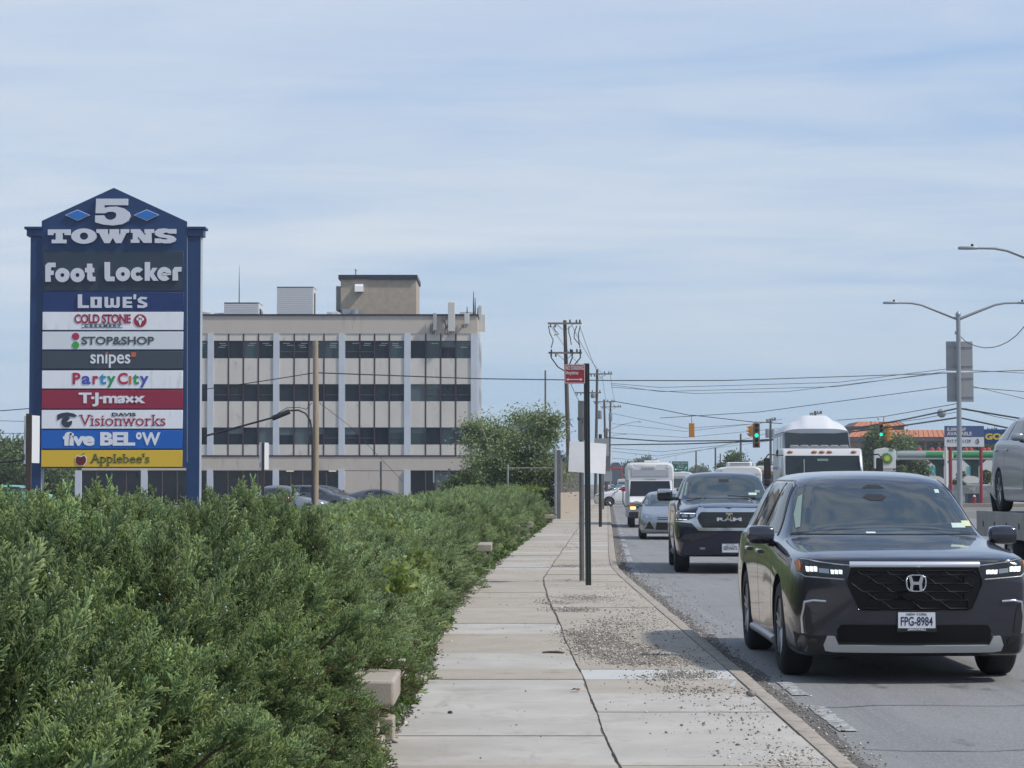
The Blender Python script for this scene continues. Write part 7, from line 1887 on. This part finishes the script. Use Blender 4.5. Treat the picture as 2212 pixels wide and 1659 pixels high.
for px in (2020, 2098, 2160):
    q = at(px, 1030, Yc - 2); tt = thing('fuel_pump', 'white and green fuel pump %s' % {2020: 'beneath the grey end of the canopy', 2098: 'between the red sign posts', 2160: 'close to the silver SUV under the canopy'}[px], 'fuel pump', (q.x, Yc - 2, -.03)); o2 = Vector(tt.location)
    b = MB(); b.bb(q.x - .6, q.x + .6, Yc - 2.3, Yc - 1.7, -.03, 1.75); b.build('cabinet', m_stw, tt, o2, bevel=.05)
    b = MB(); pts_ = [(q.x + 1.0 * math.cos(R(a)), 1.76 + .75 * math.sin(R(a))) for a in range(0, 181, 15)]; b.fy(pts_, Yc - 2.35, Yc - 1.65); b.build('arched_top', m_stw, tt, o2)
    b = MB(); b.bb(q.x - .4, q.x + .4, Yc - 2.34, Yc - 2.31, .7, 1.4); b.build('screen', m_blk, tt, o2)
# store behind
Ys = 262.0; A, B = at(1880, 1046, Ys), at(2290, 972, Ys)
t = thing('station_shop', 'white filling station shop with turquoise window panels under the canopy', 'shop', ((A.x + B.x) / 2, Ys, 0)); o = Vector(t.location)
zt = at(2000, 988, Ys).z; b = MB(); b.bb(A.x, B.x, Ys, Ys + 10, -.05, zt); b.build('wall', m_stw, t, o)
for (x0, x1) in ((1946, 1993), (1997, 2036), (2090, 2112)):
    a, c = at(x0, 1024, Ys), at(x1, 1007, Ys); b = MB(); b.bb(a.x, c.x, Ys - .08, Ys - .003, a.z, c.z); w_ = b.build('turquoise_panel', m_teal, t, o)
    b = MB(); n_ = 5
    for k in range(1, n_): xx = a.x + (c.x - a.x) * k / n_; b.bb(xx - .03, xx + .03, Ys - .11, Ys - .081, a.z, c.z)
    b.build('ribs', mat('teal_dark', (.03, .22, .23), .5), w_, o)
b = MB(); a, c = at(1962, 997, Ys), at(2010, 1002, Ys); b.bb(a.x, c.x, Ys - .1, Ys - .003, c.z, a.z); b.build('shop_sign', mat('shop_sign_maroon', (.16, .05, .06), .5), t, o, bevel=.05)
for (px, yt) in ((1986, 973), (2013, 969), (2028, 968), (2040, 970), (2086, 968), (2097, 971), (2125, 970), (2135, 971)):
    q = at(px, yt, Yc + 6); zb_ = zc1 + .12; r_ = .30; b = MB(); b.lathe([(r_, 0), (r_, .12), (r_ * .75, .35), (r_ * .3, max(.4, q.z - zb_)), (.04, max(.45, q.z - zb_ + .05))], (q.x, Yc + 6, zb_), 14)
    tag(b.build('roof_vent', mat('vent_red', (.34, .035, .03), .5), origin=(q.x, Yc + 6, zb_)), 'red bell shaped vent standing on the filling station canopy', 'vent', 'red vents on the station canopy')
# price / brand sign
Yv = 190.0; A, B = at(1888.5, 1012, Yv), at(1934, 968, Yv); xc = (A.x + B.x) / 2
t = thing('station_sign', 'white filling station sign with a green and yellow sunburst', 'sign', (xc, Yv, 0)); o = Vector(t.location)
pl = [(A.x, A.z), (B.x, A.z), (B.x, B.z - .25), (B.x - .12, B.z - .10), (xc, B.z + .04), (A.x + .12, B.z - .10), (A.x, B.z - .25)]
b = MB(); b.fy(pl, Yv - .25, Yv + .25); bo = b.build('cabinet', mat('station_sign_white', (.62, .63, .60), .45), t, o, bevel=.03)
q = at(1914.5, 990.5, Yv)
b = MB(); burst(b, q.x, q.z, .36, .52, 18, Yv - .30, Yv - .255); b.build('sunburst', m_cgreen, bo, o)
b = MB(); burst(b, q.x, q.z, .26, .36, 18, Yv - .33, Yv - .305, .1); b.build('sunburst_inner', mat('burst_lime', (.22, .42, .03), .5), bo, o)
b = MB(); burst(b, q.x, q.z, .17, .24, 18, Yv - .36, Yv - .335); b.build('sunburst_core', mat('burst_yellow', (.55, .50, .06), .5), bo, o)
a = at(1920, 976, Yv); text('lettering', 'bp', .34, .30, a.x - o.x, a.z - o.z, -.28, mat('canopy_green', (.012, .19, .05)), bo, depth=.02, bold=.02)
b = MB(); b.bb(xc - .55, xc + .55, Yv - .15, Yv + .15, -.05, A.z - .003); b.build('plinth', m_stw, t, o)
# available / tyre boards on red posts
Ya = 185.0; m_lbl = mat('board_blue', (.055, .095, .22), .5); m_rp = mat('post_red', (.24, .02, .035), .5); m_gy = mat('board_royal', (.012, .05, .21), .5); m_gold = mat('board_gold', (.60, .45, .05), .5)
A, B = at(2040.5, 965, Ya), at(2125, 920, Ya)
t = thing('hoarding', 'blue and white letting board on two red posts', 'sign', ((A.x + B.x) / 2, Ya, 0)); o = Vector(t.location)
zm = at(2080, 944.3, Ya).z
b = MB(); b.bb(A.x, B.x, Ya - .08, Ya + .08, zm, B.z); tb = b.build('blue_panel', m_lbl, t, o)
b = MB(); b.bb(A.x, B.x, Ya - .08, Ya + .08, A.z, zm - .003); wb_ = b.build('white_panel', mat('board_offwhite', (.62, .63, .65), .5), t, o)
def btext(s, x0, x1, yt, yb, m, par, Y=Ya, **kw):
    p = at(x0, yb, Y); q_ = at(x1, yt, Y); b = MB(); b.add(*text_mesh(s, q_.x - p.x, q_.z - p.z, p.x, p.z, Y - .10, .018, **kw)); b.build('lettering', m, par, o, smooth=None)
btext('5,000 SF', 2045, 2086, 924, 932, m_stw, tb, bold=.03); btext('AVAILABLE', 2045, 2098.5, 932.8, 940.8, m_stw, tb, bold=.03)
btext('917.757.1129', 2045.5, 2096.5, 949.5, 956.5, m_txt, wb_, bold=.005); btext(':}', 2106.5, 2115, 948, 959.5, m_txt, wb_, bold=.04)
for (x0, x1, yb) in ((2049, 2056.5, 1091), (2115, 2122.5, 1091)):
    p = at(x0, 966, Ya); q_ = at(x1, 966, Ya); b = MB(); b.cyl(((p.x + q_.x) / 2, Ya, -.1), ((p.x + q_.x) / 2, Ya, A.z - .004), (q_.x - p.x) / 2, 12); b.build('post', m_rp, t, o, smooth=50)
A, B = at(2124.5, 959, 188), at(2258, 927.3, 188)
t = thing('tyre_shop_sign', 'royal blue sign board with large yellow letters beside the letting board', 'sign', ((A.x + B.x) / 2, 188, 0)); o = Vector(t.location)
b = MB(); b.bb(A.x, B.x, 187.85, 188.2, A.z, B.z); tb = b.build('board', m_gy, t, o, bevel=.02)
btext('GOODYEAR', 2127.5, 2252, 936, 950, m_gold, tb, 187.8, bold=.05)
for px in (2160, 2225):
    q = at(px, 960, 188); b = MB(); b.cyl((q.x, 188.05, -.1), (q.x, 188.05, A.z - .003), .12, 10); b.build('post', m_rp, t, o)
q = at(2043, 966, 196); b = MB(); b.tube([(q.x, 196, -.1), (q.x, 196, q.z)], [.16, .12], 10); tag(b.build('white_pole', m_stw, origin=(q.x, 196, 0)), 'thin white pole just left of the nearer red post', 'pole')
# barrier wall, bin, hydrant
A, B = at(2046, 1086, 200), at(2185, 1048, 200); b = MB(); b.bb(A.x, B.x, 200, 200.3, -.05, B.z)
tag(b.build('low_wall', mat('wall_grey', (.19, .20, .20), .8, var=.25, vs=1.2, spots=[(1.4, .52, .58, (.30, .31, .31))]), origin=(A.x, 200, 0)), 'mottled grey wall between the red posts in front of the pumps', 'wall')
A, B = at(2087, 1086, 197), at(2115, 1065, 197); t = thing('skip_bin', 'dark blue waste container in front of the mottled grey wall', 'bin', ((A.x + B.x) / 2, 197, -.03)); o = Vector(t.location)
b = MB(); b.fx([(196.4, -.03), (196.2, B.z - .12), (197.6, B.z - .12), (197.4, -.03)], A.x, B.x); b.build('tub', mat('bin_blue', (.025, .045, .085), .5), t, o, bevel=.02); b = MB(); b.bb(A.x - .03, B.x + .03, 196.15, 197.65, B.z - .117, B.z - .04); b.build('lid', m_blk, t, o)
q = at(2103, 1090, 182.3); zs = .13
t = thing('fire_hydrant', 'red fire hydrant with a pale cap at the far kerb', 'hydrant', (q.x, 182.0, zs)); o = Vector(t.location)
b = MB(); b.lathe([(.17, 0), (.17, .06), (.11, .08), (.11, .45), (.15, .47), (.15, .52)], (q.x, 182, zs), 14); b.lathe([(.06, -.2), (.06, .2)], (q.x, 182, zs + .36), 10, 'X'); b.build('barrel', mat('hydrant_red', (.28, .02, .025), .5), t, o, smooth=40)
b = MB(); b.lathe([(.13, .52), (.10, .62), (.03, .68)], (q.x, 182, zs), 14); b.build('bonnet', mat('hydrant_pale', (.5, .5, .48), .5), t, o, smooth=40)
car('suv', 'white car parked by the pumps seen between the red posts', 'car', (at(2062, 1046, 218).x, 218, -.03), R(-80), m_whitep, sub=1)
# restaurant with orange roof
Yo = 275.0; m_orr = mat('roof_orange', (.50, .185, .095), .6, var=.06, vs=1); m_brn = mat('roof_brown', (.16, .075, .06), .7); m_fas = mat('fascia_grey', (.20, .19, .20), .7); m_wal = mat('rest_wall', (.26, .19, .15), .8)
def ox(px): return at(px, 940, Yo).x
def oz(py): return at(1950, py, Yo).z
t = thing('restaurant', 'low restaurant with standing seam orange mansard roofs and a raised corner tower', 'building', ((ox(1829) + ox(2180)) / 2, Yo, 0)); o = Vector(t.location)
b = MB(); b.bb(ox(1838), ox(2180), Yo + .8, Yo + 14, -.05, oz(952)); b.build('wall', m_wal, t, o)
b = MB(); b.bb(ox(1832), ox(2183), Yo + .2, Yo + 14.5, oz(952), oz(944)); b.build('fascia', m_fas, t, o)
def mansard(x0, x1, y0, y1, zb_, zt, ins, name):
    q0 = [(x0, y0, zb_), (x1, y0, zb_), (x1, y1, zb_), (x0, y1, zb_)]; q1 = [(x0 + ins, y0 + ins, zt), (x1 - ins, y0 + ins, zt), (x1 - ins, y1 - ins, zt), (x0 + ins, y1 - ins, zt)]
    b = MB(); b.add(q0 + q1, [(0, 1, 5, 4), (1, 2, 6, 5), (2, 3, 7, 6), (4, 5, 6, 7)]); b.cm = 1; b.add([q0[3], q0[0], q1[0], q1[3]], [(0, 1, 2, 3)]); r_ = b.build(name, [m_orr, m_brn], t, o, smooth=None)
    b = MB(); n_ = int((x1 - x0) / .62)
    for k in range(n_ + 1):
        f = k / n_; xb_, xt_ = x0 + (x1 - x0) * f, x0 + ins + (x1 - x0 - 2 * ins) * f
        b.tube([(xb_, y0 - .02, zb_), (xt_, y0 + ins - .02, zt)], .035, 4)
    b.build('roof_seams', m_brn, r_, o, smooth=None)
mansard(ox(1829), ox(2184), Yo - .2, Yo + 14.6, oz(944) + .003, oz(928.5), 1.1, 'roof')
b = MB(); b.bb(ox(1853), ox(1960), Yo + 2.2, Yo + 11, oz(930), oz(920)); b.build('tower_wall', m_fas, t, o)
mansard(ox(1847), ox(1966), Yo + 1.6, Yo + 11.6, oz(920) + .003, oz(909.5), .9, 'tower_roof')
for k in range(6):
    x = ox(1975 + k * 30); b = MB(); b.bb(x, x + 1.3, Yo + .7, Yo + .797, oz(985), oz(956)); b.build('window', m_dkgl, t, o)
# trees on the right
def ptree(px, Y, pyt, pw, name, label, n, leaf, seed, cb=.3, gap=.5, limb=30, m=None, cat='tree', tr=.2, dx=0):
    q = at(px, 1046, Y); H = at(px, pyt, Y).z; cr = pw * Y / FP / 2
    return tree(name, label, q.x, Y, H, cr, H * cb, limb, n, leaf, seed, tr, gap=gap, leafm=m, cat=cat)
ptree(1925, 248, 898, 120, 'street_tree', 'airy street tree in front of the orange roofed restaurant', 11000, .34, 61, .38, .5, 44)
ptree(1968, 252, 938, 60, 'street_tree', 'lower rounded tree right of the airy street tree', 7000, .34, 62, .3, .55, 30)
ptree(1872, 250, 950, 62, 'street_tree', 'dark low tree left of the airy street tree beneath the traffic signal', 6000, .34, 63, .2, .5, 26)
ptree(2150, 272, 893, 92, 'umbrella_tree', 'sparse flat topped tree above the yellow lettered sign', 2600, .32, 64, .72, .35, 34)
for i, (px, w_) in enumerate(((1942, 26), (1985, 18), (2072, 28), (2150, 40), (2125, 22))):
    ptree(px, 226, (990, 1006, 996, 985, 1000)[i], w_, 'small_conifer', ['dark shrub left of the canopy end', 'dark shrub by the turquoise panels', 'dark shrub right of the lamp post', 'dark shrub at the right of the red posts', 'low dark shrub behind the second red post'][i], 1800, .26, 70 + i, .1, .5, 18, cat='shrub', tr=.08)
ptree(1590, 235, 969, 74, 'street_tree', 'round green roadside tree above the blue pickup roof', 9000, .26, 65, .2, .55, 34)
ptree(1641, 250, 977, 34, 'street_tree', 'green tree half hidden behind the high roof van', 4000, .30, 66, .2, .55, 22)
ptree(1388, 620, 975, 46, 'far_tree', 'large hazy tree on the skyline above the shuttle bus', 8000, .6, 67, .15, .6, 30)
ptree(1412, 640, 984, 30, 'far_tree', 'smaller hazy tree right of the large skyline tree', 4000, .6, 68, .15, .6, 22)
for i, (px, pt, w_) in enumerate(((1345, 998, 40), (1365, 994, 40), (1440, 1003, 60), (1530, 1000, 50), (1500, 1002, 40), (1700, 990, 90), (1800, 985, 90), (1325, 1003, 30))):
    ptree(px, 720, pt, w_, 'far_tree', ['hazy tree line clump %s' % s for s in ('beside the red lorry', 'left of the skyline tree', 'behind the green highway sign', 'between the far poles', 'right of the green highway sign', 'behind the high roof van', 'behind the recovery truck cab', 'over the far end of the road')][i], 3600, .9, 80 + i, .05, .65, 20)
# far houses and road signs
Yh = 680
for (x0, x1, yt, yb, lb) in ((1318, 1344, 999, 1030, 'dark roofed house at the far end of the road'), (1395, 1450, 1012, 1032, 'long low grey building beyond the shuttle bus')):
    A, B = at(x0, yb, Yh), at(x1, yt, Yh); t = thing('far_house', lb, 'house', ((A.x + B.x) / 2, Yh, 0)); o = Vector(t.location)
    zw = A.z + (B.z - A.z) * .55; b = MB(); b.bb(A.x, B.x, Yh, Yh + 12, -.1, zw); b.build('wall', m_stw if x0 < 1350 else m_fas, t, o)
    b = MB(); b.fy([(A.x - .4, zw), (B.x + .4, zw), (B.x - 1, B.z), (A.x + 1, B.z)], Yh - .4, Yh + 12.4); b.build('roof', m_coping, t, o)
    for k in range(3):
        x = A.x + (B.x - A.x) * (.2 + .27 * k); b = MB(); b.bb(x, x + 1.0, Yh - .06, Yh - .003, zw - 2, zw - .7); b.build('window', m_dkgl, t, o)
Yg = 420; A, B = at(1451.5, 1018, Yg), at(1486.5, 996.6, Yg)
t = thing('highway_sign', 'green highway direction sign with white lettering over the far traffic', 'sign', ((A.x + B.x) / 2, Yg, 0)); o = Vector(t.location)
b = MB(); b.bb(A.x, B.x, Yg - .05, Yg, A.z, B.z); bo = b.build('panel', mat('sign_green', (.0, .115, .075), .5), t, o)
m_sw2 = mat('sign_reflective', (.62, .60, .60), .5)
for s, x0, x1, yt, yb in (('Nassau Expwy', 1454.5, 1485, 998.6, 1002.2), ('SOUTH', 1464, 1476, 1003.8, 1005.8), ('Long Beach', 1456, 1477, 1007.3, 1010.8), ('Rockaways', 1454.5, 1474, 1012.5, 1016)):
    btext(s, x0, x1, yt, yb, m_sw2, bo, Yg, bold=.01)
p = lambda x, y: (at(x, y, Yg).x, at(x, y, Yg).z)
b = MB(); b.fy([p(1478, 1014), p(1481.5, 1010.5), p(1480.3, 1009.8), p(1484.5, 1008), p(1483.4, 1012.5), p(1482.4, 1011.4), p(1479, 1015)], Yg - .07, Yg - .052); b.build('arrow', m_sw2, bo, o)
for px in (1456, 1482): q = at(px, 1018, Yg); b = MB(); b.bb(q.x - .1, q.x + .1, Yg + .01, Yg + .2, 0, B.z); b.build('post', m_gal, t, o)
signal(1457.5, 1461.5, 1003.5, 1016, 400, 3, 2, m_off, 'tiny far traffic light showing green in front of the green highway sign', (1459.5, 985))

# HAZE
hm = bpy.data.materials.new('haze'); hm.use_nodes = True; hn = hm.node_tree; hn.nodes.clear()
ho = hn.nodes.new('ShaderNodeOutputMaterial'); pv = hn.nodes.new('ShaderNodeVolumePrincipled')
pv.inputs['Color'].default_value = (0.80, 0.88, 1.0, 1); pv.inputs['Density'].default_value = 0.00028
hn.links.new(pv.outputs[0], ho.inputs['Volume'])
b = MB(); b.bb(-900, 900, -40, 1000, -1.5, 60); stuff(b.build('haze', hm, smooth=None))
